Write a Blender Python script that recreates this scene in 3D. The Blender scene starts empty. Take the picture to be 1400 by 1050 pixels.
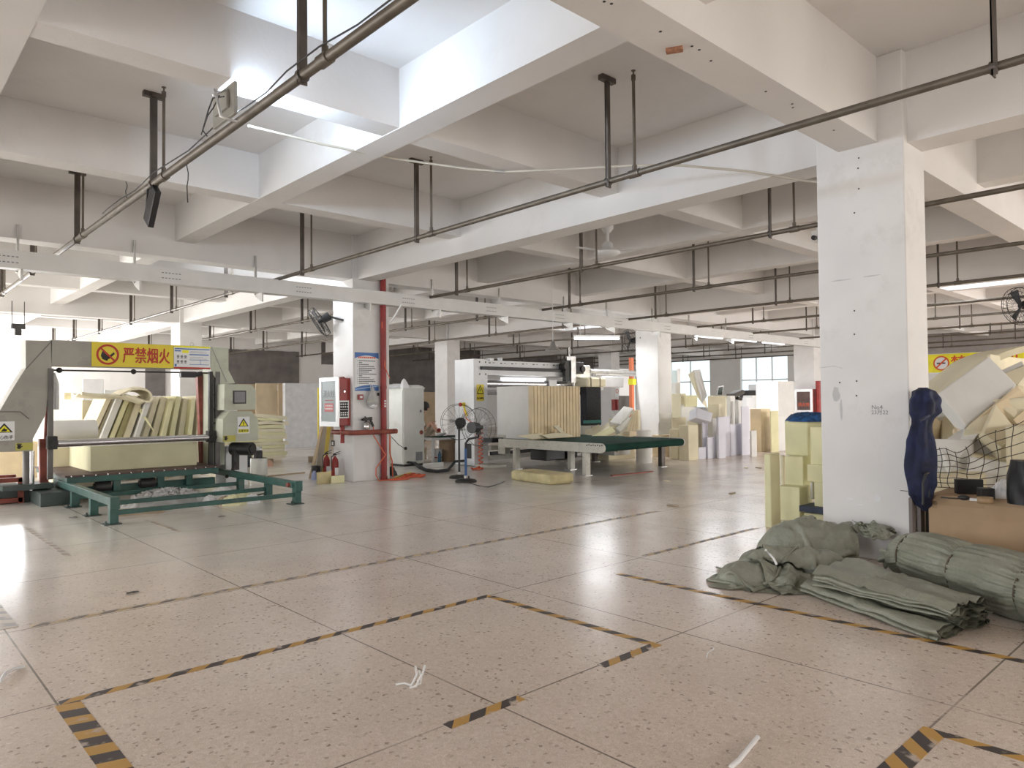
import bpy, math, random
from mathutils import Vector, Matrix, Euler, noise
V = Vector
rnd = random.Random(7)
SC = bpy.context.scene
COL = SC.collection
PI = math.pi

# ------------------------------------------------------------------ camera maths (image taken as 1400x1050)
HC = 1.5
CX, CY = 700.0, 525.0
VU, VV = V((-210.0, 556.0)), V((1772.0, 538.0))        # the two floor vanishing points
_c = V((CX, CY))
FPX = math.sqrt(-((VU - _c).dot(VV - _c)))
_dx = V((VV.x - CX, CY - VV.y, -FPX)).normalized()
_dy = V((VU.x - CX, CY - VU.y, -FPX)).normalized()
_dz = _dx.cross(_dy)
ROT = Matrix((_dx, _dy, _dz))                          # camera space -> world
EYE = V((0, 0, HC))

def ray(px, py): return ROT @ V((px - CX, CY - py, -FPX))
def GZ(px, py, z=0.0):
    d = ray(px, py); return EYE + d * ((z - HC) / d.z)
def GX(px, py, x):
    d = ray(px, py); return EYE + d * (x / d.x)
def GY(px, py, y):
    d = ray(px, py); return EYE + d * (y / d.y)
def GD(px, py, D):
    return EYE + ray(px, py) * (D / FPX)
def depth(p): return -((ROT.transposed() @ (V(p) - EYE)).z)

cam_d = bpy.data.cameras.new('camera')
cam_d.sensor_fit = 'HORIZONTAL'; cam_d.sensor_width = 36.0
cam_d.lens = FPX / 1400.0 * 36.0
cam_d.clip_start = 0.05; cam_d.clip_end = 300
cam = bpy.data.objects.new('camera', cam_d); COL.objects.link(cam)
cam.matrix_world = Matrix.Translation(EYE) @ ROT.to_4x4()
SC.camera = cam

# ------------------------------------------------------------------ materials
def _nt(name):
    m = bpy.data.materials.new(name); m.use_nodes = True
    nt = m.node_tree; nt.nodes.clear()
    out = nt.nodes.new('ShaderNodeOutputMaterial'); b = nt.nodes.new('ShaderNodeBsdfPrincipled')
    nt.links.new(b.outputs[0], out.inputs[0])
    return m, nt, b
def N(nt, t, **kw):
    n = nt.nodes.new(t)
    for k, v in kw.items():
        if isinstance(k, str) and k.startswith('i_'): n.inputs[k[2:].replace('_', ' ')].default_value = v
        else: setattr(n, k, v)
    return n
def rgba(c): return (c[0], c[1], c[2], 1.0)
def ramp(nt, fac, stops, interp='LINEAR'):
    r = nt.nodes.new('ShaderNodeValToRGB'); r.color_ramp.interpolation = interp
    while len(r.color_ramp.elements) < len(stops): r.color_ramp.elements.new(0.5)
    for e, (p, c) in zip(r.color_ramp.elements, stops): e.position = p; e.color = rgba(c)
    nt.links.new(fac, r.inputs[0]); return r.outputs[0]
def mixc(nt, fac, a, b):
    m = nt.nodes.new('ShaderNodeMix'); m.data_type = 'RGBA'
    for s, v in ((0, fac), (6, a), (7, b)):
        if hasattr(v, 'is_linked'): nt.links.new(v, m.inputs[s])
        else: m.inputs[s].default_value = v if s == 0 else rgba(v)
    return m.outputs[2]
def mat(name, col, rough=0.6, metal=0.0, var=0.06, scale=3.0, bump=0.0, bscale=60.0, spec=0.5, col2=None, dirt=None, dscale=1.2, trans=0.0, emit=0.0, detail=4.0):
    m, nt, b = _nt(name)
    tc = N(nt, 'ShaderNodeTexCoord')
    nz = N(nt, 'ShaderNodeTexNoise'); nz.inputs['Scale'].default_value = scale; nz.inputs['Detail'].default_value = detail
    nt.links.new(tc.outputs['Object'], nz.inputs['Vector'])
    c2 = col2 or tuple(max(0, c * (1 - 2.2 * var)) for c in col)
    c1 = tuple(min(1, c * (1 + var)) for c in col)
    out = ramp(nt, nz.outputs[0], [(0.3, c2), (0.7, c1)])
    if dirt:
        n2 = N(nt, 'ShaderNodeTexNoise'); n2.inputs['Scale'].default_value = dscale; n2.inputs['Detail'].default_value = 8
        n2.inputs['Roughness'].default_value = 0.7
        nt.links.new(tc.outputs['Object'], n2.inputs['Vector'])
        f = ramp(nt, n2.outputs[0], [(0.55, (0, 0, 0)), (0.75, (1, 1, 1))])
        out = mixc(nt, f, out, dirt)
    nt.links.new(out, b.inputs['Base Color'])
    b.inputs['Roughness'].default_value = rough; b.inputs['Metallic'].default_value = metal
    b.inputs['Specular IOR Level'].default_value = spec
    if trans: b.inputs['Transmission Weight'].default_value = trans
    if emit:
        b.inputs['Emission Color'].default_value = rgba(col); b.inputs['Emission Strength'].default_value = emit
    if bump:
        n3 = N(nt, 'ShaderNodeTexNoise'); n3.inputs['Scale'].default_value = bscale; n3.inputs['Detail'].default_value = 3
        nt.links.new(tc.outputs['Object'], n3.inputs['Vector'])
        bp = N(nt, 'ShaderNodeBump'); bp.inputs['Strength'].default_value = bump; bp.inputs['Distance'].default_value = 0.02
        nt.links.new(n3.outputs[0], bp.inputs['Height']); nt.links.new(bp.outputs[0], b.inputs['Normal'])
    return m

M = {}
M['plaster'] = mat('white_plaster', (.80, .775, .75), .85, var=.025, scale=1.1, bump=.08, bscale=25, dirt=(.72, .69, .66), dscale=.7)
M['column'] = mat('column_paint', (.79, .77, .75), .7, var=.03, scale=1.5, bump=.06, bscale=18, dirt=(.66, .64, .61), dscale=1.6)
M['cement'] = mat('bare_cement', (.19, .17, .16), .95, var=.12, scale=2.0, bump=.4, bscale=14)
M['pipe'] = mat('pipe_steel', (.155, .13, .10), .45, .35, var=.15, scale=5)
M['hanger'] = mat('hanger_steel', (.12, .10, .085), .5, .3, var=.15, scale=6)
M['galv'] = mat('galvanised', (.55, .54, .52), .38, .7, var=.1, scale=8)
M['tray'] = mat('tray_paint', (.74, .73, .71), .5, var=.03)
M['black'] = mat('black_plastic', (.02, .02, .022), .45, var=.2)
M['blackfoam'] = mat('black_foam', (.035, .036, .042), .95, var=.2, scale=20)
M['white'] = mat('white_paint', (.82, .82, .82), .45, var=.03)
M['paper'] = mat('paper_white', (.85, .85, .85), .6, var=.02)
M['offwhite'] = mat('cabinet_enamel', (.70, .705, .66), .42, var=.04, scale=2, dirt=(.52, .51, .45), dscale=2.2)
M['midgrey'] = mat('dull_steel', (.17, .16, .15), .5, .3, var=.15)
M['mgrey'] = mat('machine_grey', (.38, .365, .32), .5, var=.05, scale=3, dirt=(.27, .25, .22), dscale=2.5)
M['mgreen'] = mat('machine_pale_green', (.52, .54, .43), .5, var=.05, scale=3, dirt=(.38, .37, .30), dscale=2.5)
M['green'] = mat('dark_green_paint', (.030, .105, .088), .4, var=.15, scale=4, dirt=(.10, .12, .105), dscale=5)
M['greendk'] = mat('green_grey_paint', (.07, .095, .09), .5, var=.15, scale=4)
M['belt'] = mat('green_belt', (.020, .062, .047), .95, var=.12, scale=2.5, spec=.15)
M['red'] = mat('red_paint', (.32, .028, .022), .4, var=.12, scale=4)
M['redbrown'] = mat('rust_red_paint', (.30, .075, .05), .55, var=.2, scale=5)
M['tabletop'] = mat('brown_table', (.13, .075, .065), .55, var=.2, scale=3)
M['steel'] = mat('polished_steel', (.62, .61, .62), .25, .9, var=.05)
M['dark'] = mat('dark_steel', (.045, .043, .042), .5, .3, var=.2)
M['fcream'] = mat('foam_cream', (.86, .79, .59), .95, var=.04, scale=2.5, bump=.1, bscale=120)
M['fyellow'] = mat('foam_yellow', (.84, .80, .50), .95, var=.05, scale=2.5, bump=.1, bscale=120)
M['fgreen'] = mat('foam_olive', (.68, .655, .44), .95, var=.05, scale=2.0, bump=.1, bscale=120)
M['fwhite'] = mat('foam_white', (.84, .83, .80), .95, var=.03, scale=2.5, bump=.08, bscale=120)
M['flav'] = mat('foam_lilac', (.79, .79, .87), .95, var=.03, scale=2.5, bump=.08, bscale=120)
M['fpeach'] = mat('foam_peach', (.82, .68, .47), .95, var=.05, scale=2.5, bump=.1, bscale=120)
M['fpad'] = mat('foam_old', (.66, .57, .32), .95, var=.1, scale=5, bump=.2, bscale=60)
M['sack'] = mat('woven_sack', (.285, .288, .225), .40, var=.08, scale=4, bump=.35, bscale=38, col2=(.24, .245, .19))
M['rope'] = mat('sack_rope', (.14, .11, .08), .8, var=.2)
M['card'] = mat('cardboard', (.43, .30, .185), .85, var=.05, scale=3)
M['cardtape'] = mat('packing_tape', (.36, .24, .13), .4, var=.05)
M['navy'] = mat('navy_cloth', (.012, .018, .062), .8, var=.25, scale=8, bump=.3, bscale=30)
M['wire'] = mat('rusty_wire', (.06, .045, .035), .6, .4, var=.2)
M['orange'] = mat('orange_hose', (.80, .16, .07), .4, var=.05)
M['hose'] = mat('black_hose', (.03, .03, .032), .5, var=.2)
M['wood'] = mat('plain_wood', (.46, .36, .25), .7, var=.12, scale=4)
M['ply'] = mat('board_brown', (.60, .46, .30), .8, var=.08, scale=2)
M['wboard'] = mat('white_board', (.80, .80, .81), .6, var=.05, scale=5, dirt=(.68, .68, .68), dscale=4)
M['ysign'] = mat('sign_yellow', (.83, .66, .05), .5, var=.02)
M['ysign2'] = mat('sign_lemon', (.90, .84, .03), .5, var=.02)
M['inkred'] = mat('ink_red', (.50, .035, .02), .5, var=.03)
M['inkora'] = mat('ink_orange', (.72, .10, .02), .5, var=.03)
M['ink'] = mat('ink_black', (.025, .022, .02), .6, var=.05)
M['inkgrey'] = mat('ink_grey', (.25, .25, .26), .6, var=.05)
M['inkblue'] = mat('ink_blue', (.06, .17, .45), .5, var=.03)
M['inksky'] = mat('ink_sky', (.45, .62, .80), .5, var=.04)
M['olive'] = mat('label_olive', (.52, .48, .10), .5, var=.04)
M['skin'] = mat('skin', (.60, .36, .26), .55, var=.05)
M['hair'] = mat('hair_black', (.02, .016, .014), .6, var=.2)
M['khaki'] = mat('khaki_cloth', (.50, .42, .33), .85, var=.08, scale=10)
M['shirt'] = mat('white_shirt', (.80, .79, .77), .85, var=.05, scale=10)
M['blue'] = mat('blue_plastic', (.04, .12, .30), .45, var=.12)
M['mint'] = mat('pale_mint', (.72, .86, .87), .5, var=.05)
M['sky'] = mat('blue_pale', (.22, .50, .75), .5, var=.08)
M['bag'] = mat('clear_plastic', (.86, .86, .86), .25, var=.04, trans=.55)
M['film'] = mat('plastic_film', (.66, .655, .65), .25, var=.12, trans=.12)
M['glass'] = mat('cabinet_glass', (.52, .57, .58), .15, var=.03, scale=1.5)
M['alu'] = mat('aluminium', (.78, .78, .78), .35, .4, var=.04)
M['orangep'] = mat('orange_post', (.75, .20, .08), .5, var=.05)
M['conv'] = mat('worn_white_rail', (.66, .64, .56), .5, var=.05, scale=4, dirt=(.30, .29, .24), dscale=14)
M['cushion'] = mat('grey_cushion', (.13, .12, .11), .8, var=.1)
M['led'] = mat('led_face', (.80, .88, 1.0), .5, var=.0, emit=30)
M['tube'] = mat('fluorescent_face', (.93, .97, 1.0), .5, var=.0, emit=9)
M['batten'] = mat('batten_face', (.95, .97, 1.0), .5, var=.0, emit=1.2)
M['floor_cable'] = mat('cream_cable', (.62, .57, .48), .6, var=.05)
M['teal'] = mat('teal_board', (.05, .25, .24), .6, var=.05)
M['brick'] = mat('broken_brick', (.42, .20, .12), .9, var=.2, scale=30)

def floor_mat():
    m, nt, b = _nt('terrazzo_floor')
    tc = N(nt, 'ShaderNodeTexCoord'); P = tc.outputs['Object']
    def noise_(scale, detail=4, rough=.6):
        n = N(nt, 'ShaderNodeTexNoise'); n.inputs['Scale'].default_value = scale; n.inputs['Detail'].default_value = detail
        n.inputs['Roughness'].default_value = rough; nt.links.new(P, n.inputs['Vector']); return n.outputs[0]
    def math_(op, a, b_=None, c=None):
        n = N(nt, 'ShaderNodeMath', operation=op)
        for i, v in enumerate((a, b_, c)):
            if v is None: continue
            if hasattr(v, 'is_linked'): nt.links.new(v, n.inputs[i])
            else: n.inputs[i].default_value = v
        return n.outputs[0]
    vor = N(nt, 'ShaderNodeTexVoronoi'); vor.inputs['Scale'].default_value = 62; nt.links.new(P, vor.inputs['Vector'])
    chips = ramp(nt, vor.outputs['Color'], [(0.0, (.34, .265, .215)), (.08, (.44, .355, .295)), (.17, (.73, .625, .54)), (.6, (.79, .685, .60)), (.9, (.83, .73, .65)), (1, (.88, .80, .72))])
    big = ramp(nt, noise_(.55, 6, .6), [(.35, (.90, .88, .86)), (.65, (1.05, 1.04, 1.03))])
    mm = N(nt, 'ShaderNodeMix', data_type='RGBA', blend_type='MULTIPLY'); mm.inputs[0].default_value = 1
    nt.links.new(chips, mm.inputs[6]); nt.links.new(big, mm.inputs[7]); terr = mm.outputs[2]
    # patchy worn screed around the machines
    sx = N(nt, 'ShaderNodeSeparateXYZ'); nt.links.new(P, sx.inputs[0])
    sc_c = ramp(nt, noise_(1.3, 8, .65), [(.3, (.70, .675, .625)), (.5, (.79, .765, .715)), (.7, (.85, .825, .775))])
    d1 = math_('ADD', sx.outputs['Y'], math_('MULTIPLY', math_('SUBTRACT', noise_(.45, 5), .5), 5.0))
    screed = math_('MULTIPLY', ramp(nt, math_('DIVIDE', math_('SUBTRACT', d1, 6.0), 3.0), [(0, (0, 0, 0)), (1, (1, 1, 1))]),
                   ramp(nt, math_('DIVIDE', math_('SUBTRACT', 16.0, sx.outputs['X']), 4.0), [(0, (0, 0, 0)), (1, (1, 1, 1))]))
    col = mixc(nt, math_('MULTIPLY', screed, .85), terr, sc_c)
    # stains
    st = ramp(nt, noise_(.9, 6, .6), [(.55, (0, 0, 0)), (.75, (1, 1, 1))])
    col = mixc(nt, math_('MULTIPLY', st, .22), col, (.42, .34, .28))
    gr = ramp(nt, noise_(150, 2, .6), [(.35, (.86, .85, .84)), (.65, (1.08, 1.08, 1.08))])
    mg = N(nt, 'ShaderNodeMix', data_type='RGBA', blend_type='MULTIPLY'); mg.inputs[0].default_value = 1
    nt.links.new(col, mg.inputs[6]); nt.links.new(gr, mg.inputs[7]); col = mg.outputs[2]
    # expansion joints
    def joint(sock, off, step):
        f = math_('FRACT', math_('DIVIDE', math_('SUBTRACT', sock, off - 50 * step), step))
        dd = math_('MULTIPLY', math_('ABSOLUTE', math_('SUBTRACT', f, .5)), step)
        return math_('GREATER_THAN', dd, step / 2 - .0055)
    j = math_('MAXIMUM', joint(sx.outputs['X'], .79, 1.585), joint(sx.outputs['Y'], 1.16, 1.545))
    jn = ramp(nt, noise_(1.2, 3), [(.36, (.45, .45, .45)), (.5, (1, 1, 1))])
    col = mixc(nt, math_('MULTIPLY', math_('MULTIPLY', j, jn), .8), col, (.14, .105, .08))
    nt.links.new(col, b.inputs['Base Color'])
    ro = ramp(nt, noise_(1.1, 3, .5), [(.3, (.19, .19, .19)), (.7, (.27, .27, .27))])
    nt.links.new(ro, b.inputs['Roughness'])
    b.inputs['Specular IOR Level'].default_value = .55
    bp = N(nt, 'ShaderNodeBump'); bp.inputs['Strength'].default_value = .07; bp.inputs['Distance'].default_value = .02
    nt.links.new(noise_(9.0, 3, .5), bp.inputs['Height']); nt.links.new(bp.outputs[0], b.inputs['Normal'])
    return m
M['floor'] = floor_mat()

def tape_mat(name, axis, step, c1, c2, wear=.0, slope=1.0):
    m, nt, b = _nt(name)
    tc = N(nt, 'ShaderNodeTexCoord'); sx = N(nt, 'ShaderNodeSeparateXYZ'); nt.links.new(tc.outputs['Object'], sx.inputs[0])
    def math_(op, a, b_):
        n = N(nt, 'ShaderNodeMath', operation=op)
        for i, v in enumerate((a, b_)):
            if hasattr(v, 'is_linked'): nt.links.new(v, n.inputs[i])
            else: n.inputs[i].default_value = v
        return n.outputs[0]
    A, B = (sx.outputs['X'], sx.outputs['Y']) if axis == 'x' else (sx.outputs['Y'], sx.outputs['X'])
    s = math_('ADD', A, math_('MULTIPLY', B, slope))
    f = math_('FRACT', math_('DIVIDE', math_('ADD', s, 40 * step), step), 0)
    g = math_('GREATER_THAN', f, .5)
    col = mixc(nt, g, c1, c2)
    nz = N(nt, 'ShaderNodeTexNoise'); nz.inputs['Scale'].default_value = 9; nz.inputs['Detail'].default_value = 8; nt.links.new(tc.outputs['Object'], nz.inputs['Vector'])
    w = ramp(nt, nz.outputs[0], [(.62 - wear, (0, 0, 0)), (.72 - wear * .8, (1, 1, 1))])
    col = mixc(nt, w, col, (.56, .47, .40))
    nt.links.new(col, b.inputs['Base Color']); b.inputs['Roughness'].default_value = .45
    return m
YEL, BLK = (.55, .31, .07), (.055, .042, .04)
M['tapex'] = tape_mat('hazard_tape_across', 'x', .20, YEL, BLK, .04, -1.0)
M['tapey'] = tape_mat('hazard_tape_along', 'y', .20, YEL, BLK, .04, 1.0)
M['tapew'] = tape_mat('hazard_tape_wide', 'y', .20, YEL, BLK, .04, 0.25)
M['tapex_worn'] = tape_mat('hazard_tape_worn', 'x', .20, (.57, .42, .24), (.22, .18, .16), .10, -1.0)
M['tapey_worn'] = tape_mat('hazard_tape_worn_along', 'y', .20, (.60, .52, .42), (.32, .28, .25), .12, 0.6)

def stripes_mat():
    m, nt, b = _nt('convoluted_foam')
    b.inputs['Base Color'].default_value = (.86, .74, .50, 1); b.inputs['Roughness'].default_value = .95
    return m
M['fstripe'] = mat('foam_cut_face', (.86, .71, .47), .95, var=.05, scale=3)

# ------------------------------------------------------------------ mesh builder
class MB:
    def __init__(s): s.v = []; s.f = []; s.mi = []; s.sm = []
    def add(s, vs, fs, m=0, smooth=False, mx=None):
        o = len(s.v)
        for p in vs: s.v.append(mx @ V(p) if mx is not None else V(p))
        for f in fs: s.f.append([i + o for i in f]); s.mi.append(m); s.sm.append(smooth)
        return s
    def hexa(s, p, m=0):            # p: 4 bottom (ccw) + 4 top
        return s.add(p, [(3, 2, 1, 0), (4, 5, 6, 7), (0, 1, 5, 4), (1, 2, 6, 5), (2, 3, 7, 6), (3, 0, 4, 7)], m)
    def box(s, lo, hi, m=0):
        (a, b, c), (d, e, f) = lo, hi
        if a > d: a, d = d, a
        if b > e: b, e = e, b
        if c > f: c, f = f, c
        return s.hexa([(a, b, c), (d, b, c), (d, e, c), (a, e, c), (a, b, f), (d, b, f), (d, e, f), (a, e, f)], m)
    def obox(s, c, size, rot=(0, 0, 0), m=0):
        R = rot if isinstance(rot, Matrix) else Euler(rot).to_matrix()
        h = V(size) / 2; c = V(c)
        return s.hexa([c + R @ V((sx * h.x, sy * h.y, sz * h.z)) for sz in (-1, 1) for sx, sy in ((-1, -1), (1, -1), (1, 1), (-1, 1))], m)
    def bar(s, a, b, w, h, m=0, up=(0, 0, 1)):
        a, b = V(a), V(b); d = (b - a).normalized(); u = V(up)
        if abs(d.dot(u)) > .99: u = V((1, 0, 0))
        x = d.cross(u).normalized() * (w / 2); y = x.cross(d).normalized() * (h / 2)
        return s.hexa([a - x - y, a + x - y, b + x - y, b - x - y, a - x + y, a + x + y, b + x + y, b - x + y], m)
    def prism(s, poly, vec, m=0, m2=None):
        vec = V(vec); n = len(poly); P = [V(p) for p in poly]
        nrm = V((0, 0, 0))
        for i in range(n): nrm += P[i].cross(P[(i + 1) % n])
        if nrm.dot(vec) > 0: P.reverse()
        s.add(P + [p + vec for p in P], [list(range(n)), [2 * n - 1 - i for i in range(n)]], m)
        o = len(s.v) - 2 * n
        for i in range(n):
            j = (i + 1) % n
            s.f.append([o + j, o + i, o + n + i, o + n + j]); s.mi.append(m if m2 is None else m2); s.sm.append(False)
        return s
    def cyl(s, a, b, r, r2=None, n=12, m=0, cap=True, smooth=True):
        a, b = V(a), V(b); r2 = r if r2 is None else r2
        d = (b - a).normalized(); u = V((0, 0, 1)) if abs(d.z) < .9 else V((1, 0, 0))
        x = d.cross(u).normalized(); y = d.cross(x)
        vs = [a + (x * math.cos(t) + y * math.sin(t)) * r for t in [2 * PI * i / n for i in range(n)]]
        vs += [b + (x * math.cos(t) + y * math.sin(t)) * r2 for t in [2 * PI * i / n for i in range(n)]]
        s.add(vs, [(i, (i + 1) % n, n + (i + 1) % n, n + i) for i in range(n)], m, smooth)
        if cap: s.add(vs[:n], [list(range(n - 1, -1, -1))], m); s.add(vs[n:], [list(range(n))], m)
        return s
    def tube(s, pts, r, n=6, m=0, closed=False, smooth=True):
        P = [V(p) for p in pts]; k = len(P); vs = []; x = None
        for i, p in enumerate(P):
            if closed: d = P[(i + 1) % k] - P[i - 1]
            else: d = P[min(i + 1, k - 1)] - P[max(i - 1, 0)]
            d = d.normalized() if d.length > 1e-9 else V((0, 0, 1))
            if x is None:
                u = V((0, 0, 1)) if abs(d.z) < .9 else V((1, 0, 0)); x = d.cross(u).normalized()
            else:
                x = x - d * x.dot(d); x = x.normalized() if x.length > 1e-6 else d.orthogonal().normalized()
            y = d.cross(x); rr = r[i] if isinstance(r, (list, tuple)) else r
            vs += [p + (x * math.cos(2 * PI * j / n) + y * math.sin(2 * PI * j / n)) * rr for j in range(n)]
        fs = [(i * n + j, i * n + (j + 1) % n, ((i + 1) % k) * n + (j + 1) % n, ((i + 1) % k) * n + j)
              for i in range(k if closed else k - 1) for j in range(n)]
        s.add(vs, fs, m, smooth)
        if not closed: s.add(vs[:n], [list(range(n - 1, -1, -1))], m); s.add(vs[-n:], [list(range(n))], m)
        return s
    def lathe(s, prof, c=(0, 0, 0), n=20, m=0, mx=None, smooth=True):
        c = V(c); vs = []; k = len(prof)
        for r, z in prof:
            for j in range(n):
                t = 2 * PI * j / n; vs.append(V((r * math.cos(t), r * math.sin(t), z)))
        fs = [(i * n + j, i * n + (j + 1) % n, (i + 1) * n + (j + 1) % n, (i + 1) * n + j) for i in range(k - 1) for j in range(n)]
        T = Matrix.Translation(c) @ (mx.to_4x4() if mx is not None else Matrix.Identity(4))
        s.add(vs, fs, m, smooth, T)
        if prof[0][0] > 1e-5: s.add(vs[:n], [list(range(n - 1, -1, -1))], m, False, T)
        if prof[-1][0] > 1e-5: s.add(vs[-n:], [list(range(n))], m, False, T)
        return s
    def grid(s, fn, nu, nv, m=0, cu=False, smooth=True):
        vs = [fn(i / (nu if cu else nu - 1), j / (nv - 1)) for i in range(nu) for j in range(nv)]
        fs = [(i * nv + j, ((i + 1) % nu) * nv + j, ((i + 1) % nu) * nv + j + 1, i * nv + j + 1)
              for i in range(nu if cu else nu - 1) for j in range(nv - 1)]
        return s.add(vs, fs, m, smooth)
    def sphere(s, c, r, n=12, m=0, sc=(1, 1, 1)):
        c = V(c)
        def fn(u, v):
            t, p = u * 2 * PI, (v - .5) * PI
            return c + V((r * sc[0] * math.cos(p) * math.cos(t), r * sc[1] * math.cos(p) * math.sin(t), r * sc[2] * math.sin(p)))
        return s.grid(fn, n, n // 2 + 1, m, cu=True)
    def text(s, body, o, xd, yd, size, m=0, sx=1.0, bold=.0, thick=.0015, center=False):
        c = bpy.data.curves.new('lettering', 'FONT'); c.body = body; c.size = 1.0; c.offset = 0.0; c.resolution_u = 2
        t = bpy.data.objects.new('lettering', c); COL.objects.link(t)
        dg = bpy.context.evaluated_depsgraph_get()
        me = bpy.data.meshes.new_from_object(t.evaluated_get(dg))
        xd, yd = V(xd).normalized(), V(yd).normalized(); zd = xd.cross(yd); o = V(o)
        xs = [v.co.x for v in me.vertices]; ys = [v.co.y for v in me.vertices]
        ox, oy = (min(xs), min(ys)) if not center else ((min(xs) + max(xs)) / 2, (min(ys) + max(ys)) / 2)
        offs = [(0, 0)] if not bold else [(-bold, 0), (bold, 0), (0, bold * .7), (0, -bold * .7), (-bold * .5, 0), (bold * .5, 0)]
        for i, (bx, by) in enumerate(offs):
            s.add([o + xd * ((v.co.x - ox) * size * sx + bx * size) + yd * ((v.co.y - oy) * size + by * size) + zd * (thick + i * .0002) for v in me.vertices], [list(p.vertices) for p in me.polygons], m)
        bpy.data.objects.remove(t); bpy.data.curves.remove(c); bpy.data.meshes.remove(me)
        return s
    def build(s, name, mats, parent=None, local=False, bevel=0.0, bseg=2, subsurf=0, **kw):
        if not isinstance(mats, (list, tuple)): mats = [mats]
        me = bpy.data.meshes.new(name)
        vs = [v.copy() for v in s.v]; loc = V((0, 0, 0))
        if parent is not None:
            if not local:
                inv = parent.matrix_basis.inverted()
                par = parent.parent
                chain = parent.matrix_basis.copy()
                while par is not None: chain = par.matrix_basis @ chain; par = par.parent
                inv = chain.inverted()
                vs = [inv @ v for v in vs]
        elif not local:
            lo = [min(v[i] for v in vs) for i in range(3)]; hi = [max(v[i] for v in vs) for i in range(3)]
            loc = V(((lo[0] + hi[0]) / 2, (lo[1] + hi[1]) / 2, lo[2])); vs = [v - loc for v in vs]
        me.from_pydata([tuple(v) for v in vs], [], s.f)
        for mm in mats: me.materials.append(M[mm] if isinstance(mm, str) else mm)
        me.polygons.foreach_set('material_index', s.mi); me.polygons.foreach_set('use_smooth', s.sm)
        me.update()
        o = bpy.data.objects.new(name, me); COL.objects.link(o); o.location = loc
        if parent is not None: o.parent = parent
        if bevel:
            b = o.modifiers.new('bevel', 'BEVEL'); b.width = bevel; b.segments = bseg; b.limit_method = 'ANGLE'; b.angle_limit = math.radians(40)
        if subsurf:
            b = o.modifiers.new('smooth', 'SUBSURF'); b.levels = subsurf; b.render_levels = subsurf
        tag(o, **kw)
        return o

def tag(o, label=None, cat=None, group=None, kind=None):
    if label: o['label'] = label
    if cat: o['category'] = cat
    if group: o['group'] = group
    if kind: o['kind'] = kind
    return o
def thing(name, label, cat, loc=(0, 0, 0), rotz=0.0, group=None):
    o = bpy.data.objects.new(name, None); COL.objects.link(o)
    o.empty_display_size = .1; o.location = loc; o.rotation_euler = (0, 0, rotz)
    o.matrix_basis = Matrix.Translation(V(loc)) @ Matrix.Rotation(rotz, 4, 'Z')
    return tag(o, label, cat, group)
def dup(root, loc, rotz=None, label=None, group=None):
    r = root.copy(); COL.objects.link(r); r.location = loc
    if rotz is not None: r.rotation_euler = (0, 0, rotz)
    if label: r['label'] = label
    if group: r['group'] = group
    for ch in list(root.children):
        c = ch.copy(); COL.objects.link(c); c.parent = r
        for g in list(ch.children):
            d = g.copy(); COL.objects.link(d); d.parent = c
    return r
def struct(name, mb, mats, parent=None, **kw):
    o = mb.build(name, mats, parent, **kw); o['kind'] = 'structure'; return o
def fbm(p, o=4): return noise.fractal(V(p), 1.0, 2.0, o)

# ------------------------------------------------------------------ blocks read off the photograph, standing at their real place
def isect(C, d, px):             # plan intersection of the sight line at column px with the line C + s d
    r = ray(px, 548); r2 = V((r.x, r.y))
    return (C.x * r2.y - C.y * r2.x) / (r2.x * d.y - r2.y * d.x)
def blk(xl, xc, xr, yt, yb, D=None, phi=0.0, dl=.5, dr=.5, z0=None, ground=False):
    """near vertical edge at column xc from yt to yb; left face runs to xl, right face to xr"""
    C = GZ(xc, yb, z0 or 0.0) if D is None else GD(xc, yb, D)
    zb = (z0 or 0.0) if D is None else C.z
    r = ray(xc, yt); t = math.hypot(C.x, C.y) / math.hypot(r.x, r.y); zt = HC + r.z * t
    a = V((-math.sin(phi), math.cos(phi))); b = V((math.cos(phi), math.sin(phi)))
    L = dl if xl is None else isect(C, a, xl); W = dr if xr is None else isect(C, b, xr)
    L = max(.03, L); W = max(.03, W)
    if ground: zb = 0.0
    p = [V((C.x, C.y)), V((C.x, C.y)) + b * W, V((C.x, C.y)) + b * W + a * L, V((C.x, C.y)) + a * L]
    return MB().hexa([(q.x, q.y, zb) for q in p] + [(q.x, q.y, zt) for q in p])
def foam(m, label, *a, group=None, name='foam_block', cat='foam block', bevel=.012, **k):
    return blk(*a, **k).build(name, m, bevel=bevel, label=label, cat=cat, group=group)
def slabq(q, thick, m=0):         # quad of (px,py,D) with real thickness away from the viewer
    P = [GD(*t) for t in q]
    n = (P[1] - P[0]).cross(P[3] - P[0]).normalized()
    if n.dot(P[0] - EYE) < 0: n = -n
    return MB().prism(P, n * thick, m)
# ================================================================== the building
COLX = [7.0 - 9.6, 7.0, 16.6, 26.2]
COLY = [2.35, 12.0, 21.6]
ZSL, ZSEC, ZM, ZMX = 4.66, 4.09, 3.82, 3.86
X0, X1, Y0, Y1 = -7.0, 36.0, -7.0, 31.2
def rng(a, b, n): return [a + (b - a) * i / n for i in range(n + 1)]

struct('floor', MB().box((X0, Y0, -.2), (X1 + .3, Y1 + .3, 0)), 'floor')
for o in [bpy.data.objects['floor']]:
    me = o.data; off = o.location.copy()
    for v in me.vertices: v.co += off
    o.location = (0, 0, 0)
struct('ceiling', MB().box((X0, Y0, ZSL), (X1 + .3, Y1 + .3, ZSL + .2)), 'plaster')
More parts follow.
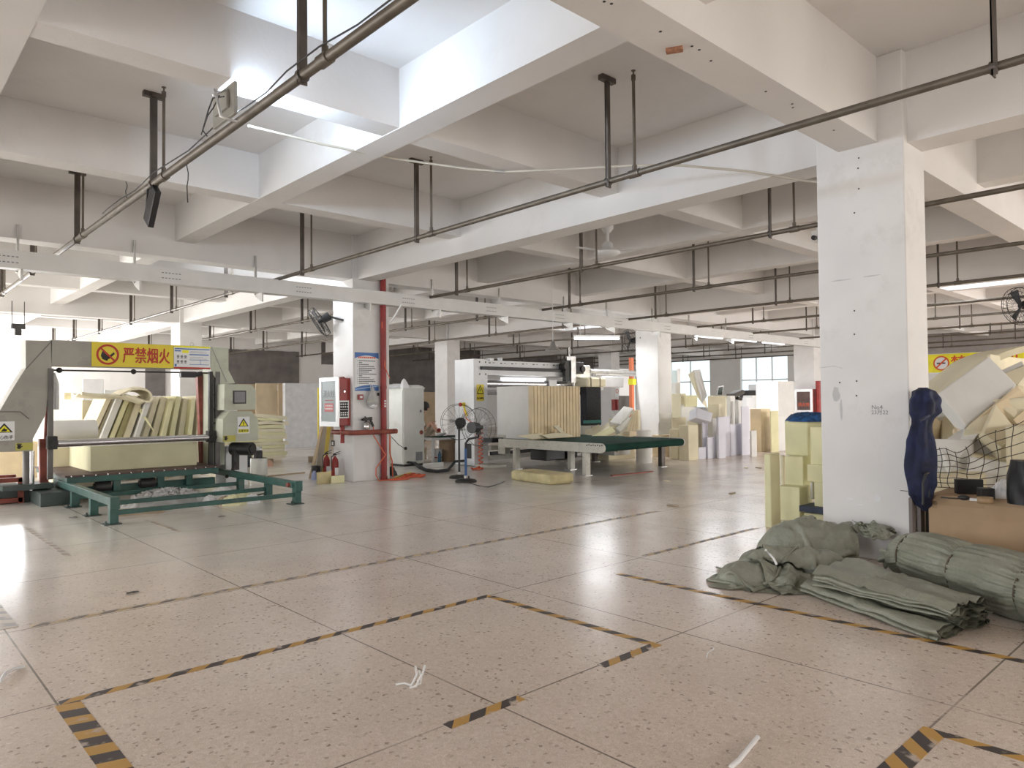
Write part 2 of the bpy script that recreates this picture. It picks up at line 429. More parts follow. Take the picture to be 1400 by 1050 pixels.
# beams: deep ones on the column lines, shallower ones at the third points
MAINY = [-2.5, 7.1, 16.7, 26.3]                      # x of the deep beams that run along y
MAINX = [2.57, 12.05, 21.65]                         # y of the deep beams that run along x
SECX = [-5.1, 0.62, 3.83, 10.1, 13.3, 19.75, 22.95, 29.4, 32.6]
SECY = [-3.9, -.7, 5.70, 8.87, 15.25, 18.45, 24.85, 28.05]
for x in MAINY: struct('ceiling_beam', MB().box((x, Y0, ZM), (x + .37, Y1, ZSL)), 'plaster')
for y in MAINX: struct('ceiling_beam', MB().box((X0, y, ZMX if y < 5 else ZM + .005), (X1, y + .36, ZSL)), 'plaster')
for x in SECX: struct('ceiling_beam', MB().box((x, Y0, ZSEC), (x + .30, Y1, ZSL)), 'plaster')
for y in SECY: struct('ceiling_beam', MB().box((X0, y, ZSEC + .004), (X1, y + .29, ZSL)), 'plaster')
# columns
def column(x, y, sx, sy): return struct('column', MB().box((x, y, 0), (x + sx, y + sy, ZSL)), 'column', bevel=.012)
for i, x in enumerate(COLX):
    for j, y in enumerate(COLY):
        if i == 0 and j == 0: continue
        sx, sy = (.62, .78)
        if (i, j) == (1, 0): sx, sy = .53, .80
        if (i, j) == (1, 1): sx, sy = .80, .76
        column(x, y, sx, sy)
# wall at the far left side (y = Y1), with tall windows and cement-filled openings
def wall_y(name, y, openings, thick=.25, z1=ZSL):
    mb = MB(); x = X0
    for (a, b, c, d) in sorted(openings):
        mb.box((x, y, 0), (a, y + thick, z1)); mb.box((a, y, 0), (b, y + thick, c)); mb.box((a, y, d), (b, y + thick, z1)); x = b
    mb.box((x, y, 0), (X1, y + thick, z1)); return struct(name, mb, 'plaster')
def wall_x(name, x, openings, thick=.25, z1=ZSL):
    mb = MB(); y = Y0
    for (a, b, c, d) in sorted(openings):
        mb.box((x, y, 0), (x + thick, a, z1)); mb.box((x, a, 0), (x + thick, b, c)); mb.box((x, a, d), (x + thick, b, z1)); y = b
    mb.box((x, y, 0), (x + thick, Y1, z1)); return struct(name, mb, 'plaster')
WB = [(-5.5, -1.0, .9, 3.7), (1.2, 4.9, .75, 3.6)]
wall_y('wall_back', Y1, WB)
WR = [(12.6, 16.1, 1.0, 3.72), (17.9, 20.6, 1.0, 3.72), (22.5, 26.5, 1.0, 3.72), (4.6, 8.6, 1.0, 2.6)]
wall_x('wall_right', X1, WR)
# walls behind and beside the viewer, unseen, with openings added to let fill daylight in
def open_y(name, y, openings): 
    mb = MB(); x = X0
    for (a, b, c, d) in sorted(openings):
        mb.box((x, y - .25, 0), (a, y, ZSL)); mb.box((a, y - .25, 0), (b, y, c)); mb.box((a, y - .25, d), (b, y, ZSL)); x = b
    mb.box((x, y - .25, 0), (X1, y, ZSL)); return struct(name, mb, 'plaster')
open_y('wall_front', Y0, [(1.0, 4.5, 1.0, 3.2), (8.0, 12.0, 1.0, 3.2), (18.0, 35.0, .4, 3.8)])
mb = MB().box((X0 - .25, Y0, 0), (X0, .5, ZSL)).box((X0 - .25, .5, 0), (X0, 4.0, 1.0)).box((X0 - .25, .5, 3.2), (X0, 4.0, ZSL)).box((X0 - .25, 4.0, 0), (X0, 12.0, ZSL))
mb.box((X0 - .25, 12.0, 0), (X0, 30.5, .4)).box((X0 - .25, 12.0, 3.9), (X0, 30.5, ZSL)).box((X0 - .25, 30.5, 0), (X0, Y1, ZSL)); struct('wall_left', mb, 'plaster')
wn = 0
def window(lo, hi, axis, nx, nz):
    global wn; wn += 1
    t = thing('window_%d' % wn, None, None, V(((lo[0] + hi[0]) / 2, (lo[1] + hi[1]) / 2, lo[2]))); t['kind'] = 'structure'
    mb = MB(); w = .06
    if axis == 'y':
        y = lo[1]
        for i in range(nx + 1):
            x = lo[0] + (hi[0] - lo[0]) * i / nx; mb.box((x - w / 2, y + .08, lo[2]), (x + w / 2, y + .16, hi[2]))
        for k in range(nz + 1):
            z = lo[2] + (hi[2] - lo[2]) * k / nz; mb.box((lo[0], y + .085, z - w / 2), (hi[0], y + .155, z + w / 2))
    else:
        x = lo[0]
        for i in range(nx + 1):
            y = lo[1] + (hi[1] - lo[1]) * i / nx; mb.box((x + .08, y - w / 2, lo[2]), (x + .16, y + w / 2, hi[2]))
        for z in (lo[2], lo[2] + (hi[2] - lo[2]) * .55, hi[2]): mb.box((x + .085, lo[1], z - w / 2), (x + .155, hi[1], z + w / 2))
    fr = mb.build('window_frame', 'alu', t); fr['kind'] = 'structure'
for (a, b, c, d) in WB: window((a, Y1, c), (b, Y1, d), 'y', 4, 3)
for (a, b, c, d) in WR: window((X1, a, c), (X1, b, d), 'x', 3, 2)
# openings that were filled and left in bare cement
def infill(lo, hi, seed):
    mb = MB(); nx = 30
    def edge(i, z, s): return z + .035 * fbm((i * .7, s, seed), 3)
    P = [(lo[0] + (hi[0] - lo[0]) * i / nx, lo[1], edge(i, lo[2], 1)) for i in range(nx + 1)]
    Q = [(lo[0] + (hi[0] - lo[0]) * i / nx, lo[1], edge(i, hi[2], 9)) for i in range(nx + 1)]
    for i in range(nx):
        mb.hexa([P[i], P[i + 1], V(P[i + 1]) + V((0, .05, 0)), V(P[i]) + V((0, .05, 0)), Q[i], Q[i + 1], V(Q[i + 1]) + V((0, .05, 0)), V(Q[i]) + V((0, .05, 0))])
    struct('wall_infill', mb, 'cement')
def infill_px(xa, xb, yt, yb, seed):
    y = Y1 - .05; a = GY(xa, (yt + yb) / 2, y); b = GY(xb, (yt + yb) / 2, y); xm = (xa + xb) / 2
    infill((a.x, y, GY(xm, yb, y).z), (b.x, y, GY(xm, yt, y).z), seed)
infill_px(306, 409, 479, 526, 1); infill_px(524, 600, 490, 536, 2); infill_px(628, 642, 486, 534, 3); infill_px(199, 226, 504, 541, 4)
# upper dark bands of the unplastered walls
struct('trim_1', MB().box((16.5, Y1 - .04, 3.3), (X1, Y1, ZSL)), 'cement')
struct('trim_2', MB().box((X1 - .04, Y0, 3.05), (X1, 12.0, ZSL)), mat('grey_render', (.36, .33, .32), .9, var=.08, scale=2))
struct('trim_3', MB().box((13.5, Y1 - .03, 0), (25.5, Y1, 2.05)), 'ply')

# ================================================================== sprinkler pipes with their paired hangers
PIPEX = [(2.27, 3.73), (5.45, 3.63), (8.65, 3.60), (11.85, 3.60), (15.05, 3.60), (18.25, 3.60), (21.45, 3.60), (24.65, 3.60), (27.85, 3.60), (31.0, 3.60), (34.0, 3.60)]
PWORD = ['nearest dark steel sprinkler pipe crossing the photo upper left', 'steel sprinkler pipe running past the near bluish column top', 'steel sprinkler pipe just beyond the deep beam with the ceiling fan',
         'steel sprinkler pipe, second beyond the deep beam behind the near column', 'steel sprinkler pipe, third beyond the deep beam behind the near column',
         'steel sprinkler pipe just past the middle column row', 'steel sprinkler pipe, second past the middle column row', 'steel sprinkler pipe, third past the middle column row',
         'steel sprinkler pipe, third from the far window wall', 'steel sprinkler pipe, second from the far window wall', 'steel sprinkler pipe nearest the far window wall']
hang0 = None
for i, (x, z) in enumerate(PIPEX):
    r = .037 if i == 0 else .030
    t = thing('sprinkler_pipe', PWORD[i] + ', hung on paired rods', 'pipe', (x, 12.0, z), 0, 'sprinkler pipes under the ceiling')
    y0, y1 = (-2.0, 30.8)
    mb = MB().cyl((x, y0, z), (x, y1, z), r, n=12)
    ys = [4.50 + 3.22 * k for k in range(-1 if i < 2 else 0, 9)]
    if i == 0: ys = [1.3, 4.55, 7.80, 11.1, 14.3, 17.5, 20.7, 23.9, 27.1]
    if i > 4: ys = [y - .9 for y in ys]
    for y in ys: mb.cyl((x, y - .38, z), (x, y - .26, z), r + .009, n=12)
    mb.build('pipe', 'pipe', t)
    for y in ys:
        zz = ZSL
        b = MB().box((x - .036, y - .005, z - .06), (x + .036, y + .005, zz)).box((x - .036, y - .03, z - .06), (x - .026, y + .005, zz))
        b.cyl((x, y - .02, z), (x, y + .02, z), r + .012, n=10)
        h = b.build('hanger', 'hanger', t)
        MB().box((x - .10, y - .03, zz - .05), (x + .10, y + .03, zz)).build('ceiling_plate', 'hanger', h)
        yr = y - .32
        s = MB().cyl((x, yr, z), (x, yr, zz - .09), .015, n=8).cyl((x, yr, zz - .14), (x, yr, zz - .09), .022, n=8).cyl((x, yr, z + r), (x, yr, z + r + .05), .023, n=8)
        s.cyl((x, yr, zz - .09), (x, yr, zz - .05), .008, n=6).cyl((x, yr, zz - .05), (x, yr, zz - .045), .022, n=10)
        s.build('riser', 'pipe', t)

# ================================================================== cable tray
TY, TZ0, TZ1 = 11.80, 3.365, 3.613
t = thing('cable_tray', 'long pale grey steel cable tray hung below the beams across the hall', 'cable tray', (10, TY, TZ0))
tb = MB().box((-4, TY - .01, TZ0), (27.5, TY, TZ1)).box((-4, TY, TZ0), (27.5, TY + .19, TZ0 + .012)).box((-4, TY + .18, TZ0), (27.5, TY + .19, TZ1)).box((-4, TY - .012, TZ1 - .012), (27.5, TY + .02, TZ1))
tb.build('trough', 'tray', t)
hx = [GY(px, 350, TY).x for px in (28, 190, 357, 505, 600, 692, 780, 838, 900, 950, 1000)]
for x in hx:
    b = MB().box((x - .016, 12.015, TZ0 - .02), (x + .016, 12.05, 4.02))
    b.build('hanger_rod', 'galv', t)
    MB().prism([(x, TY - .02, TZ0), (x, TY + .25, TZ0), (x, TY + .25, TZ0 - .04), (x, TY - .02, TZ0 - .16)], (.03, 0, 0)).build('bracket', 'galv', t)
for x in [GY(px, 375, TY).x for px in (8, 234, 415, 558, 671, 764, 844, 911, 1025, 1100)]:
    b = MB()
    for dz in (.07, .15):
        for k in range(6): b.box((x - .14 + k * .05, TY - .013, TZ0 + dz), (x - .11 + k * .05, TY - .0105, TZ0 + dz + .014))
    b.build('slot_row', 'inkgrey', t)
# fluorescent battens under the tray
for k, px in enumerate((968, 1016, 1056)):
    x = GY(px, 455, TY).x
    BATTENS = globals().get('BATTENS', []) + [(x, TY - .035, TZ0 - .075)]
    ft = thing('batten_light', ['white batten light under cable tray, nearest of the row of three', 'white batten light under cable tray, middle of the row of three', 'white batten light under cable tray, farthest of the row of three'][k], 'light', (x, TY - .05, TZ0 - .07), 0, 'batten lights under the tray')
    MB().box((x - .75, TY - .07, TZ0 - .03), (x + .75, TY + .0, TZ0 - .001)).build('housing', 'white', ft)
    MB().box((x - .72, TY - .065, TZ0 - .06), (x + .72, TY - .005, TZ0 - .03)).build('tube', 'batten', ft)
# single lit tube farther back
c = GD(816, 463, 19.5)
ft = thing('tube_light', 'lit fluorescent tube light hanging in front of the middle column', 'light', c)
A = GD(786, 463, 19.2); B = GD(846, 463, 20.2); A_TUBE, B_TUBE = A, B
MB().bar(A + V((0, 0, .07)), B + V((0, 0, .07)), .1, .05).build('housing', 'white', ft)
MB().cyl(A, B, .028, n=10).build('tube', 'tube', ft)
MB().cyl(A.lerp(B, .12), V((A.lerp(B, .12).x, A.lerp(B, .12).y, ZSL)), .008, n=6).cyl(A.lerp(B, .9), V((A.lerp(B, .9).x, A.lerp(B, .9).y, ZSL)), .008, n=6).build('cord', 'white', ft)

# ================================================================== panel flood lamp by the first pipe
px_, y1_, y2_, z1_, z2_ = 2.21, 5.58, 6.03, 3.77, 4.03
t = thing('flood_panel_lamp', 'square white panel floodlight on a bent bracket, seen from its back, shining on the ceiling', 'light', (px_, 5.8, z1_))
MB().box((px_, y1_, z1_), (px_ + .03, y2_, z2_)).box((px_ - .025, y1_ + .09, z1_ + .07), (px_, y2_ - .09, z2_ - .05)).build('housing', 'mgrey', t, bevel=.006)
MB().box((px_ + .0305, y1_ + .02, z1_ + .02), (px_ + .033, y2_ - .02, z2_ - .02)).build('lamp_face', 'led', t)
MB().tube([GX(324, 167, px_ + .0), GX(302, 159, px_ - .12), GX(294, 122, px_ - .12)], .012, 6).tube([GX(291, 130, px_ - .13), GX(311, 122, px_ - .005)], .010, 6).build('bracket', 'galv', t)
MB().tube([GX(306, 132, px_ - .1), GX(291, 134, px_ - .12), GX(285, 150, px_ - .12), GX(277, 178, px_ - .1), GX(283, 186, px_ - .02)], .006, 6).tube([GX(300, 130, px_ - .1), GX(292, 147, px_ - .12), GX(284, 158, px_ - .12), GX(275, 184, px_ - .08)], .005, 6).build('lead', 'black', t)

# fill floodlights added to brighten the far hall, hidden up behind the deep beams
FILL_FLOODS = []
for (fx, fy, fz, lab) in ((18.0, 5.0, 4.15, 'added fill floodlight hidden up behind the second deep beam on the right'), (4.9, 13.1, 4.15, 'added fill floodlight hidden up behind the deep beam over the cutting machine'),
        (18.0, 16.6, 4.15, 'added fill floodlight hidden up behind the deep beam over the portal machine'), (27.6, 14.5, 4.2, 'added fill floodlight hidden up behind the farthest deep beam')):
    dup(t, (fx, fy, fz), 0, lab); FILL_FLOODS.append((fx, fy, fz))
# black floodlight on the first pipe
t = thing('black_floodlight', 'small black floodlight tilted down under the nearest pipe at left', 'light', (2.27, 7.9, 3.5))
c0 = GX(208, 281, 2.27)
R = Euler((math.radians(-52), 0, 0)).to_matrix()
MB().obox(c0, (.06, .40, .20), R).build('lamp_body', 'black', t, bevel=.008)
MB().obox(c0 + R @ V((.032, 0, 0)), (.006, .34, .15), R).build('lamp_glass', 'glass', t)
MB().bar(c0 + R @ V((-.02, -.15, .05)), (2.25, c0.y - .12, 3.72), .012, .03).bar(c0 + R @ V((-.02, .1, .08)), (2.25, c0.y + .08, 3.70), .012, .03).build('bracket', 'black', t)

# long hose sagging from the lamp to the near column
P = [GD(340, 172, 6.4), GD(440, 197, 7.2), GD(540, 217, 7.8), GD(640, 231, 8.1), GD(690, 235, 8.1), GD(780, 231, 7.9), GD(870, 226, 7.6), GD(930, 226, 7.5), GD(1020, 234, 7.4), GD(1100, 247, 7.35), GD(1120, 249, 7.3)]
t = thing('ceiling_hose', 'cream hose sagging from the panel lamp to the near column', 'hose', P[4])
MB().tube(P, .013, 8).build('hose', 'floor_cable', t)
MB().cyl(GD(676, 234, 8.1), GD(690, 235, 8.1), .02).build('joint_sleeve', 'galv', t)
# thin cable tied along the first pipe
P = [V((2.24 + .03 * math.sin(k * 1.7), 3.4 + k * .42, 3.77 + .035 * abs(math.sin(k * .9)))) for k in range(16)]
MB().tube(P, .006, 5).build('tied_cable', 'hose', label='thin dark cable tied along the top of the nearest pipe', cat='cable')
for k, (px, py) in enumerate(((255, 225), (172, 248))):
    p = GX(px, py, 2.25) if k == 0 else GD(px, py, 9)
    q = [p + V((.02 * math.sin(j * 1.3), .10 * math.cos(j * .9) * (j / 5), -.07 * j * (1 if k == 0 else .6))) for j in range(6)]
    MB().tube(q, .005, 5).build('loose_wire', 'hose', label=['loose wire dangling below the nearest pipe', 'bent wire hook sticking out of the beam at upper left'][k], cat='wire')

# ================================================================== ceiling fan
p = GD(830, 308, 11.6)
t = thing('ceiling_fan', 'small white ceiling fan hanging below the deep beam', 'fan', (p.x, p.y, p.z - .6))
MB().lathe([(.10, 0), (.10, -.06), (.05, -.12)][::-1], (p.x, p.y, p.z), 16).build('canopy', 'white', t)
MB().cyl((p.x, p.y, p.z), (p.x, p.y, p.z + max(.02, ZSEC - p.z)), .03).build('mount', 'white', t)
MB().cyl((p.x, p.y, p.z - .12), (p.x, p.y, p.z - .36), .028).build('down_rod', 'white', t)
MB().lathe([(.03, -.50), (.15, -.49), (.21, -.45), (.20, -.42), (.09, -.38), (.085, -.30), (.05, -.27)], (p.x, p.y, p.z), 24).build('motor', 'white', t)
for k in range(3):
    a = k * 2 * PI / 3 + .9; d = V((math.cos(a), math.sin(a), 0)); n = V((-d.y, d.x, 0)); c = V((p.x, p.y, p.z - .43))
    MB().prism([c + d * .18 - n * .03, c + d * .3 - n * .05, c + d * .62 - n * .055, c + d * .64 + n * .05, c + d * .3 + n * .05, c + d * .18 + n * .03], (0, 0, .006)).build('blade', 'white', t)

# wall fans high on the columns
def wall_fan(c, axis, label, D0, r=.33):
    t = thing('wall_fan', label, 'fan', c, 0)
    n = V(axis).normalized(); u = n.orthogonal().normalized() if abs(n.z) > .9 else V((0, 0, 1)); u = (u - n * u.dot(n)).normalized(); w = n.cross(u); c = V(c)
    g = MB()
    for side, rr in ((-1, .93), (1, .97)):
        g.tube([c + n * (.05 * side) + (u * math.cos(a) + w * math.sin(a)) * r * rr for a in rng(0, 2 * PI, 28)[:-1]], .006, 5, closed=True)
    for rr in (.55, .8): g.tube([c + n * .08 + (u * math.cos(a) + w * math.sin(a)) * r * rr for a in rng(0, 2 * PI, 24)[:-1]], .004, 4, closed=True)
    for a in rng(0, 2 * PI, 24)[:-1]:
        d = u * math.cos(a) + w * math.sin(a); g.tube([c + n * .10 + d * r * .18, c + n * .09 + d * r * .6, c + n * .05 + d * r * .97, c - n * .05 + d * r * .95, c - n * .08 + d * r * .3], .003, 4)
    g.build('cage', 'dark', t)
    MB().cyl(c - n * .22, c - n * .05, .085, .07, 16).build('motor', 'black', t, bevel=.01)
    MB().cyl(c - n * .05, c + n * .03, .04).build('hub', 'black', t)
    for k in range(3):
        a = k * 2 * PI / 3 + .4; d = u * math.cos(a) + w * math.sin(a); e = n.cross(d)
        MB().prism([c + d * .03 - e * .02 - n * .02, c + d * r * .8 - e * .09 - n * .03, c + d * r * .85 + e * .04 + n * .02, c + d * .04 + e * .03 + n * .01], n * .004).build('blade', 'black', t)
    MB().bar(c - n * .2, V(D0), .04, .04).build('arm', 'black', t)
cf = GD(437, 440, 13.9)
wall_fan(cf, (-.75, .35, -.55), 'dark wire-caged fan on the left side of the red-pipe column', (7.0, 12.35, cf.z + .02), .31)
cf = GD(862, 466, 21.6)
wall_fan(cf, (-.9, .2, -.2), 'dark wire-caged fan on the left of the column behind the conveyor', (16.6, 12.6, cf.z), .36)
cf = GD(1396, 418, 12.5)
wall_fan(cf, (-.8, .45, -.2), 'dark wire-caged fan at the right edge of the photo', (cf.x + .5, cf.y - .1, cf.z + .05), .34)
MB().box((cf.x + .45, cf.y - .15, cf.z), (cf.x + .55, cf.y - .05, ZSL)).build('fan_post', 'galv', label='thin grey steel post dropping from the ceiling beside the right-edge fan', cat='post')
# pendant lamp shade above the white machine
p = GD(756, 480, 15.5)
t = thing('pendant_lamp', 'grey conical pendant lamp shade above the white cutting machine', 'light', p)
MB().lathe([(.17, 0), (.165, .02), (.06, .12), (.045, .20), (.03, .21)], p, 24).build('lamp_shade', 'galv', t)
MB().cyl(p + V((0, 0, .2)), V((p.x, p.y, ZSL)), .008, n=6).build('cord', 'white', t)
MB().lathe([(.001, -.0), (.045, .03), (.05, .07), (.02, .12)], p + V((0, 0, .0)), 12).build('bulb', 'paper', t)
# junction box hanging over the left windows and an exit box near left
p = GD(24, 450, 18)
t = thing('hanging_speaker', 'small brown box hanging on two rods before the left windows', 'box', p)
MB().box((p.x - .13, p.y - .1, p.z), (p.x + .15, p.y + .1, p.z + .13)).box((p.x - .06, p.y - .1, p.z - .16), (p.x + .07, p.y + .05, p.z)).build('box_body', 'dark', t, bevel=.01)
MB().cyl((p.x - .12, p.y, p.z + .1), (p.x - .12, p.y, ZSEC), .01, n=6).cyl((p.x + .14, p.y, p.z + .1), (p.x + .14, p.y, ZSEC), .01, n=6).build('rod', 'dark', t)
# brick stub and plug holes on the near deep beam
p = GZ(922, 66, ZMX)
MB().obox(p + V((0, 0, -.012)), (.05, .11, .024), (0, 0, .5)).build('brick_stub', 'brick', label='small broken brown stub on the underside of the deep beam', cat='stub')
b = MB()
for (x, y) in ((903, 43), (946, 63), (956, 68), (972, 83), (1047, 125), (1083, 142), (1084, 147), (1140, 178), (826, 2), (836, 5)):
    q = GZ(x, y, ZMX); b.cyl((q.x, q.y, q.z - .002), (q.x, q.y, q.z + .01), .010, n=8)
b.build('trim_4', 'ink', kind='structure')
# camera-like white box on the back of the near column
p = GD(1115, 324, 11.0)
t = thing('wall_camera', 'small white camera with black lens just left of the near column', 'camera', p)
MB().box((p.x - .02, p.y - .06, p.z - .06), (p.x + .12, p.y + .06, p.z + .1)).build('camera_body', 'white', t, bevel=.01)
MB().cyl(p + V((-.08, 0, -.02)), p + V((-.01, 0, -.02)), .035).build('lens', 'black', t)
MB().box((p.x + .04, p.y - .01, p.z + .1), (p.x + .06, p.y + .01, ZSL)).build('mount', 'white', t)
# ================================================================== hazard tape on the floor
def tape(label, x0, y0, x1, y1, m, group='hazard tape strips on the floor'):
    c = V(((x0 + x1) / 2, (y0 + y1) / 2, 0))
    return MB().box((x0, y0, .0004), (x1, y1, .0018)).build('floor_tape', m, label=label, cat='floor tape', group=None)
tape('long black and yellow tape strip from the wide corner strip to the short right-hand return', .80, 4.215, 3.66, 4.275, 'tapex')
tape('wide black and yellow tape strip running out of the photo at bottom left', .775, 1.6, .885, 4.215, 'tapew')
tape('black and yellow tape strip forming the right side of the taped rectangle', 3.615, 2.72, 3.675, 4.215, 'tapey')
tape('short black and yellow tape return at the right corner of the taped rectangle', 3.14, 2.655, 3.675, 2.72, 'tapex')
tape('short detached black and yellow tape piece in the bottom centre', 2.05, 2.655, 2.52, 2.72, 'tapex')
tape('long black and yellow tape strip passing in front of the grey sacks', 4.87, .7, 4.935, 3.99, 'tapey')
tape('wide black and yellow tape piece at the bottom right corner', 2.6, 1.085, 3.62, 1.185, 'tapex')
tape('black and yellow tape strip leaving the photo at the lower right edge', 3.565, -.4, 3.625, 1.085, 'tapey')
tape('long worn thin tape strip across the middle of the floor', .93, 5.82, 8.0, 5.88, 'tapex_worn')
tape('worn tape strip running to the tall foam slab beside the sacks', 5.64, 4.24, 7.75, 4.30, 'tapex_worn')
tape('faded wide tape patch at the left edge of the photo', .76, 5.9, .87, 7.4, 'tapey_worn')
tape('faded tape pair fragment left of the green rails', 1.60, 8.3, 1.66, 10.6, 'tapey_worn')
tape('faded dashed tape fragment in front of the green rails', 2.85, 8.9, 2.91, 10.1, 'tapey_worn')
# concrete apron edge beside the rails
# litter on the floor
def strand(label, pts, r=.004, m='paper', name='plastic_strip', cat='strip'):
    MB().tube([GZ(a, b, c) for a, b, c in pts], r, 5).build(name, m, label=label, cat=cat)
t = thing('strap_knot', 'small white knotted plastic strap standing on the floor', 'strap', GZ(566, 936))
for pts in ([(541, 936, .004), (553, 934, .012), (562, 937, .01), (566, 931, .03), (570, 922, .07), (568, 911, .12)], [(560, 940, .004), (569, 938, .012), (572, 930, .04), (578, 921, .08), (581, 910, .13)], [(566, 938, .006), (575, 934, .02), (576, 925, .05), (573, 917, .09)]):
    MB().tube([GZ(*p) for p in pts], .006, 5).build('strap', 'paper', t)
q = [GZ(999, 1049, .002), GZ(1010, 1040, .012), GZ(1022, 1025, .012), GZ(1036, 1008, .004)]
MB().tube(q, .011, 6).build('plastic_strip', 'paper', label='curved white plastic strip at the bottom edge of the floor', cat='strip')
strand('tiny bent white thread on the floor left of the sacks', [(966, 899, .003), (968, 892, .004), (975, 888, .004), (976, 886, .004)], .0025)
strand('crumpled white tape scrap at the left edge of the floor', [(0, 932, .004), (8, 920, .02), (20, 914, .012), (33, 912, .004)], .010)
for k, (px, py, m) in enumerate(((100, 708, 'dark'), (303, 707, 'dark'), (181, 811, 'ink'))):
    p = GZ(px, py)
    mb = MB(); mb.grid(lambda u, v, p=p, k=k: p + V(((u - .5) * .09, (v - .5) * .05, .008 + .012 * abs(fbm((u * 3, v * 3, k), 2)))), 6, 5)
    mb.build('scrap', m, label=['dark scrap lying left of the green rails', 'black scrap on the floor before the green rails', 'dark speck of litter on the pale floor at left'][k], cat='scrap')

# ================================================================== foam cutting machine with the yellow sign
GY0 = 12.95                                            # front plane of its gantry
t = thing('foam_cutting_machine', 'grey-green gantry foam cutting machine with yellow no-fire sign', 'machine', (3.6, 13.2, 0))
def gp(px, py, y=GY0): return GY(px, py, y)
zt, zb = 2.50, 2.10
# gantry beam and towers
MB().box((2.30, GY0, zb), (4.62, GY0 + .35, zt)).build('gantry_beam', 'mgrey', t, bevel=.008)
P = [(.9, 1.12), (1.45, 1.5), (1.98, 2.02), (1.98, zt), (2.34, zt), (2.34, 1.5), (2.26, .78), (1.98, .76), (.9, .74)]
P = [gp(-40, 562), gp(0, 561), gp(12, 540), gp(35, 503), gp(35, 465), gp(72, 466), gp(71, 502), gp(66, 540), gp(63, 566), gp(45, 600), gp(45, 617), gp(-40, 619)]
MB().prism([V((p.x, GY0, p.z)) for p in P], (0, .4, 0)).build('left_tower', 'mgrey', t, bevel=.008)
MB().bar(gp(35, 505, GY0 - .004), gp(71, 466, GY0 - .004), .008, .012).bar(gp(-40, 563, GY0 - .005), gp(28, 563, GY0 - .005), .012, .012).bar(gp(28, 563, GY0 - .005), gp(40, 573, GY0 - .005), .012, .012).build('seam_fold_shade', 'midgrey', t)  # diagonal bar is the fold's soft shading drawn as a dark strip
P = [gp(288, 474), gp(312, 476), gp(312, 506), gp(321, 524), gp(302, 526), gp(296, 520), gp(288, 508)]
MB().prism([V((p.x, GY0 - .02, p.z)) for p in P], (0, .4, 0)).build('right_shoulder', 'mgreen', t, bevel=.006)
MB().bar(gp(289, 474, GY0 - .026), gp(310, 522, GY0 - .026), .008, .012).build('fold_line', 'mgrey', t)
MB().box((4.74, GY0 + .05, .40), (4.98, GY0 + .45, 2.2)).build('right_tower', 'mgreen', t, bevel=.006)
# upper and lower head boxes, in front of the tower
def headbox(name, yf, cuts, dep, m='mgreen'):
    p = [gp(px, py, yf) for px, py in cuts]; return MB().prism([V((q.x, yf, q.z)) for q in p], (0, dep, 0)).build(name, m, t, bevel=.006)
hb = headbox('upper_head_box', GY0 - .35, [(307, 525), (344, 526), (350, 533), (350, 560), (306, 561)], .5)
c = gp(327.5, 543, GY0 - .352)
MB().box((c.x - .115, c.y - .012, c.z - .115), (c.x + .115, c.y, c.z + .115)).build('window_frame', 'dark', hb, bevel=.03, bseg=3)
MB().box((c.x - .095, c.y - .014, c.z - .095), (c.x + .095, c.y - .01, c.z + .095)).build('window_pane', 'inkgrey', hb, bevel=.02, bseg=3)
lb = headbox('lower_head_box', GY0 - .38, [(314, 562), (344, 562), (353, 574), (353, 602), (304, 605), (305, 573)], .5)
def warn(parent, px0, py0, px1, py1, y, words, icon='!', ghost=None):
    a, b = gp(px0, py1, y), gp(px1, py0, y); w, h = b.x - a.x, b.z - a.z; yy = y - .004
    s = MB().box((a.x, yy, a.z), (b.x, y + .0, b.z)).build('warning_label', 'paper', parent, kind=None)
    MB().box((a.x + w * .08, yy - .001, a.z + h * .06), (b.x - w * .08, yy, a.z + h * .26)).build('caption_panel', 'ysign2', parent) if icon == '!' else None
    cx, tz, bz = (a.x + b.x) / 2, b.z - h * .08, a.z + h * .42; hw = w * .42
    def tri(k, m, d): return MB().prism([(cx - hw * k, yy - d, bz + (1 - k) * .35 * h * .35), (cx + hw * k, yy - d, bz + (1 - k) * .35 * h * .35), (cx, yy - d, tz - (1 - k) * h * .5 * .9)], (0, .001, 0)).build('triangle', m, parent)
    tri(1.0, 'ink', .001); tri(.72, 'ysign2', .002)
    g = MB()
    if icon == '!':
        g.box((cx - w * .035, yy - .004, bz + h * .13), (cx + w * .035, yy - .003, bz + h * .28)).box((cx - w * .035, yy - .004, bz + h * .06), (cx + w * .035, yy - .003, bz + h * .10))
    elif icon == 'hand':
        g.prism([(cx - w * .16, yy - .004, bz + h * .06), (cx + w * .1, yy - .004, bz + h * .06), (cx + w * .16, yy - .004, bz + h * .16), (cx + .02 * w, yy - .004, bz + h * .2), (cx + w * .04, yy - .004, bz + h * .29), (cx - w * .07, yy - .004, bz + h * .17)], (0, .001, 0))
    else:
        g.prism([(cx + w * .02, yy - .004, bz + h * .32), (cx - w * .09, yy - .004, bz + h * .17), (cx - w * .01, yy - .004, bz + h * .17), (cx - w * .05, yy - .004, bz + h * .05), (cx + w * .09, yy - .004, bz + h * .21), (cx + w * .01, yy - .004, bz + h * .21)], (0, .001, 0))
    g.build('symbol', 'ink', parent)
    MB().text(words, (cx, yy - .003, a.z + h * .17), (1, 0, 0), (0, 0, 1), w * .235, center=True, bold=.012, sx=.95).build('lettering', 'ink', parent)
warn(lb, 324.5, 569.5, 341, 593, GY0 - .382, '注意安全')
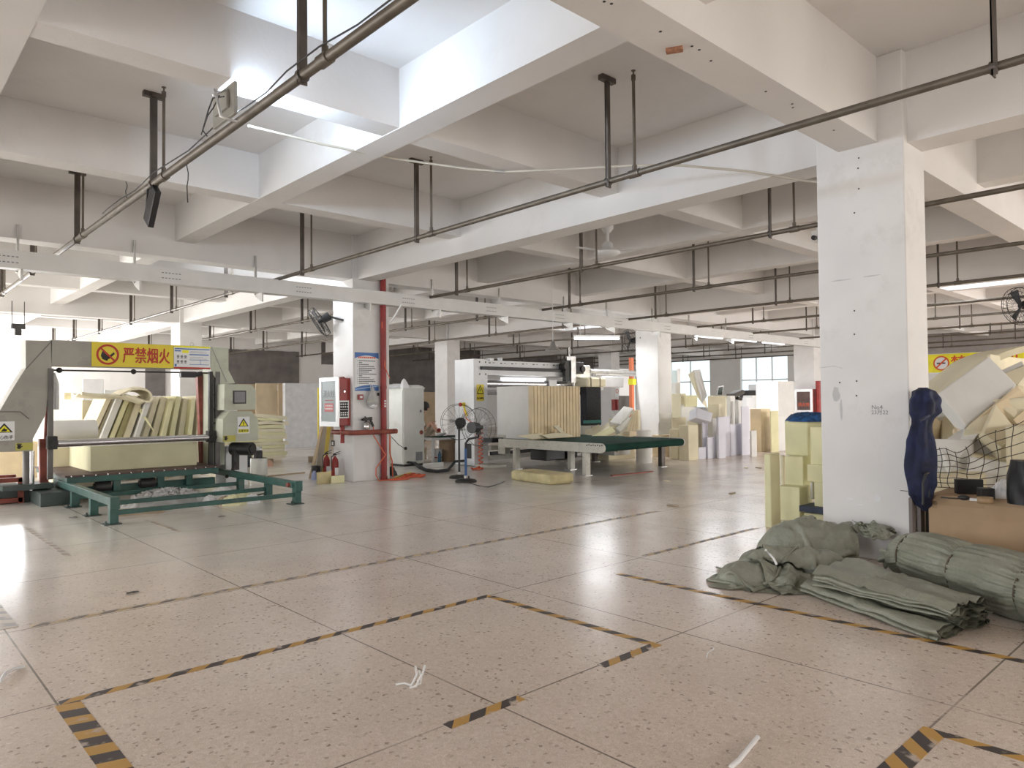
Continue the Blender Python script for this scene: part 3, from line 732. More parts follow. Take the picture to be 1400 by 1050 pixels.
def olive_label(parent, px0, py0, px1, py1, y):
    a, b = gp(px0, py1, y), gp(px1, py0, y)
    MB().box((a.x, y - .003, a.z), (b.x, y, b.z)).build('hand_label', 'olive', parent)
    h = b.z - a.z; c = V((a.x + h * .42, y - .005, a.z + h * .42)); g = MB().cyl(c, c + V((0, .003, 0)), h * .24, n=12)
    for k in range(4):
        d = V((math.sin(-.5 + k * .35), 0, math.cos(-.5 + k * .35))); g.bar(c + d * h * .1, c + d * h * .52, .003, h * .11, up=(d.z, 0, -d.x))
    g.bar(c, c + V((h * .40, 0, h * .12)), .003, h * .12, up=(0, 0, 1)); g.build('hand_symbol', 'ink', parent)
olive_label(lb, 305, 595, 322, 604, GY0 - .382)
lt = [o for o in t.children if o.name.startswith('left_tower')][0]
warn(lt, -9, 576, 20, 603, GY0 - .002, '当心伤手', 'hand')
olive_label(lt, 21, 605, 45, 616, GY0 - .002)
# guide rail under the beam, blade arms, roller
a, b = gp(72, 503), gp(292, 509)
mb = MB().cyl((a.x, GY0 + .1, a.z - .03), (b.x, GY0 + .1, a.z - .03), .013, n=8)
for px in (83, 185): 
    q = gp(px, 503); mb.sphere((q.x, GY0 + .1, a.z - .03), .045, 10)
mb.build('guide_rod', 'dark', t)
q = gp(258, 512); MB().box((q.x - .13, GY0 - .02, q.z - .05), (q.x + .13, GY0 + .1, q.z + .05)).cyl((q.x + .13, GY0, q.z), (q.x + .22, GY0, q.z + .02), .04).build('blade_motor', 'black', t, bevel=.012)
a, b = gp(78, 604.5), gp(283, 600.5)
rl = MB().cyl((a.x, GY0 - .05, .905), (b.x, GY0 - .05, .905), .055, n=20)
rl.cyl((a.x - .06, GY0 - .05, .905), (a.x, GY0 - .05, .905), .03, n=12).cyl((b.x, GY0 - .05, .905), (b.x + .1, GY0 - .05, .905), .03, n=12)
rl.build('roller', 'steel', t)
MB().box((a.x, GY0 - .0, .84), (b.x, GY0 + .03, .86)).build('cutting_blade', 'steel', t)
for (px, w, m_) in ((69, .035, 'midgrey'), (297, .04, 'midgrey'), (288, .03, 'dark')):
    q = gp(px, 560); MB().box((q.x - w, GY0 - .03, .36), (q.x + w, GY0 + .05, 2.06)).build('slide_post', m_, t)
for s_, px in ((0, 72), (1, 289)):
    q = gp(px, 602); MB().box((q.x - .08, GY0 - .10, .82), (q.x + .05, GY0 + .06, 1.02)).cyl((q.x, GY0 - .13, .905), (q.x, GY0 - .1, .905), .05).build('roller_block', 'dark', t, bevel=.01)
q = gp(304, 540)
b3 = MB()
for z in (1.05, 1.3, 1.55, 1.8): b3.cyl((q.x - .04, GY0 - .0, z), (q.x - .04, GY0 - .03, z), .02).cyl((q.x - .14, GY0, z + .1), (q.x - .14, GY0 - .03, z + .1), .016)
b3.build('bolt', 'dark', t)
# red frame posts behind
MB().bar(GY(60, 667, 13.25), GY(59, 600, 13.25), .11, .11).build('red_post', 'redbrown', t)
MB().bar(GY(63, 600, 13.4), GY(66, 540, 13.4), .06, .06).build('red_post', 'redbrown', t)
MB().bar(GY(279, 648, 13.45), GY(273, 510, 13.45), .12, .12).build('red_post', 'redbrown', t)
q = GY(37, 640, 13.15); MB().cyl((q.x, 13.15, .2), (q.x, 13.15, .8), .06).build('spindle', 'midgrey', t)
q = GY(43.5, 640, 13.1); MB().cyl((q.x, 13.1, .2), (q.x, 13.1, .8), .035).build('spindle', 'steel', t)
MB().box((1.65, 13.35, 0), (2.3, 14.2, .22)).box((1.7, 12.95, .22), (2.35, 13.5, .3)).build('green_base', 'greendk', t, bevel=.01)
MB().box((2.1, 12.5, 0), (2.62, 14.2, .2)).build('green_base', 'greendk', t, bevel=.01)
rb = MB()
for (a, b) in (((.6, 13.3, .05), (2.0, 13.3, .05)), ((.6, 13.3, .36), (2.0, 13.3, .36)), ((1.98, 13.3, 0), (1.98, 13.3, .38)), ((.6, 13.9, .36), (2.0, 13.9, .36))): rb.bar(a, b, .07, .07)
rb.build('red_side_frame', 'redbrown', t)
MB().box((1.0, 13.4, .06), (1.85, 13.8, .28)).cyl((1.2, 13.36, .17), (1.2, 13.4, .17), .1).build('gear_housing', 'dark', t, bevel=.02)
q = gp(331, 613, GY0 - .1)
MB().cyl((q.x + .05, GY0 - .42, q.z), (q.x - .15, GY0 - .05, q.z), .115, n=18).cyl((q.x + .06, GY0 - .44, q.z), (q.x + .05, GY0 - .42, q.z), .08).build('drive_motor', 'dark', t, bevel=.01)
MB().bar((q.x - .16, GY0 - .2, .70), (q.x - .16, GY0 - .2, .32), .1, .1).tube([(q.x - .18, GY0 - .25, .45), (q.x - .26, GY0 - .3, .3), (q.x - .38, GY0 - .35, .22)], .03, 8).build('motor_leg', 'dark', t)
MB().box((5.02, GY0 + .1, .0), (5.42, GY0 + .6, .72)).build('white_side_box', 'white', t, bevel=.01)
MB().tube([gp(68, 540, GY0 + .3), gp(69, 520, GY0 + .28), gp(73, 512, GY0 + .3), gp(77, 525, GY0 + .3), gp(77, 560, GY0 + .3)], .04, 8).build('white_conduit', 'paper', t)
# lifting eyes
for px in (103, 265):
    q = gp(px, 468); MB().tube([(q.x + .03 * math.cos(a), GY0 + .1, zt + .03 + .03 * math.sin(a)) for a in rng(0, 2 * PI, 10)[:-1]], .008, 5, closed=True).build('lifting_eye', 'galv', t)
# the yellow no-fire sign and the information sheet, fixed to the gantry beam
sg = thing('no_fire_sign', 'yellow sign reading 严禁烟火 with a no-fire symbol on the cutting machine', 'sign', (3.45, GY0 - .01, 2.11))
a, b = gp(125, 501.5), gp(237, 471); y = GY0 - .012
x0, x1, z0, z1 = a.x, b.x, 2.105, 2.495
MB().box((x0, y, z0), (x1, y + .008, z1)).build('sign_board', 'ysign', sg)
def ring(c, r0, r1, m, name, parent, d=.002, yv=(0, -1, 0), ux=(1, 0, 0)):
    ux = V(ux); n = V(yv); g = MB(); k = 40
    g.grid(lambda u, v: V(c) + n * d + (ux * math.cos(-u * 2 * PI) + V((0, 0, 1)) * math.sin(-u * 2 * PI)) * (r0 + (r1 - r0) * v), k, 2, cu=True, smooth=False)
    return g.build(name, m, parent)
cc = V((x0 + (x1 - x0) * .185, y, (z0 + z1) / 2)); R1 = .165
ring(cc, .001, R1 - .012, 'ysign', 'symbol_ground', sg, .001)
mb = MB()                                               # hand holding a lit match
for poly in ([(-.10, -.02), (-.075, -.075), (-.01, -.105), (.015, -.06), (.045, -.035), (.03, -.005), (-.02, .005), (-.045, .04), (-.06, .085), (-.085, .03)], [(.0, -.04), (.085, .04), (.105, .015), (.02, -.07)]):
    mb.prism([(cc.x + u, y - .003, cc.z + w) for u, w in poly], (0, .001, 0))
mb.build('hand_symbol', 'ink', sg)
ring(cc, R1 - .032, R1, 'inkred', 'prohibition_ring', sg, .004)
d = V((.707, 0, -.707)); n_ = V((.707, 0, .707))
MB().prism([cc + V((0, -.0055, 0)) + d * s * (R1 - .02) + n_ * w for s, w in ((-1, -.014), (1, -.014), (1, .014), (-1, .014))], (0, .001, 0)).build('prohibition_bar', 'inkred', sg)
MB().text('严禁烟火', (x0 + (x1 - x0) * .365, y, z0 + .072), (1, 0, 0), (0, 0, 1), .275, sx=.665, bold=.018, thick=.004).build('lettering', 'inkred', sg)
sh = thing('notice_sheet', 'white and blue safety notice sheet beside the yellow sign on the machine', 'notice', (4.4, GY0 - .01, 2.11))
a, b = gp(237.5, 503), gp(287, 473); xa, xb = a.x, b.x; W = xb - xa
MB().box((xa, y, 2.10), (xb, y + .007, 2.495)).build('sheet', 'paper', sh)
g = MB(); g.box((xa, y - .002, 2.465), (xb, y, 2.495)); g.box((xa + W * .22, y - .002, 2.37), (xa + W * .40, y, 2.42)); g.build('yellow_band', 'ysign2', sh)
g = MB()
for (u0, u1, v0, v1) in ((.02, .98, .84, .885), (.02, .19, .745, .80), (.42, .96, .60, .645), (.02, .07, .09, .2), (.42, .96, .38, .40), (.42, .96, .18, .2), (.72, .73, .2, .38)): g.box((xa + W * u0, y - .002, 2.10 + .395 * v0), (xa + W * u1, y, 2.10 + .395 * v1))
g.build('blue_bar', 'inkblue', sh)
g = MB(); g.box((xa, y - .002, 2.10), (xb, y, 2.128)); g.build('red_band', 'inkred', sh)
g = MB()
for i in range(3):
    for j in range(2): g.cyl((xa + W * (.11 + i * .1), y - .002, 2.31 - j * .085), (xa + W * (.11 + i * .1), y, 2.31 - j * .085), .022, n=10).box((xa + W * (.075 + i * .1), y - .002, 2.275 - j * .085), (xa + W * (.145 + i * .1), y, 2.285 - j * .085))
for k in range(5): g.box((xa + W * .43, y - .002, 2.40 - k * .012 if k < 3 else 2.3 - (k - 3) * .03), (xa + W * (.9 - .1 * (k % 2)), y, 2.403 - k * .012 if k < 3 else 2.304 - (k - 3) * .03))
g.build('printed_marks', 'inkgrey', sh)

# cutting table and its long rails
tb = thing('cutting_table', 'dark green rail-mounted cutting table with a brown top under the machine', 'table', (3.5, 13.0, 0))
MB().box((2.42, 12.55, .40), (4.72, 14.9, .43)).build('table_top', 'tabletop', tb)
MB().box((2.44, 12.53, .31), (4.70, 12.60, .40)).box((2.44, 12.6, .33), (2.52, 14.9, .40)).box((4.62, 12.6, .33), (4.70, 14.9, .40)).box((2.5, 14.8, .33), (4.65, 14.9, .40)).build('table_frame', 'green', tb, bevel=.005)
g = MB()
for x in (3.1, 3.75, 4.2): g.box((x, 12.62, .14), (x + .1, 12.72, .33))
g.box((2.62, 12.75, .06), (4.72, 12.83, .22)); g.build('under_frame', 'green', tb)
for x in (2.85, 3.5): MB().cyl((x, 12.68, .22), (x + .22, 12.68, .22), .075, n=16).cyl((x - .02, 12.68, .22), (x, 12.68, .22), .05).build('wheel', 'dark', tb)
g = MB()
for k in range(14): g.cyl((2.5 + k * .165, 12.525, .415), (2.5 + k * .165, 12.55, .415), .012, n=6)
g.build('bolt_row', 'steel', tb)
rf = thing('rail_frame', 'dark green steel rail frame with short legs on the floor before the machine', 'rail frame', (3.7, 11.2, 0))
XL, XR, YF = 2.47, 4.92, 10.0
for x in (XL, XR):
    MB().box((x - .045, YF, .23), (x + .045, 13.4, .33)).build('rail', 'green', rf, bevel=.006)
    for k, y in enumerate((YF + .02, 11.0, 12.1)):
        l = MB().box((x - .05, y, .012), (x + .05, y + .1, .23)).build('leg', 'green', rf, bevel=.004)
        MB().box((x - .12, y - .04, .0), (x + .08, y + .14, .012)).cyl((x - .09, y + .02, .012), (x - .09, y + .02, .05), .012, n=6).build('foot_plate', 'greendk', l)
    MB().box((x - .055, YF - .012, .19), (x + .055, YF + .11, .34)).build('end_bracket', 'green', rf, bevel=.005)
for k, y in enumerate((YF + .04, 11.04, 12.14)):
    MB().box((XL, y, .11), (XR, y + .05, .17)).build('cross_bar', 'green', rf, bevel=.004)
q = GY(395, 661, YF - .02); MB().cyl((4.83, YF + .12, .285), (4.79, YF + .12, .285), .035, n=10).build('rust_bolt', 'redbrown', rf)
# foam block lying on the table
MB().box((2.86, 13.0, .43), (4.50, 14.6, .85)).build('foam_block', 'fgreen', bevel=.012, label='olive-cream foam block lying on the cutting table under the roller', cat='foam block')
g = [o for o in COL.objects if o.get('label', '').startswith('olive-cream foam block lying')][0]
# wood block and rubbish inside the rail frame
MB().obox((2.95, 10.75, .04), (.62, .12, .08), (0, 0, -.06)).build('wood_block', 'wood', bevel=.004, label='short wooden beam under the left rail of the green frame', cat='wood')
def crumple(fn_h, c, rx, ry, rot, n=44, amp=.05, fr=3.0, seed=0, rim=.15, skirt=True):
    mb = MB(); cr, sr = math.cos(rot), math.sin(rot); c = V(c)
    def f(u, v):
        th = u * 2 * PI; r = v; e = 1 + rim * fbm((math.cos(th) * 1.3 + seed, math.sin(th) * 1.3, seed * .7), 3)
        x, y = rx * r * e * math.cos(th), ry * r * e * math.sin(th)
        h = fn_h(r, th)
        p = V((x * fr / rx * .5 + seed * 3.1, y * fr / ry * .5, seed))
        rg = 1 - abs(noise.noise(p * 1.3)) * 2; rg2 = 1 - abs(noise.noise(p * 3.1 + V((5, 2, 1)))) * 2
        k = min(1, (1 - r) * 3.5 + .15)
        z = max(.003, h + amp * (rg * .65 + rg2 * .35) * k)
        dx = amp * .5 * noise.noise(p * 1.7 + V((9, 9, 9))) * k; dy = amp * .5 * noise.noise(p * 1.7 + V((3, 7, 5))) * k
        if r > .999: z = .0
        return c + V((cr * (x + dx) - sr * (y + dy), sr * (x + dx) + cr * (y + dy), z))
    mb.grid(f, n * 2, n // 2 + 4, cu=True); return mb
def dome(H, p=2.5): return lambda r, th: H * (1 - r ** p)
crumple(dome(.17, 2.2), GZ(228, 690), .58, .26, -.2, amp=.10, fr=11, seed=3).build('plastic_film', 'film', label='crumpled heap of clear plastic film inside the green rail frame', cat='plastic film')
q = GZ(322, 690)
for k, (dx, dy, m, s, lab) in enumerate(((0, 0, 'fyellow', .12, 'yellow foam lump by the front cross bar of the rail frame'), (-.25, .35, 'paper', .10, 'white scrap piece beside the film heap in the rail frame'), (.35, .55, 'fyellow', .11, 'yellow foam scrap under the right rail of the frame'), (.1, .75, 'alu', .16, 'silver ring of scrap inside the rail frame'), (-.1, .1, 'wood', .1, 'small brown scrap inside the rail frame'), (.25, .0, 'paper', .10, 'white crumpled scrap near the right leg of the rail frame'))):
    p = q + V((dx, dy, 0)); crumple(dome(s * 1.0, 3), p, s * 1.5, s * 1.0, k * .8, n=20, amp=.04, fr=6, seed=k + 11, rim=.3).build('scrap', m, label=lab, cat='scrap')
for k in range(2):
    p = GZ(312 + k * 40, 676 + k * 4); MB().tube([p + V((.2 * math.cos(a) + .02 * math.sin(3 * a), .12 * math.sin(a), .03 + .02 * math.sin(2 * a + k))) for a in rng(0, 5.4, 22)], .012, 6).build('cable_loop', 'hose', label=['black cable loop lying behind the scraps in the rail frame', 'black cable loop at the right side inside the rail frame'][k], cat='cable')

# ---------------------------------------------------------------- foam behind the cutting machine
# leaning slabs, one by one
xs_top = [(150, 22), (158, 21), (166, 20), (175, 20), (184, 19), (194, 18), (205, 17), (216, 16), (226, 14), (236, 12), (246, 10), (256, 8), (266, 6), (276, 3)]
mats_ = ['fcream', 'fcream', 'fwhite', 'fyellow', 'fyellow', 'fcream', 'fwhite', 'fcream', 'fcream', 'fyellow', 'fyellow', 'fcream', 'fyellow', 'fcream']
order = ['first', 'second', 'third', 'fourth', 'fifth', 'sixth', 'seventh', 'eighth', 'ninth', 'tenth', 'eleventh', 'twelfth', 'thirteenth', 'fourteenth']
cname = {'fcream': 'cream', 'fwhite': 'white', 'fyellow': 'yellow', 'fgreen': 'olive', 'flav': 'pale lilac', 'fpeach': 'peach'}
for k, ((px, an), m) in enumerate(zip(xs_top, mats_)):
    y = 15.5 + .12 * math.sin(k * 1.9); top = GY(px, 545 + 3 * math.sin(k * 2.3), y); a = math.radians(an)
    L = (top.z - .02) / math.cos(a); th = .085 + .03 * ((k * 7) % 3) / 2
    cx = top.x - math.sin(a) * L / 2; mb = MB().obox((cx, y + .55, top.z - math.cos(a) * L / 2 + .01), (th, 1.0, L), (0, a, 0))
    mb.build('foam_slab', m, bevel=.008, label='%s foam slab leaning behind the cutting machine, %s from the left' % (cname[m], order[k]), cat='foam slab', group='leaning foam slabs behind the machine')
foam('fcream', 'large cream foam block with a flat top at the left of the leaning slabs', 68, 112, 150, 547, 640, D=14.8, phi=.3)
foam('fpeach', 'cream foam block lying low at far left behind the machine spindle', None, -10, 52, 606, 662, D=14.5, dl=.8)
b = GY(97, 590, 14.9); 
def roll(label, c, axis, r, L, m, seed=0, turns=2.2):
    axis = V(axis).normalized(); u = V((0, 0, 1)); u = (u - axis * u.dot(axis)).normalized(); w = axis.cross(u); mb = MB(); th = r * .16
    def f(s, v):
        a = s * turns * 2 * PI; rr = r * (1 - .75 * s); return a, rr
    n = 50; pts = []
    for i in range(n + 1): 
        a, rr = f(i / n, 0); pts.append((math.cos(a) * rr, math.sin(a) * rr))
    for i in range(n, -1, -1):
        a, rr = f(i / n, 0); rr = max(.005, rr - th); pts.append((math.cos(a) * rr, math.sin(a) * rr))
    c = V(c); P = [c + u * x + w * y for x, y in pts]; k = len(P)
    q = [p + axis * L for p in P]
    mb.add(P + q, [(i, (i + 1) % k, k + (i + 1) % k, k + i) for i in range(k)], 0, True)
    fs = [(i, i + 1, k - 2 - i, k - 1 - i) for i in range(n)]
    mb.add(P, fs); mb.add(q, fs)
    return mb.build('foam_roll', m, label=label, cat='foam roll')
roll('pale rolled foam sheet lying left of the leaning slabs', (b.x - .4, 14.7, b.z), (1, .1, 0), .21, .75, 'fwhite')
MB().box((b.x - .35, 14.5, 0), (b.x + .35, 15.0, b.z - .215)).build('foam_block', 'fcream', bevel=.012, label='cream foam block under the pale foam roll behind the roller', cat='foam block')
# sheet curled over the slabs
prof = [(112, 541), (128, 543), (150, 544), (172, 544), (192, 549), (203, 552), (209, 546), (206, 537), (196, 532), (182, 532), (172, 536), (163, 541)]
th = .035; yb_ = 14.95; W_ = .75
P = [GY(px, py - 1, yb_) for px, py in prof]
mb = MB()
def crv(s):
    x = s * (len(P) - 1); i = min(len(P) - 2, int(x)); f = x - i
    a, b, c, d = P[max(i - 1, 0)], P[i], P[i + 1], P[min(i + 2, len(P) - 1)]
    return .5 * ((2 * b) + (c - a) * f + (2 * a - 5 * b + 4 * c - d) * f * f + (3 * b - a - 3 * c + d) * f ** 3)
n = 60; C = [crv(i / n) for i in range(n + 1)]; Nn = []
for i in range(n + 1):
    tt = (C[min(i + 1, n)] - C[max(i - 1, 0)]).normalized(); Nn.append(V((-tt.z, 0, tt.x)) * th)
rows = [[c + V((0, k * W_ / 8, .03 * math.sin(k * .8))) for k in range(9)] for c in C]; rows2 = [[c + nn + V((0, k * W_ / 8, .03 * math.sin(k * .8))) for k in range(9)] for c, nn in zip(C, Nn)]
mb.grid(lambda u, v: rows[round(u * n)][round(v * 8)], n + 1, 9).grid(lambda u, v: rows2[round(u * n)][round(v * 8)], n + 1, 9)
mb.grid(lambda u, v: (rows, rows2)[round(v)][round(u * n)][0], n + 1, 2).grid(lambda u, v: (rows, rows2)[round(v)][round(u * n)][8], n + 1, 2)
mb.grid(lambda u, v: (rows, rows2)[round(v)][0][round(u * 8)], 9, 2).grid(lambda u, v: (rows, rows2)[round(v)][n][round(u * 8)], 9, 2)
mb.build('foam_sheet', 'fcream', label='thin cream foam sheet curled in a loop on top of the leaning slabs', cat='foam sheet')
slabq([(128, 545, 14.6), (186, 546, 14.4), (210, 590, 14.2), (188, 560, 14.3)], .03).build('foam_sheet', 'fyellow', label='yellow foam sheet corner drooping over the leaning slabs', cat='foam sheet')
# sagging stack of thin sheets right of the machine
for k in range(13):
    z = .12 + k * .085; p = GY(352, 600, 17.5); cx = p.x + .05 * math.sin(k * 2.1)
    mb = MB(); h0 = .080
    def sh_(u, v, top, k=k, z=z, cx=cx):
        sag = -.05 * (abs(u - .35) * 1.6) ** 2 + .02 * math.sin(u * 5 + k); return V((cx - .95 + u * 1.55 + .04 * math.sin(k * 3.3), 17.2 + v * 1.0, max(.0, z + sag * (k / 13) + (h0 if top else 0))))
    mb.grid(lambda u, v: sh_(u, v, 1), 14, 3).grid(lambda u, v: sh_(u, v, 0), 14, 3)
    for e in (0, 1): mb.grid(lambda u, v, e=e: sh_(e, u, round(v)), 3, 2).grid(lambda u, v, e=e: sh_(u, e, round(v)), 14, 2)
    mb.build('foam_sheet', ['fcream', 'fyellow'][k % 2], label='thin foam sheet in the sagging stack right of the cutting machine, %s from the bottom' % order[k], cat='foam sheet', group='foam sheets in the sagging stack')
MB().box((GY(330, 600, 17.5).x - .3, 17.25, 0), (GY(352, 600, 17.5).x + .3, 18.1, .12)).build('pallet', 'wood', label='low wooden base under the sagging foam sheet stack', cat='pallet')
# boards against the far wall
def board(label, m, xa, xb, yt, yb, y=None, th=.05, name='board', cat='board'):
    g0 = GZ((xa + xb) / 2, yb); y = y or g0.y; a, b = GY(xa, (yt + yb) / 2, y), GY(xb, (yt + yb) / 2, y); z = GY((xa + xb) / 2, yt, y).z
    MB().box((a.x, y, 0), (b.x, y + th, z)).build(name, m, bevel=.004, label=label, cat=cat)
board('tall white-coated foam panel standing left of the fire hose cabinet', 'wboard', 390, 441, 524, 619, y=22.6, th=.4)
board('narrow brown board standing beside the tall white panel', 'ply', 380.5, 390, 524, 619, y=22.8)
board('wide pale brown board behind the sagging foam stack', 'fpeach', 350, 379, 524, 618, y=23.1)
board('pale brown board half hidden by the machine head boxes', 'ply', 325, 349, 525, 618, y=23.3)
# pale carton, plastic jar and drum beside the machine
dp = GZ(354, 649); t = thing('drum', 'grey round drum standing right of the cutting machine', 'drum', dp)
MB().lathe([(.165, 0), (.172, .02), (.172, .33), (.165, .35), (.16, .35)], dp, 24).build('drum_body', 'offwhite', t)
MB().lathe([(.0001, .345), (.16, .35)], dp, 24).build('drum_top', 'dark', t)
j = dp + V((-.02, .0, .352)); t = thing('dark_jar', 'dark bottle with a clear lid standing on the grey drum', 'bottle', j)
MB().lathe([(.09, 0), (.09, .14), (.07, .16)], j, 18).build('jar_body', 'dark', t)
MB().lathe([(.075, .16), (.075, .23), (.0001, .235)], j, 18).build('lid', 'bag', t)
b = GZ(366, 632); MB().box((b.x - .07, b.y + .2, 0), (b.x + .12, b.y + .4, .42)).build('blue_container', 'sky', bevel=.02, label='pale blue container half hidden behind the grey drum', cat='container')
b = GZ(345, 640); crumple(dome(.4, 3), (b.x - .08, b.y + .5, 0), .3, .2, 0, n=20, amp=.06, fr=4, seed=31).build('black_bag', 'black', label='black bag heap behind the grey drum', cat='bag')
b = GZ(372, 638); crumple(dome(.14, 3), (b.x, b.y + .15, .0), .10, .08, 0, n=16, amp=.02, fr=4, seed=33).build('pink_rag', 'skin', label='small pinkish rag lump at the foot of the grey drum', cat='rag')
a, b = GZ(366, 652), GZ(416, 647)
MB().bar(a + V((0, 0, .015)), b + V((0, 0, .015)), .05, .03).build('floor_bar', 'wood', label='long thin bar lying on the floor right of the grey drum', cat='bar')
# things on the far side under the left windows
p = GD(138, 530, 22)
foam('white', 'pale grey-white plastic tank seen through the machine gantry', 112, 112.5, 142, 518, 560, D=22, dl=.9, ground=True, name='tank', cat='tank', bevel=.04)
foam('offwhite', 'low pale bench behind the tank in the machine gantry', 142, 142.5, 160, 533, 560, D=22.5, dl=.9, ground=True, name='bench', cat='bench')
foam('fpad', 'small yellowish socket box on the wall behind the machine', None, 88, 97, 537, 546, D=27, dl=.2, name='socket_box', cat='box', bevel=.004)
# ================================================================== the red-pipe column and what hangs on it
PX, PY, PW, PL = 7.0, 12.0, .80, .76
t = thing('red_standpipe', 'red vertical fire pipe on the right corner of the poster column', 'pipe', (PX + .87, PY - .02, 0))
PYP = PY - .075; xp = GY(524.3, 520, PYP).x
MB().cyl((xp, PYP, 0), (xp, PYP, 4.3), .058, n=16).build('pipe', 'red', t)
MB().cyl((xp, PYP, .0), (xp, PYP, .06), .07, n=16).cyl((xp, PYP, 1.75), (xp, PYP, 1.8), .064, n=16).build('flange', 'red', t)
g = MB()
for k in range(3): g.box((xp - .02, PYP - .0615, 1.40 + k * .05), (xp + .02, PYP - .055, 1.43 + k * .05))
g.build('white_marks', 'paper', t)
z = .93
t = thing('red_guard_rail', 'chipped red horizontal pipe wrapped around the poster column', 'pipe', (PX, PY - .1, z))
mb = MB().tube([(PX - .12, PY + .55, z), (PX - .12, PY - .10, z), (PX - .09, PY - .17, z), (PX, PY - .185, z), (xp + .22, PY - .185, z)], .047, 12)
mb.build('rail_pipe', 'redbrown', t)
MB().cyl((PX - .12, PY + .2, z), (PX - .12, PY + .2, z + .16), .045).cyl((PX - .12, PY + .2, z), (PX - .12, PY + .2, z - .2), .04).build('pipe_stub', 'red', t)
# fire hose cabinet
y0, y1 = PY + .10, PY + .80; zc0, zc1 = 1.06, 1.95
xf = PX - .27
t = thing('fire_hose_cabinet', 'red fire hose cabinet with a glass door marked 消火栓 on the poster column', 'cabinet', (PX - .13, PY + .45, zc0))
MB().box((xf + .03, y0, zc0), (PX - .002, y1, zc1)).build('cabinet_body', 'red', t, bevel=.006)
MB().cyl((PX - .13, y0 + .02, zc1), (PX - .13, y1 - .02, zc1), .03).build('top_pipe', 'redbrown', t)
d = MB()
for (a, b, c, e) in ((y0 - .01, y1 + .01, zc0 - .02, zc0 + .07), (y0 - .01, y1 + .01, zc1 - .05, zc1 + .02), (y0 - .01, y0 + .08, zc0 + .07, zc1 - .05), (y1 - .07, y1 + .01, zc0 + .07, zc1 - .05)): d.box((xf, a, c), (xf + .03, b, e))
dr = d.build('door', 'alu', t)
MB().box((xf + .012, y0 + .07, zc0 + .06), (xf + .02, y1 - .06, zc1 - .04)).build('glass_pane', 'glass', dr)
ym = (y0 + y1) / 2
MB().text('消火栓', (xf + .010, ym, zc0 + .60), (0, -1, 0), (0, 0, 1), .15, center=True, bold=.01, thick=.001).build('lettering', 'inkgrey', dr)
MB().box((xf + .008, ym - .17, zc0 + .26), (xf + .011, ym + .17, zc0 + .42)).build('red_label', 'inkred', dr)
g = MB()
for k in range(6):
    for zz in (.30, .36): g.box((xf + .006, ym - .14 + k * .048, zc0 + zz), (xf + .008, ym - .11 + k * .048, zc0 + zz + .03))
g.build('white_marks', 'paper', dr)
g = MB()
for k in range(7): g.box((xf + .008, ym - .15 + k * .044, zc0 + .47), (xf + .0115, ym - .12 + k * .044, zc0 + .485))
g.build('red_marks', 'inkred', dr)
MB().cyl((PX - .13, y0 - .012, 1.70), (PX - .13, y0, 1.70), .022).build('lock', 'steel', t)
# small sheet on the side of the cabinet
t = thing('checklist_card', 'black and white checklist card on the side of the fire hose cabinet', 'card', (PX - .12, y0 - .005, 1.2))
x0_, x1_ = PX - .245, PX - .035
MB().box((x0_, y0 - .006, 1.20), (x1_, y0 - .001, 1.53)).build('card', 'paper', t)
g = MB().box((x0_ + .02, y0 - .008, 1.37), (x1_ - .02, y0 - .005, 1.50)).box((x0_ + .02, y0 - .008, 1.225), (x1_ - .02, y0 - .005, 1.36)); g.build('black_panel', 'ink', t)
g = MB()
for k in range(4):
    for j, zz in enumerate((.05, .09, .20, .25)):
        g.box((x0_ + .03 + k * .045, y0 - .010, 1.20 + zz), (x0_ + .055 + k * .045, y0 - .0075, 1.225 + zz))
g.build('white_boxes', 'paper', t)
# poster
t = thing('rules_poster', 'blue and white rules poster pasted on the front of the column', 'poster', (PX + .4, PY - .005, 1.71))
xa, xb = GY(485, 520, PY).x, GY(517.5, 520, PY).x; za, zb_ = 1.71, 2.44; yy = PY - .006; W, Hh = xb - xa, zb_ - za
MB().box((xa, yy, za), (xb, PY - .001, zb_)).build('sheet', 'paper', t)
g = MB(); n = 16
for i in range(n):
    u, v = i / n, (i + 1) / n
    f1 = lambda s: .155 - .08 * math.sin(PI * s) ; f2 = lambda s: .08 + .09 * s + .03 * math.sin(4 * s)
    g.prism([(xa + W * u, yy - .001, zb_ - Hh * f1(u)), (xa + W * v, yy - .001, zb_ - Hh * f1(v)), (xa + W * v, yy - .001, zb_), (xa + W * u, yy - .001, zb_)], (0, .0012, 0))
    g.prism([(xa + W * u, yy - .001, za), (xa + W * v, yy - .001, za), (xa + W * v, yy - .001, za + Hh * f2(v)), (xa + W * u, yy - .001, za + Hh * f2(u))], (0, .0012, 0))
g.build('blue_wave', 'inkblue', t)
g = MB()
for i in range(n):
    u, v = i / n, (i + 1) / n; f = lambda s: .03 + .09 * s
    g.prism([(xa + W * u, yy - .002, za + Hh * f(u)), (xa + W * v, yy - .002, za + Hh * f(v)), (xa + W * v, yy - .002, za + Hh * (f(v) + .018)), (xa + W * u, yy - .002, za + Hh * (f(u) + .018))], (0, .0012, 0))
g.build('pale_wave', 'inksky', t)
g = MB()
for k in range(9): g.box((xa + W * (.14 + .082 * k), yy - .002, zb_ - Hh * .15), (xa + W * (.20 + .082 * k), yy, zb_ - Hh * .105))
g.build('red_title', 'inkora', t)
g = MB()
lens = [.86, .3, .56, .8, .85, .7, .55, .88, .3, .6, .8, .86, .55]
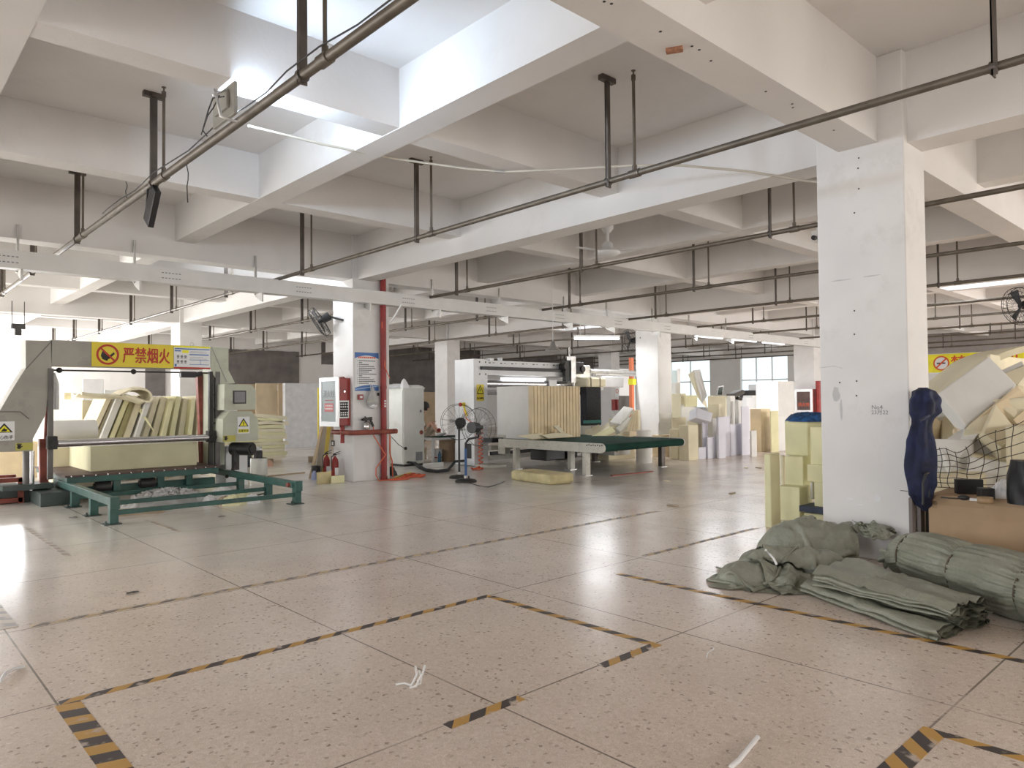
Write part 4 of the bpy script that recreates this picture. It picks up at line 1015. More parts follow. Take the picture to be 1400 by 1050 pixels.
for k, l in enumerate(lens):
    z_ = zb_ - Hh * (.215 + .049 * k); x = .17
    while x < l: g.box((xa + W * x, yy - .002, z_ - .008), (xa + W * (x + .034), yy, z_ + .008)); x += .046
    if k not in (1, 4, 8): g.box((xa + W * .10, yy - .002, z_ - .005), (xa + W * .125, yy, z_ + .005))
g.build('text_lines', 'ink', t)
# red alarm button
q = GY(492, 543, PY); t = thing('alarm_button', 'small red square alarm button below the poster', 'button', (q.x, PY - .02, q.z - .05))
MB().box((q.x - .055, PY - .04, q.z - .05), (q.x + .055, PY - .001, q.z + .05)).build('housing', 'red', t, bevel=.005)
MB().box((q.x - .022, PY - .043, q.z - .018), (q.x + .03, PY - .039, q.z + .022)).build('button_plate', 'paper', t)
# hanging plastic bag with a bread roll
q = GY(508.5, 546, PY - .06); t = thing('plastic_bag', 'white plastic carrier bag hanging on the column below the poster', 'bag', (q.x, PY - .08, 1.27))
def bagf(u, v):
    th = u * 2 * PI; z = 1.37 + .42 * v; r = (.14 * math.sin(min(1, v * 2.2 + .12) * PI / 2)) * (1 - max(0, v - .35) ** .8 * 1.25); r = max(.012, r); k = 1 + .10 * math.sin(5 * th + 6 * v) + .06 * math.sin(9 * th)
    return V((q.x + r * k * math.cos(th), PY - .085 + .55 * r * k * math.sin(th), z))
MB().grid(bagf, 28, 16, cu=True).build('bag_film', 'bag', t)
MB().sphere((q.x - .03, PY - .085, 1.52), .06, 10, sc=(1, .8, .7)).build('green_content', 'olive', t)
MB().sphere((q.x + .01, PY - .09, 1.43), .09, 12, sc=(1, .6, .55)).build('white_content', 'paper', t)
MB().tube([(q.x - .03, PY - .07, 1.72), (q.x - .008, PY - .02, 1.84), (q.x + .012, PY - .02, 1.84), (q.x + .035, PY - .07, 1.72)], .006, 5).cyl((q.x, PY - .04, 1.835), (q.x, PY, 1.84), .008).build('handles', 'paper', t)
q = GY(516.5, 539, PY); MB().box((q.x - .02, PY - .03, q.z - .03), (q.x + .02, PY - .001, q.z + .03)).build('black_clip', 'black', bevel=.008, label='small black clip beside the hanging plastic bag', cat='clip')
# spray gun
q = GY(502, 577, PY - .08); t = thing('spray_gun', 'metal paint spray gun with a cup hanging on the column', 'spray gun', (q.x, PY - .08, q.z - .15))
MB().lathe([(.055, 0), (.06, .01), (.06, .13), (.03, .15)], (q.x - .02, PY - .08, q.z - .14), 18).build('cup', 'steel', t)
MB().bar((q.x - .07, PY - .08, q.z + .05), (q.x + .1, PY - .08, q.z + .07), .05, .055).cyl((q.x - .12, PY - .08, q.z + .045), (q.x - .07, PY - .08, q.z + .05), .02, .03).cyl((q.x - .02, PY - .08, q.z), (q.x - .02, PY - .08, q.z + .05), .02).build('gun_body', 'dark', t, bevel=.006)
MB().bar((q.x + .07, PY - .08, q.z + .05), (q.x + .13, PY - .08, q.z - .09), .035, .035).tube([(q.x + .03, PY - .09, q.z + .02), (q.x + .05, PY - .10, q.z - .03), (q.x + .09, PY - .10, q.z - .06)], .007, 5).cyl((q.x, PY - .08, q.z + .06), (q.x, PY - .001, q.z + .1), .01).build('grip', 'dark', t)
# hoses from the gun
P = [(q.x + .13, PY - .09, q.z - .1), GY(511, 596, PY - .15), GY(521, 612, PY - .2), GY(527, 622, PY - .22), GY(520, 632, PY - .2), GY(514, 640, PY - .12), GY(514, 650, PY - .1), GZ(518, 657, .01), GZ(530, 656, .01)]
MB().tube([V(p) for p in P], .010, 6).build('red_air_hose', 'orange', label='thin orange-red air hose looping down the column front', cat='hose')
P = [GY(519, 470, PY - .1), GY(523, 482, PY - .12), GY(526, 500, PY - .14), GY(530, 511, PY - .12), GY(533, 517, PY - .12)]
MB().tube([V((xp + .03, PY - .09, 3.35)), V((xp - .05, PY - .11, 3.0)), V((xp + .02, PY - .1, 2.5))] + P[2:], .008, 6).build('wire', 'orange', label='thin pinkish cord running down the red standpipe', cat='cord')
P = [GY(533, 594, PY - .15), GY(533, 620, PY - .1), GY(536, 630, PY - .05), GZ(537, 652, .02)]
MB().tube(P, .012, 6).build('air_hose', 'orange', label='pinkish hose hanging from the end of the red guard pipe', cat='hose')
P = [GY(527, 445, PY - .1), GY(538, 430, PY - .4), GY(550, 415, PY - .55)]
MB().tube([GD(533, 441, 13.0), GD(541, 430, 13.0), GD(549, 416, 12.9)], .014, 6).build('power_lead', 'paper', label='white power lead dropping from the cable tray to the red standpipe', cat='lead')
# switch sticker low on the column and the fire extinguishers
q = GX(455.5, 606, PX); MB().box((PX - .012, q.y - .06, q.z - .055), (PX - .001, q.y + .06, q.z + .055)).box((PX - .014, q.y - .03, q.z - .03), (PX - .012, q.y + .03, q.z - .005), 1).box((PX - .014, q.y - .03, q.z + .008), (PX - .012, q.y + .03, q.z + .03), 1).build('switch_box', ['ink', 'paper'], label='small black and white switch low on the left side of the column', cat='switch')
def extinguisher(px, py, label):
    p = GZ(px, py); t = thing('fire_extinguisher', label, 'fire extinguisher', p)
    MB().lathe([(.06, 0), (.068, .01), (.068, .36), (.055, .42), (.022, .46), (.022, .48)], (0, 0, 0), 20).build('cylinder', 'red', t, local=True)
    MB().bar((0, 0, .49), (.0, 0, .52), .04, .04).bar((-.02, 0, .525), (.11, 0, .56), .02, .012).bar((-.02, 0, .505), (.10, 0, .515), .02, .012).cyl((-.035, 0, .50), (-.02, 0, .50), .018).build('valve', 'dark', t, local=True)
    MB().tube([(-.02, -.01, .5), (-.09, -.03, .47), (-.095, -.03, .35), (-.08, -.03, .22)], .010, 6).build('hose', 'hose', t, local=True)
    MB().box((-.035, -.0705, .12), (.035, -.06, .26)).build('label_plate', 'paper', t, local=True)
    return t
extinguisher(458, 658, 'red fire extinguisher nearer the column corner, beside its twin')
extinguisher(446.5, 655.5, 'red fire extinguisher on the left, behind the foam offcut')
# boards leaning behind the cabinet
def lean(label, m, xb0, xb1, yb, xt0, xt1, yt, D, th=.04, name='board', cat='board'):
    slabq([(xb0, yb, D), (xb1, yb, D), (xt1, yt, D + .15), (xt0, yt, D + .15)], th).build(name, m, label=label, cat=cat, bevel=.004)
lean('grey-brown board leaning left of the column, nearest of the leaning boards', 'ply', 421.5, 426, 655, 439, 442, 580, 14.2, .06)
lean('wide grey-brown board leaning behind the extinguishers', mat('board_grey', (.36, .31, .25), .85), 430, 440, 652, 440, 449, 580, 14.4, .05)
lean('yellow strip board leaning against the column side', mat('board_yellow', (.62, .46, .08), .6), 440, 445, 648, 447, 452, 582, 14.3, .04)
lean('tall yellow edge strip seen left of the fire hose cabinet', M['ysign'], 434, 435.5, 610, 434, 435.6, 530, 15.5, .03, 'strip')
p = GZ(432, 655); MB().lathe([(.05, 0), (.07, .02), (.085, .16), (.09, .26), (.085, .26), (.0001, .2)], p, 16).build('dark_bucket', 'black', label='dark bucket under the leaning boards', cat='bucket')
p = GZ(429.5, 656); crumple(dome(.16, 3), p, .06, .06, 0, n=16, amp=.02, fr=4, seed=41).build('blue_rag', mat('pale_blue_cloth', (.45, .50, .75), .8), label='pale blue bag at the foot of the leaning boards', cat='bag')
foam('fpad', 'tan foam offcut with a slanted top in front of the extinguishers', 433, 433.5, 453, 646, 662.5, dl=.15)
foam('fyellow', 'short yellow foam roll beside the tan offcut at the column foot', 452, 453, 471, 651, 661.5, dl=.2, bevel=.045)
foam('wood', 'small wooden post standing far left of the column', None, 424, 428, 624, 650, D=18, dl=.1, name='post', cat='post', bevel=.003)

# ================================================================== electrical cabinet
t = thing('electrical_cabinet', 'tall pale grey-green double door cabinet right of the red pipe', 'cabinet', GZ(552, 638.5) + V((.3, .3, 0)))
C = GZ(552, 638.2); x1 = GY(580, 600, C.y).x; y1 = GX(524, 560, C.x).y; zt_ = GX(552, 531, C.x).z
MB().box((C.x, C.y, .05), (x1, y1, zt_)).build('cabinet_body', 'offwhite', t, bevel=.008)
MB().box((C.x + .03, C.y + .03, 0), (x1 - .03, y1 - .03, .05)).build('plinth', 'dark', t)
MB().box((C.x - .012, C.y - .012, zt_ - .02), (x1 + .012, y1, zt_ + .012)).build('top_cover', 'offwhite', t)
MB().box((C.x + .02, C.y - .016, .09), (x1 - .02, C.y - .001, zt_ - .03)).build('door', 'offwhite', t, bevel=.004)
MB().box((C.x - .016, C.y + .02, .09), (C.x - .001, y1 - .02, zt_ - .03)).build('door', 'offwhite', t, bevel=.004)
q = GY(576, 591, C.y - .018); MB().cyl((q.x, q.y - .01, q.z), (q.x, q.y + .01, q.z), .05, n=16).build('lock', 'redbrown', t)
q = GY(575, 562, C.y - .018); MB().box((q.x - .02, q.y - .02, q.z - .03), (q.x + .02, q.y, q.z + .03)).build('latch', 'inkgrey', t)
q0, q1 = GY(568, 618, C.y), GY(577, 629, C.y); MB().box((q0.x, C.y - .02, q1.z), (q1.x, C.y - .015, q0.z)).build('vent_panel', 'inkgrey', t)
q = GY(554, 613, C.y - .02); MB().cyl((q.x, q.y - .03, q.z), (q.x, q.y, q.z), .035).build('plug', 'dark', t)
# things on top of it
zt2 = zt_ + .012
p = V((C.x + .05, C.y + .35, zt2)); crumple(dome(.08, 3), p, .35, .3, 0, n=20, amp=.03, fr=4, seed=51).build('white_bag', 'paper', label='flat white bag lying on top of the cabinet', cat='bag')
p = V((C.x + .1, C.y + .12, zt2)); crumple(dome(.2, 1.6), p, .13, .1, 0, n=20, amp=.03, fr=4, seed=52).build('white_cloth', 'paper', label='small pointed white cloth bundle on top of the cabinet', cat='cloth')
p = V((C.x + .45, C.y + .2, zt2)); crumple(dome(.06, 3), p, .28, .16, 0, n=18, amp=.02, fr=4, seed=53).build('cream_cloth', 'fwhite', label='low cream cloth at the right on top of the cabinet', cat='cloth')
# ---- seated person behind the cabinet
D0 = 17.0
def K(px, py, D): return GD(px, py, D)
t = thing('person', 'person in white shirt and khaki trousers sitting behind the cabinet, feet up in white shoes', 'person', GZ(575, 622))
def skin_chain(nodes, edges, root, name, m, parent, lv=2):
    me = bpy.data.meshes.new(name); inv = (parent.matrix_basis).inverted()
    me.from_pydata([tuple(inv @ V(n[0])) for n in nodes], edges, []); me.materials.append(M[m])
    o = bpy.data.objects.new(name, me); COL.objects.link(o); o.parent = parent
    s = o.modifiers.new('skin', 'SKIN'); s.use_smooth_shade = True
    lay = me.skin_vertices[0].data if me.skin_vertices else None
    if lay is None:
        bpy.context.view_layer.objects.active = o; o.select_set(True)
        bpy.ops.mesh.customdata_skin_add(); lay = me.skin_vertices[0].data
    for i, n in enumerate(nodes):
        r = n[1]; lay[i].radius = r if isinstance(r, tuple) else (r, r); lay[i].use_root = (i == root)
    ss = o.modifiers.new('smooth', 'SUBSURF'); ss.levels = lv; ss.render_levels = lv
    for p in me.polygons: p.use_smooth = True
    return o
hip = K(569, 603, 18.7); chest = K(571, 582, 18.7); neck = K(575, 568, 18.6); head = K(581, 558, 18.55); htop = K(581.5, 551, 18.55)
shR, shL = K(574, 572, 18.4), K(574, 572, 18.95); elR, elL = K(580, 589, 18.35), K(581, 588, 18.9); wrR, wrL = K(590, 580, 18.45), K(591, 583, 18.8)
kR, kL = K(590, 577, 18.4), K(594, 585, 18.8); aR, aL = K(599, 592.5, 18.25), K(602, 592, 18.45); hpR, hpL = K(572, 604, 18.5), K(572, 604, 18.9)
nodes = [(hip, (.15, .12)), (chest, (.17, .12)), (neck, .055), (head, .09), (htop, .085), (shR, .06), (elR, .045), (wrR, .03), (shL, .06), (elL, .045), (wrL, .03), (hpR, .10), (kR, .062), (aR, .042), (hpL, .10), (kL, .062), (aL, .042)]
for w, el in ((wrR, elR), (wrL, elL)):
    i0 = len(nodes); d = (w - el).normalized(); up = V((0, 0, 1)); sd = d.cross(up).normalized()
    nodes.append((w + d * .06, (.038, .02)))
    for k in range(4):
        b0 = w + d * .10 + sd * (.03 - .02 * k); nodes.append((b0, .0085)); nodes.append((b0 + d * (.03 + .008 * (k in (1, 2))) - up * .012, .008)); nodes.append((b0 + d * (.045 + .008 * (k in (1, 2))) - up * .035, .007))
    nodes.append((w + d * .05 + sd * .045, .010)); nodes.append((w + d * .085 + sd * .06 - up * .02, .009))
E = [(0, 1), (1, 2), (2, 3), (3, 4), (1, 5), (5, 6), (6, 7), (1, 8), (8, 9), (9, 10), (0, 11), (11, 12), (12, 13), (0, 14), (14, 15), (15, 16)]
for h, i0 in ((7, 17), (10, 32)):
    E.append((h, i0))
    for k in range(4): a = i0 + 1 + 3 * k; E += [(i0, a), (a, a + 1), (a + 1, a + 2)]
    E += [(i0, i0 + 13), (i0 + 13, i0 + 14)]
skin_chain(nodes, E, 0, 'body', 'skin', t)
skin_chain([(hip, (.19, .16)), (chest, (.20, .15)), (neck - V((0, 0, .05)), .075), (shR, .085), (shR.lerp(elR, .75), .07), (shL, .085), (shL.lerp(elL, .75), .07)], [(0, 1), (1, 2), (1, 3), (3, 4), (1, 5), (5, 6)], 0, 'shirt', 'shirt', t)
skin_chain([(hip - V((0, 0, .02)), (.19, .15)), (hpR, .125), (kR.lerp(hpR, .15), .09), (hpL, .125), (kL, .085), (kL.lerp(aL, .2), .075)], [(0, 1), (1, 2), (0, 3), (3, 4), (4, 5)], 0, 'trousers', 'khaki', t)
MB().sphere(head + V((0, 0, .05)), .118, 16, sc=(1, 1, 1.05)).build('hair', 'hair', t)
fw = (kR - hip); fw.z = 0; fw.normalize(); sdv = V((-fw.y, fw.x, 0))
MB().sphere(head + fw * .098 + sdv * .035 + V((0, 0, .01)), .012, 8).sphere(head + fw * .098 - sdv * .035 + V((0, 0, .01)), .012, 8).build('eyes', 'ink', t)
MB().sphere(head + fw * .108 - V((0, 0, .02)), .018, 8, sc=(1, 1, 1.3)).sphere(head + sdv * .10, .022, 8).sphere(head - sdv * .10, .022, 8).build('nose_and_ears', 'skin', t)
for a in (aR, aL):
    d = (fw + V((0, 0, .12))).normalized()
    mb = MB(); 
    mb.grid(lambda u, v, a=a, d=d: a - V((0, 0, .035)) + d * (-.08 + .28 * v) + (sdv * math.cos(u * 2 * PI) * .05 * (1 - .5 * abs(v - .45) ** 2 * 2.5) + V((0, 0, 1)) * math.sin(u * 2 * PI) * (.055 - .03 * v)) * (math.sin(PI * min(1, max(.03, v * .94 + .03))) ** .35), 16, 12, cu=True)
    mb.build('shoe', 'paper', t)
st = thing('stool', 'low stool under the seated person behind the cabinet', 'stool', V((hip.x, hip.y, 0)))
MB().box((hip.x - .2, hip.y - .2, hip.z - .22), (hip.x + .2, hip.y + .2, hip.z - .17)).build('seat', 'wood', st)
for sx in (-1, 1):
    for sy in (-1, 1): MB().box((hip.x + sx * .17 - .02, hip.y + sy * .17 - .02, 0), (hip.x + sx * .17 + .02, hip.y + sy * .17 + .02, hip.z - .22)).build('leg', 'wood', st)
# low table with green mat
ta, tb_ = GD(590, 605, 16.8), GD(640, 601, 17.6)
zt3 = ta.z
t = thing('low_table', 'low white table with a green mat behind the pedestal fans', 'table', V(((ta.x + tb_.x) / 2, ta.y + .3, 0)))
y_ = 14.1; xa, xb = GY(591, 600, y_).x, GY(641, 600, y_).x; zt3 = GY(615, 598, y_).z
MB().box((xa, y_, zt3 - .05), (xb, y_ + .75, zt3)).build('table_top', 'white', t, bevel=.006)
MB().box((xa + .25, y_ + .05, zt3), (xb - .0, y_ + .7, zt3 + .012)).build('green_mat', 'belt', t)
for xx in (xa + .05, xb - .12):
    for yy2 in (y_ + .05, y_ + .66): MB().box((xx, yy2, 0), (xx + .05, yy2 + .05, zt3 - .05)).build('leg', 'white', t)
MB().box((GY(613.5, 600, y_ + .1).x, y_ + .1, 0), (GY(631, 600, y_ + .1).x, y_ + .5, zt3 - .06)).build('carton', 'card', bevel=.005, label='brown carton under the low table', cat='carton')
MB().box((GY(626, 600, y_ - .15).x, y_ - .3, 0), (GY(636, 600, y_ - .15).x, y_ - .02, zt3 - .14)).build('white_box', 'white', bevel=.008, label='small white box in front of the brown carton', cat='box')
for k, (px, py, lab) in enumerate(((597, 631, 'red and white paint bucket under the low table, left of the pair'), (606, 630, 'red and white paint bucket under the low table, right of the pair'))):
    p = GZ(px, py); bt = thing('paint_bucket', lab, 'bucket', p, 0, 'paint buckets under the low table')
    MB().lathe([(.12, 0), (.125, .01), (.145, .30), (.15, .31), (.14, .31), (.0001, .29)], p, 22).build('bucket', 'paper', bt)
    MB().lathe([(.124, .03), (.1335, .12)], p, 22).build('red_print', 'inkred', bt)
p = GZ(601, 634); MB().lathe([(.04, 0), (.042, .01), (.042, .22), (.02, .27), (.02, .30), (.0001, .30)], p, 14).build('blue_bottle', mat('teal_bottle', (.03, .12, .20), .4), label='dark blue bottle between the paint buckets', cat='bottle')
p = GD(600, 588, 17.6); MB().sphere(p, .055, 10, sc=(1, 1, .9)).build('red_bundle', 'red', label='small red bundle on the low table beside the shoes', cat='bundle')
p = GZ(584, 628); crumple(dome(.12, 3), p + V((.0, .2, 0)), .14, .12, 0, n=18, amp=.05, fr=5, seed=61).build('white_rag', 'paper', label='white rag on the floor right of the cabinet', cat='rag')
foam('fwhite', 'flat cream cushion slab on the floor behind the black hoses', 578, 579, 606, 634, 641, D=None, dl=.3, name='floor_slab', cat='slab')
# black hoses arching over the floor
for k in range(2):
    dz = k * .07
    P = [GZ(555 + 2 * k, 632, .10 + dz), GZ(566, 632 + k, .08 + dz), GZ(573, 637 + k * 2, .04 + dz * .8), GZ(582, 642 + k, .035), GZ(598, 644 + k, .035), GZ(612, 642 + k, .035), GZ(618, 636 + k, .08), GZ(622, 631, .13 + dz), GZ(634, 630, .10 + dz)]
    MB().tube(P, .028, 8).build('black_hose', 'hose', label=['thick black hose bowed over the floor before the cabinet, lower of the pair', 'thick black hose bowed over the floor before the cabinet, upper of the pair'][k], cat='hose')
# orange coils
def tangle(label, c, rx, ry, n, seed, m='orange', r=.012, h=.1):
    P = []
    for i in range(n):
        a = i * .42 + seed; s = .55 + .45 * noise.noise(V((i * .13, seed, 1)))
        P.append(V(c) + V((rx * s * math.cos(a * 1.0) + .3 * rx * math.sin(a * .37), ry * s * math.sin(a) + .2 * ry * math.cos(a * .61), .012 + h * abs(noise.noise(V((i * .21, seed, 7)))))))
    MB().tube(P, r, 6).build('orange_air_hose', m, label=label, cat='hose')
tangle('tangled orange air hose on the floor in front of the cabinet', GZ(565, 652), .28, .26, 110, 2)
tangle('loose orange air hose at the foot of the red standpipe', GZ(545, 656), .26, .18, 40, 5, h=.03)
P = [GZ(540, 653, .01), GZ(552, 649, .012), GZ(562, 646, .012)]
MB().tube(P, .014, 6).build('yellow_cable', 'ysign', label='short yellow cable beside the orange air hose', cat='cable')
p = GZ(535, 650); crumple(dome(.16, 2), p, .12, .10, 0, n=18, amp=.04, fr=4, seed=71).build('black_bag', 'black', label='small black bag at the foot of the red standpipe', cat='bag')
MB().tube([GY(535, 597, 12.3), GY(545, 608, 12.8), GY(553, 613, 13.6)], .007, 5).build('thin_cord', 'hose', label='thin dark cord sagging from the red pipe to the cabinet', cat='cord')
MB().box((GY(530, 600, 12.6).x, 12.55, 0), (GY(532.5, 600, 12.6).x, 12.6, .93)).build('board', 'ply', label='thin brown board standing behind the red standpipe', cat='board')

# ================================================================== pedestal fans
def ped_fan(label, base, head, R, face, bend, pole='dark'):
    t = thing('pedestal_fan', label, 'fan', base)
    B = V(base); Hd = V(head); n = V(face).normalized(); u = V((0, 0, 1)); u = (u - n * u.dot(n)).normalized(); w = n.cross(u)
    bs = MB()
    bs.lathe([(.0001, .075), (.05, .07), (.17, .05), (.20, .03), (.20, 0)][::-1], B, 28); bs.build('base', 'dark', t)
    if bend: P = [B + V((0, 0, .05)), V((B.x, B.y, Hd.z - .30)), V((B.x, B.y, Hd.z - .22)).lerp(Hd, .0) + (V((Hd.x - B.x, Hd.y - B.y, 0)) * .25), V((Hd.x, Hd.y, Hd.z - .18)), V((Hd.x, Hd.y, Hd.z - .06))]
    else: P = [B + V((0, 0, .05)), V((B.x, B.y, Hd.z - .08))]
    MB().tube(P, .021, 10).build('pole', 'black', t)
    MB().cyl(B + V((0, 0, .06)), B + V((0, 0, .12)), .04, n=14).build('collar', 'galv', t)
    if bend: MB().cyl(B + V((0, 0, .12)), V((B.x, B.y, .62)), .0245, n=12).build('blue_sleeve', 'blue', t)
    MB().cyl(Hd - n * .22, Hd - n * .03, .105, .085, 18).cyl(Hd - V((0, 0, .14)), Hd - V((0, 0, .05)), .045).build('motor', 'black', t, bevel=.02)
    g = MB()
    for sd, rr in ((-.06, .95), (.05, 1.0)): g.tube([Hd + n * sd + (u * math.cos(a) + w * math.sin(a)) * R * rr for a in rng(0, 2 * PI, 40)[:-1]], .004, 5, closed=True)
    for a in rng(0, 2 * PI, 18)[:-1]:
        d = u * math.cos(a) + w * math.sin(a)
        g.tube([Hd + n * .13 + d * .05, Hd + n * .10 + d * R * .7, Hd + n * .05 + d * R, Hd - n * .06 + d * R * .93, Hd - n * .10 + d * R * .5, Hd - n * .10 + d * .09], .0018, 4)
    g.build('cage', 'dark', t)
    MB().cyl(Hd, Hd + n * .09, .05).build('hub', 'black', t)
    for k in range(3):
        a = k * 2 * PI / 3 + .7; d = u * math.cos(a) + w * math.sin(a); e = n.cross(d); c = Hd + n * .03
        MB().grid(lambda p, q, c=c, d=d, e=e: c + d * R * (.12 + .40 * p) + e * R * (.05 + .10 * p) * (q - .5) * 1.6 + n * (.05 * (q - .5)) , 8, 5).build('blade', 'alu', t)
    return t
B1, H1 = GZ(628, 653.5), None
H1 = GY(627.5, 577, B1.y)
ped_fan('black pedestal fan on a straight pole, left and farther of the two', B1, H1, .355, (.50, .86, .05), False)
B2 = GZ(637, 659); H2 = GD(654, 584, depth(B2) - .1)
ped_fan('black pedestal fan on a bent pole with a blue sleeve, nearer of the two', B2, H2, .355, (.97, .24, 0), True)
p = GZ(650, 662, .004)
MB().tube([GZ(640, 660, .006), GZ(655, 664, .006), GZ(668, 666, .006), GZ(680, 662, .006), GZ(690, 658, .006)], .006, 5).build('fan_cable', 'hose', label='thin dark cable trailing on the floor from the nearer pedestal fan', cat='cable')
# ================================================================== white portal cutting machine
CY0 = 12.74; CXL, CXR = 10.55, 14.55
t = thing('portal_cutter', 'white portal foam cutting machine with a linear rail and cutting head', 'machine', (12.5, 13.0, 0))
MB().box((CXL, CY0, .02), (CXL + .42, CY0 + .7, 2.47)).build('left_post', 'white', t, bevel=.01)
MB().box((CXR - .25, CY0 + .1, .02), (CXR + .15, CY0 + .7, 2.42)).build('right_post', 'white', t, bevel=.01)
MB().box((CXL + .42, CY0 + .05, 2.10), (CXR - .25, CY0 + .6, 2.45)).build('portal_beam', 'white', t, bevel=.008)
r_ = MB().box((CXL + .2, CY0 - .05, 2.22), (CXR - .3, CY0 + .05, 2.30)); r_.build('linear_rail', 'dark', t)
g = MB()
for k in range(26): g.box((CXL + .5 + k * .12, CY0 + .035, 2.38 + .01 * (k % 3)), (CXL + .55 + k * .12, CY0 + .05, 2.40))
for x in (CXL + .18, CXL + .36):
    for z in (2.12, 2.40): g.cyl((x, CY0 - .004, z), (x, CY0, z), .02, n=8)
g.build('bolt_row', 'dark', t)
MB().box((CXL + .5, CY0 + .0, 2.43), (CXL + .62, CY0 + .15, 2.50)).build('end_switch', 'white', t, bevel=.006)
MB().cyl((CXL + .9, CY0 + .1, 2.45), (CXL + .9, CY0 + .1, 2.52), .06).build('end_switch', 'white', t)
MB().box((CXL + .42, CY0 + .3, 1.72), (CXR - .25, CY0 + .34, 2.0)).build('back_panel', 'alu', t)
MB().cyl((CXL + .42, CY0 + .12, 1.90), (CXR - .3, CY0 + .12, 1.90), .09, n=16).cyl((CXL + .42, CY0 + .05, 1.68), (CXR - .3, CY0 + .05, 1.68), .045, n=14).build('roller', 'steel', t)
MB().box((CXL + 1.0, CY0 + .05, 2.00), (CXL + 2.4, CY0 + .2, 2.06)).build('glow_strip', 'batten', t)  # self-lit strip standing for a whitish reflected glow under the beam
q = GY(774, 497, CY0); hx_ = q.x
h = MB().box((hx_ - .20, CY0 - .16, 1.98), (hx_ - .05, CY0 - .05, 2.52)).box((hx_ + .18, CY0 - .18, 2.18), (hx_ + .48, CY0 - .05, 2.48))
h.cyl((hx_ - .25, CY0 - .25, 2.36), (hx_ - .25, CY0 - .05, 2.36), .09).cyl((hx_ + .42, CY0 - .22, 2.30), (hx_ + .42, CY0 - .1, 2.30), .08)
hh = h.build('cutting_head', 'dark', t, bevel=.01)
MB().box((hx_ - .02, CY0 - .20, 1.94), (hx_ + .15, CY0 - .05, 2.62)).cyl((hx_ + .06, CY0 - .2, 1.80), (hx_ + .06, CY0 - .2, 1.96), .03).cyl((hx_ + .02, CY0 - .1, 2.6), (hx_ + .02, CY0 - .1, 2.86), .02).build('spindle', 'galv', hh)
MB().box((hx_ - .65, CY0 - .03, 1.80), (hx_ - .38, CY0, 2.02)).build('white_cover', 'white', t, bevel=.01)
MB().cyl((CXR + .15, CY0 + .1, 2.26), (CXR + 2.1, CY0 + .1, 2.26), .07).box((CXR + .3, CY0 + .03, 2.16), (CXR + 2.1, CY0 + .12, 2.22)).build('side_shaft', 'galv', t)
MB().box((CXR + .15, CY0 + .1, 1.76), (CXR + .7, CY0 + .4, 2.14)).box((CXR + .8, CY0 + .2, 1.85), (CXR + 1.7, CY0 + .5, 2.15)).build('side_housing', 'white', t, bevel=.02)
# warning label on the post
def warn2(parent, xa, xb, za, zb, y, words):
    w, h = xb - xa, zb - za; cx = (xa + xb) / 2; yy = y - .003
    MB().box((xa, yy, za), (xb, y, zb)).build('warning_label', 'ysign', parent)
    MB().prism([(cx - w * .46, yy - .001, za + h * .42), (cx + w * .46, yy - .001, za + h * .42), (cx, yy - .001, zb - h * .02)], (0, .001, 0)).build('triangle', 'ink', parent)
    MB().prism([(cx - w * .33, yy - .002, za + h * .475), (cx + w * .33, yy - .002, za + h * .475), (cx, yy - .002, zb - h * .13)], (0, .001, 0)).build('triangle_field', 'ysign2', parent)
    MB().prism([(cx + w * .03, yy - .003, za + h * .8), (cx - w * .12, yy - .003, za + h * .64), (cx - w * .02, yy - .003, za + h * .64), (cx - w * .06, yy - .003, za + h * .5), (cx + w * .1, yy - .003, za + h * .68), (cx + .01 * w, yy - .003, za + h * .68)], (0, .001, 0)).build('symbol', 'ink', parent)
    MB().text(words, (cx, yy - .002, za + h * .17), (1, 0, 0), (0, 0, 1), w * .23, center=True, bold=.03).build('lettering', 'ink', parent)
pl = [o for o in t.children if o.name.startswith('left_post')][0]
warn2(pl, CXL + .08, CXL + .30, 1.50, 1.88, CY0 - .002, '当心触电')
MB().cyl((CXL - .03, CY0 + .35, 1.42), (CXL, CY0 + .35, 1.42), .05).cyl((CXL - .10, CY0 + .35, 1.42), (CXL - .03, CY0 + .35, 1.42), .035).build('stop_button', 'ysign', t)
MB().cyl((CXL - .13, CY0 + .35, 1.42), (CXL - .10, CY0 + .35, 1.42), .045).build('stop_knob', 'inkred', t)
MB().box((CXL - .012, CY0 + .1, .18), (CXL - .002, CY0 + .28, .52)).build('vent', 'black', t)
MB().box((CXL + .0, CY0 - .55, .0), (CXL + .5, CY0, .06)).build('foot_plate', 'conv', t, bevel=.01)
MB().box((CXL + .43, CY0 - .1, .35), (CXR - .3, CY0 + .05, .46)).box((CXL + .43, CY0 - .05, .12), (CXR - .3, CY0 + .05, .22)).build('lower_beam', 'conv', t)
MB().box((CXL + .43, CY0 - .12, .24), (CXR - .3, CY0 - .04, .32)).box((CXL + .1, CY0 - .5, .56), (CXL + .45, CY0 - .2, .66)).build('drive_shaft', 'black', t)
MB().box((CXL + .45, CY0 - .55, .28), (CXL + .62, CY0 - .3, .72)).build('end_plate', 'conv', t, bevel=.02)
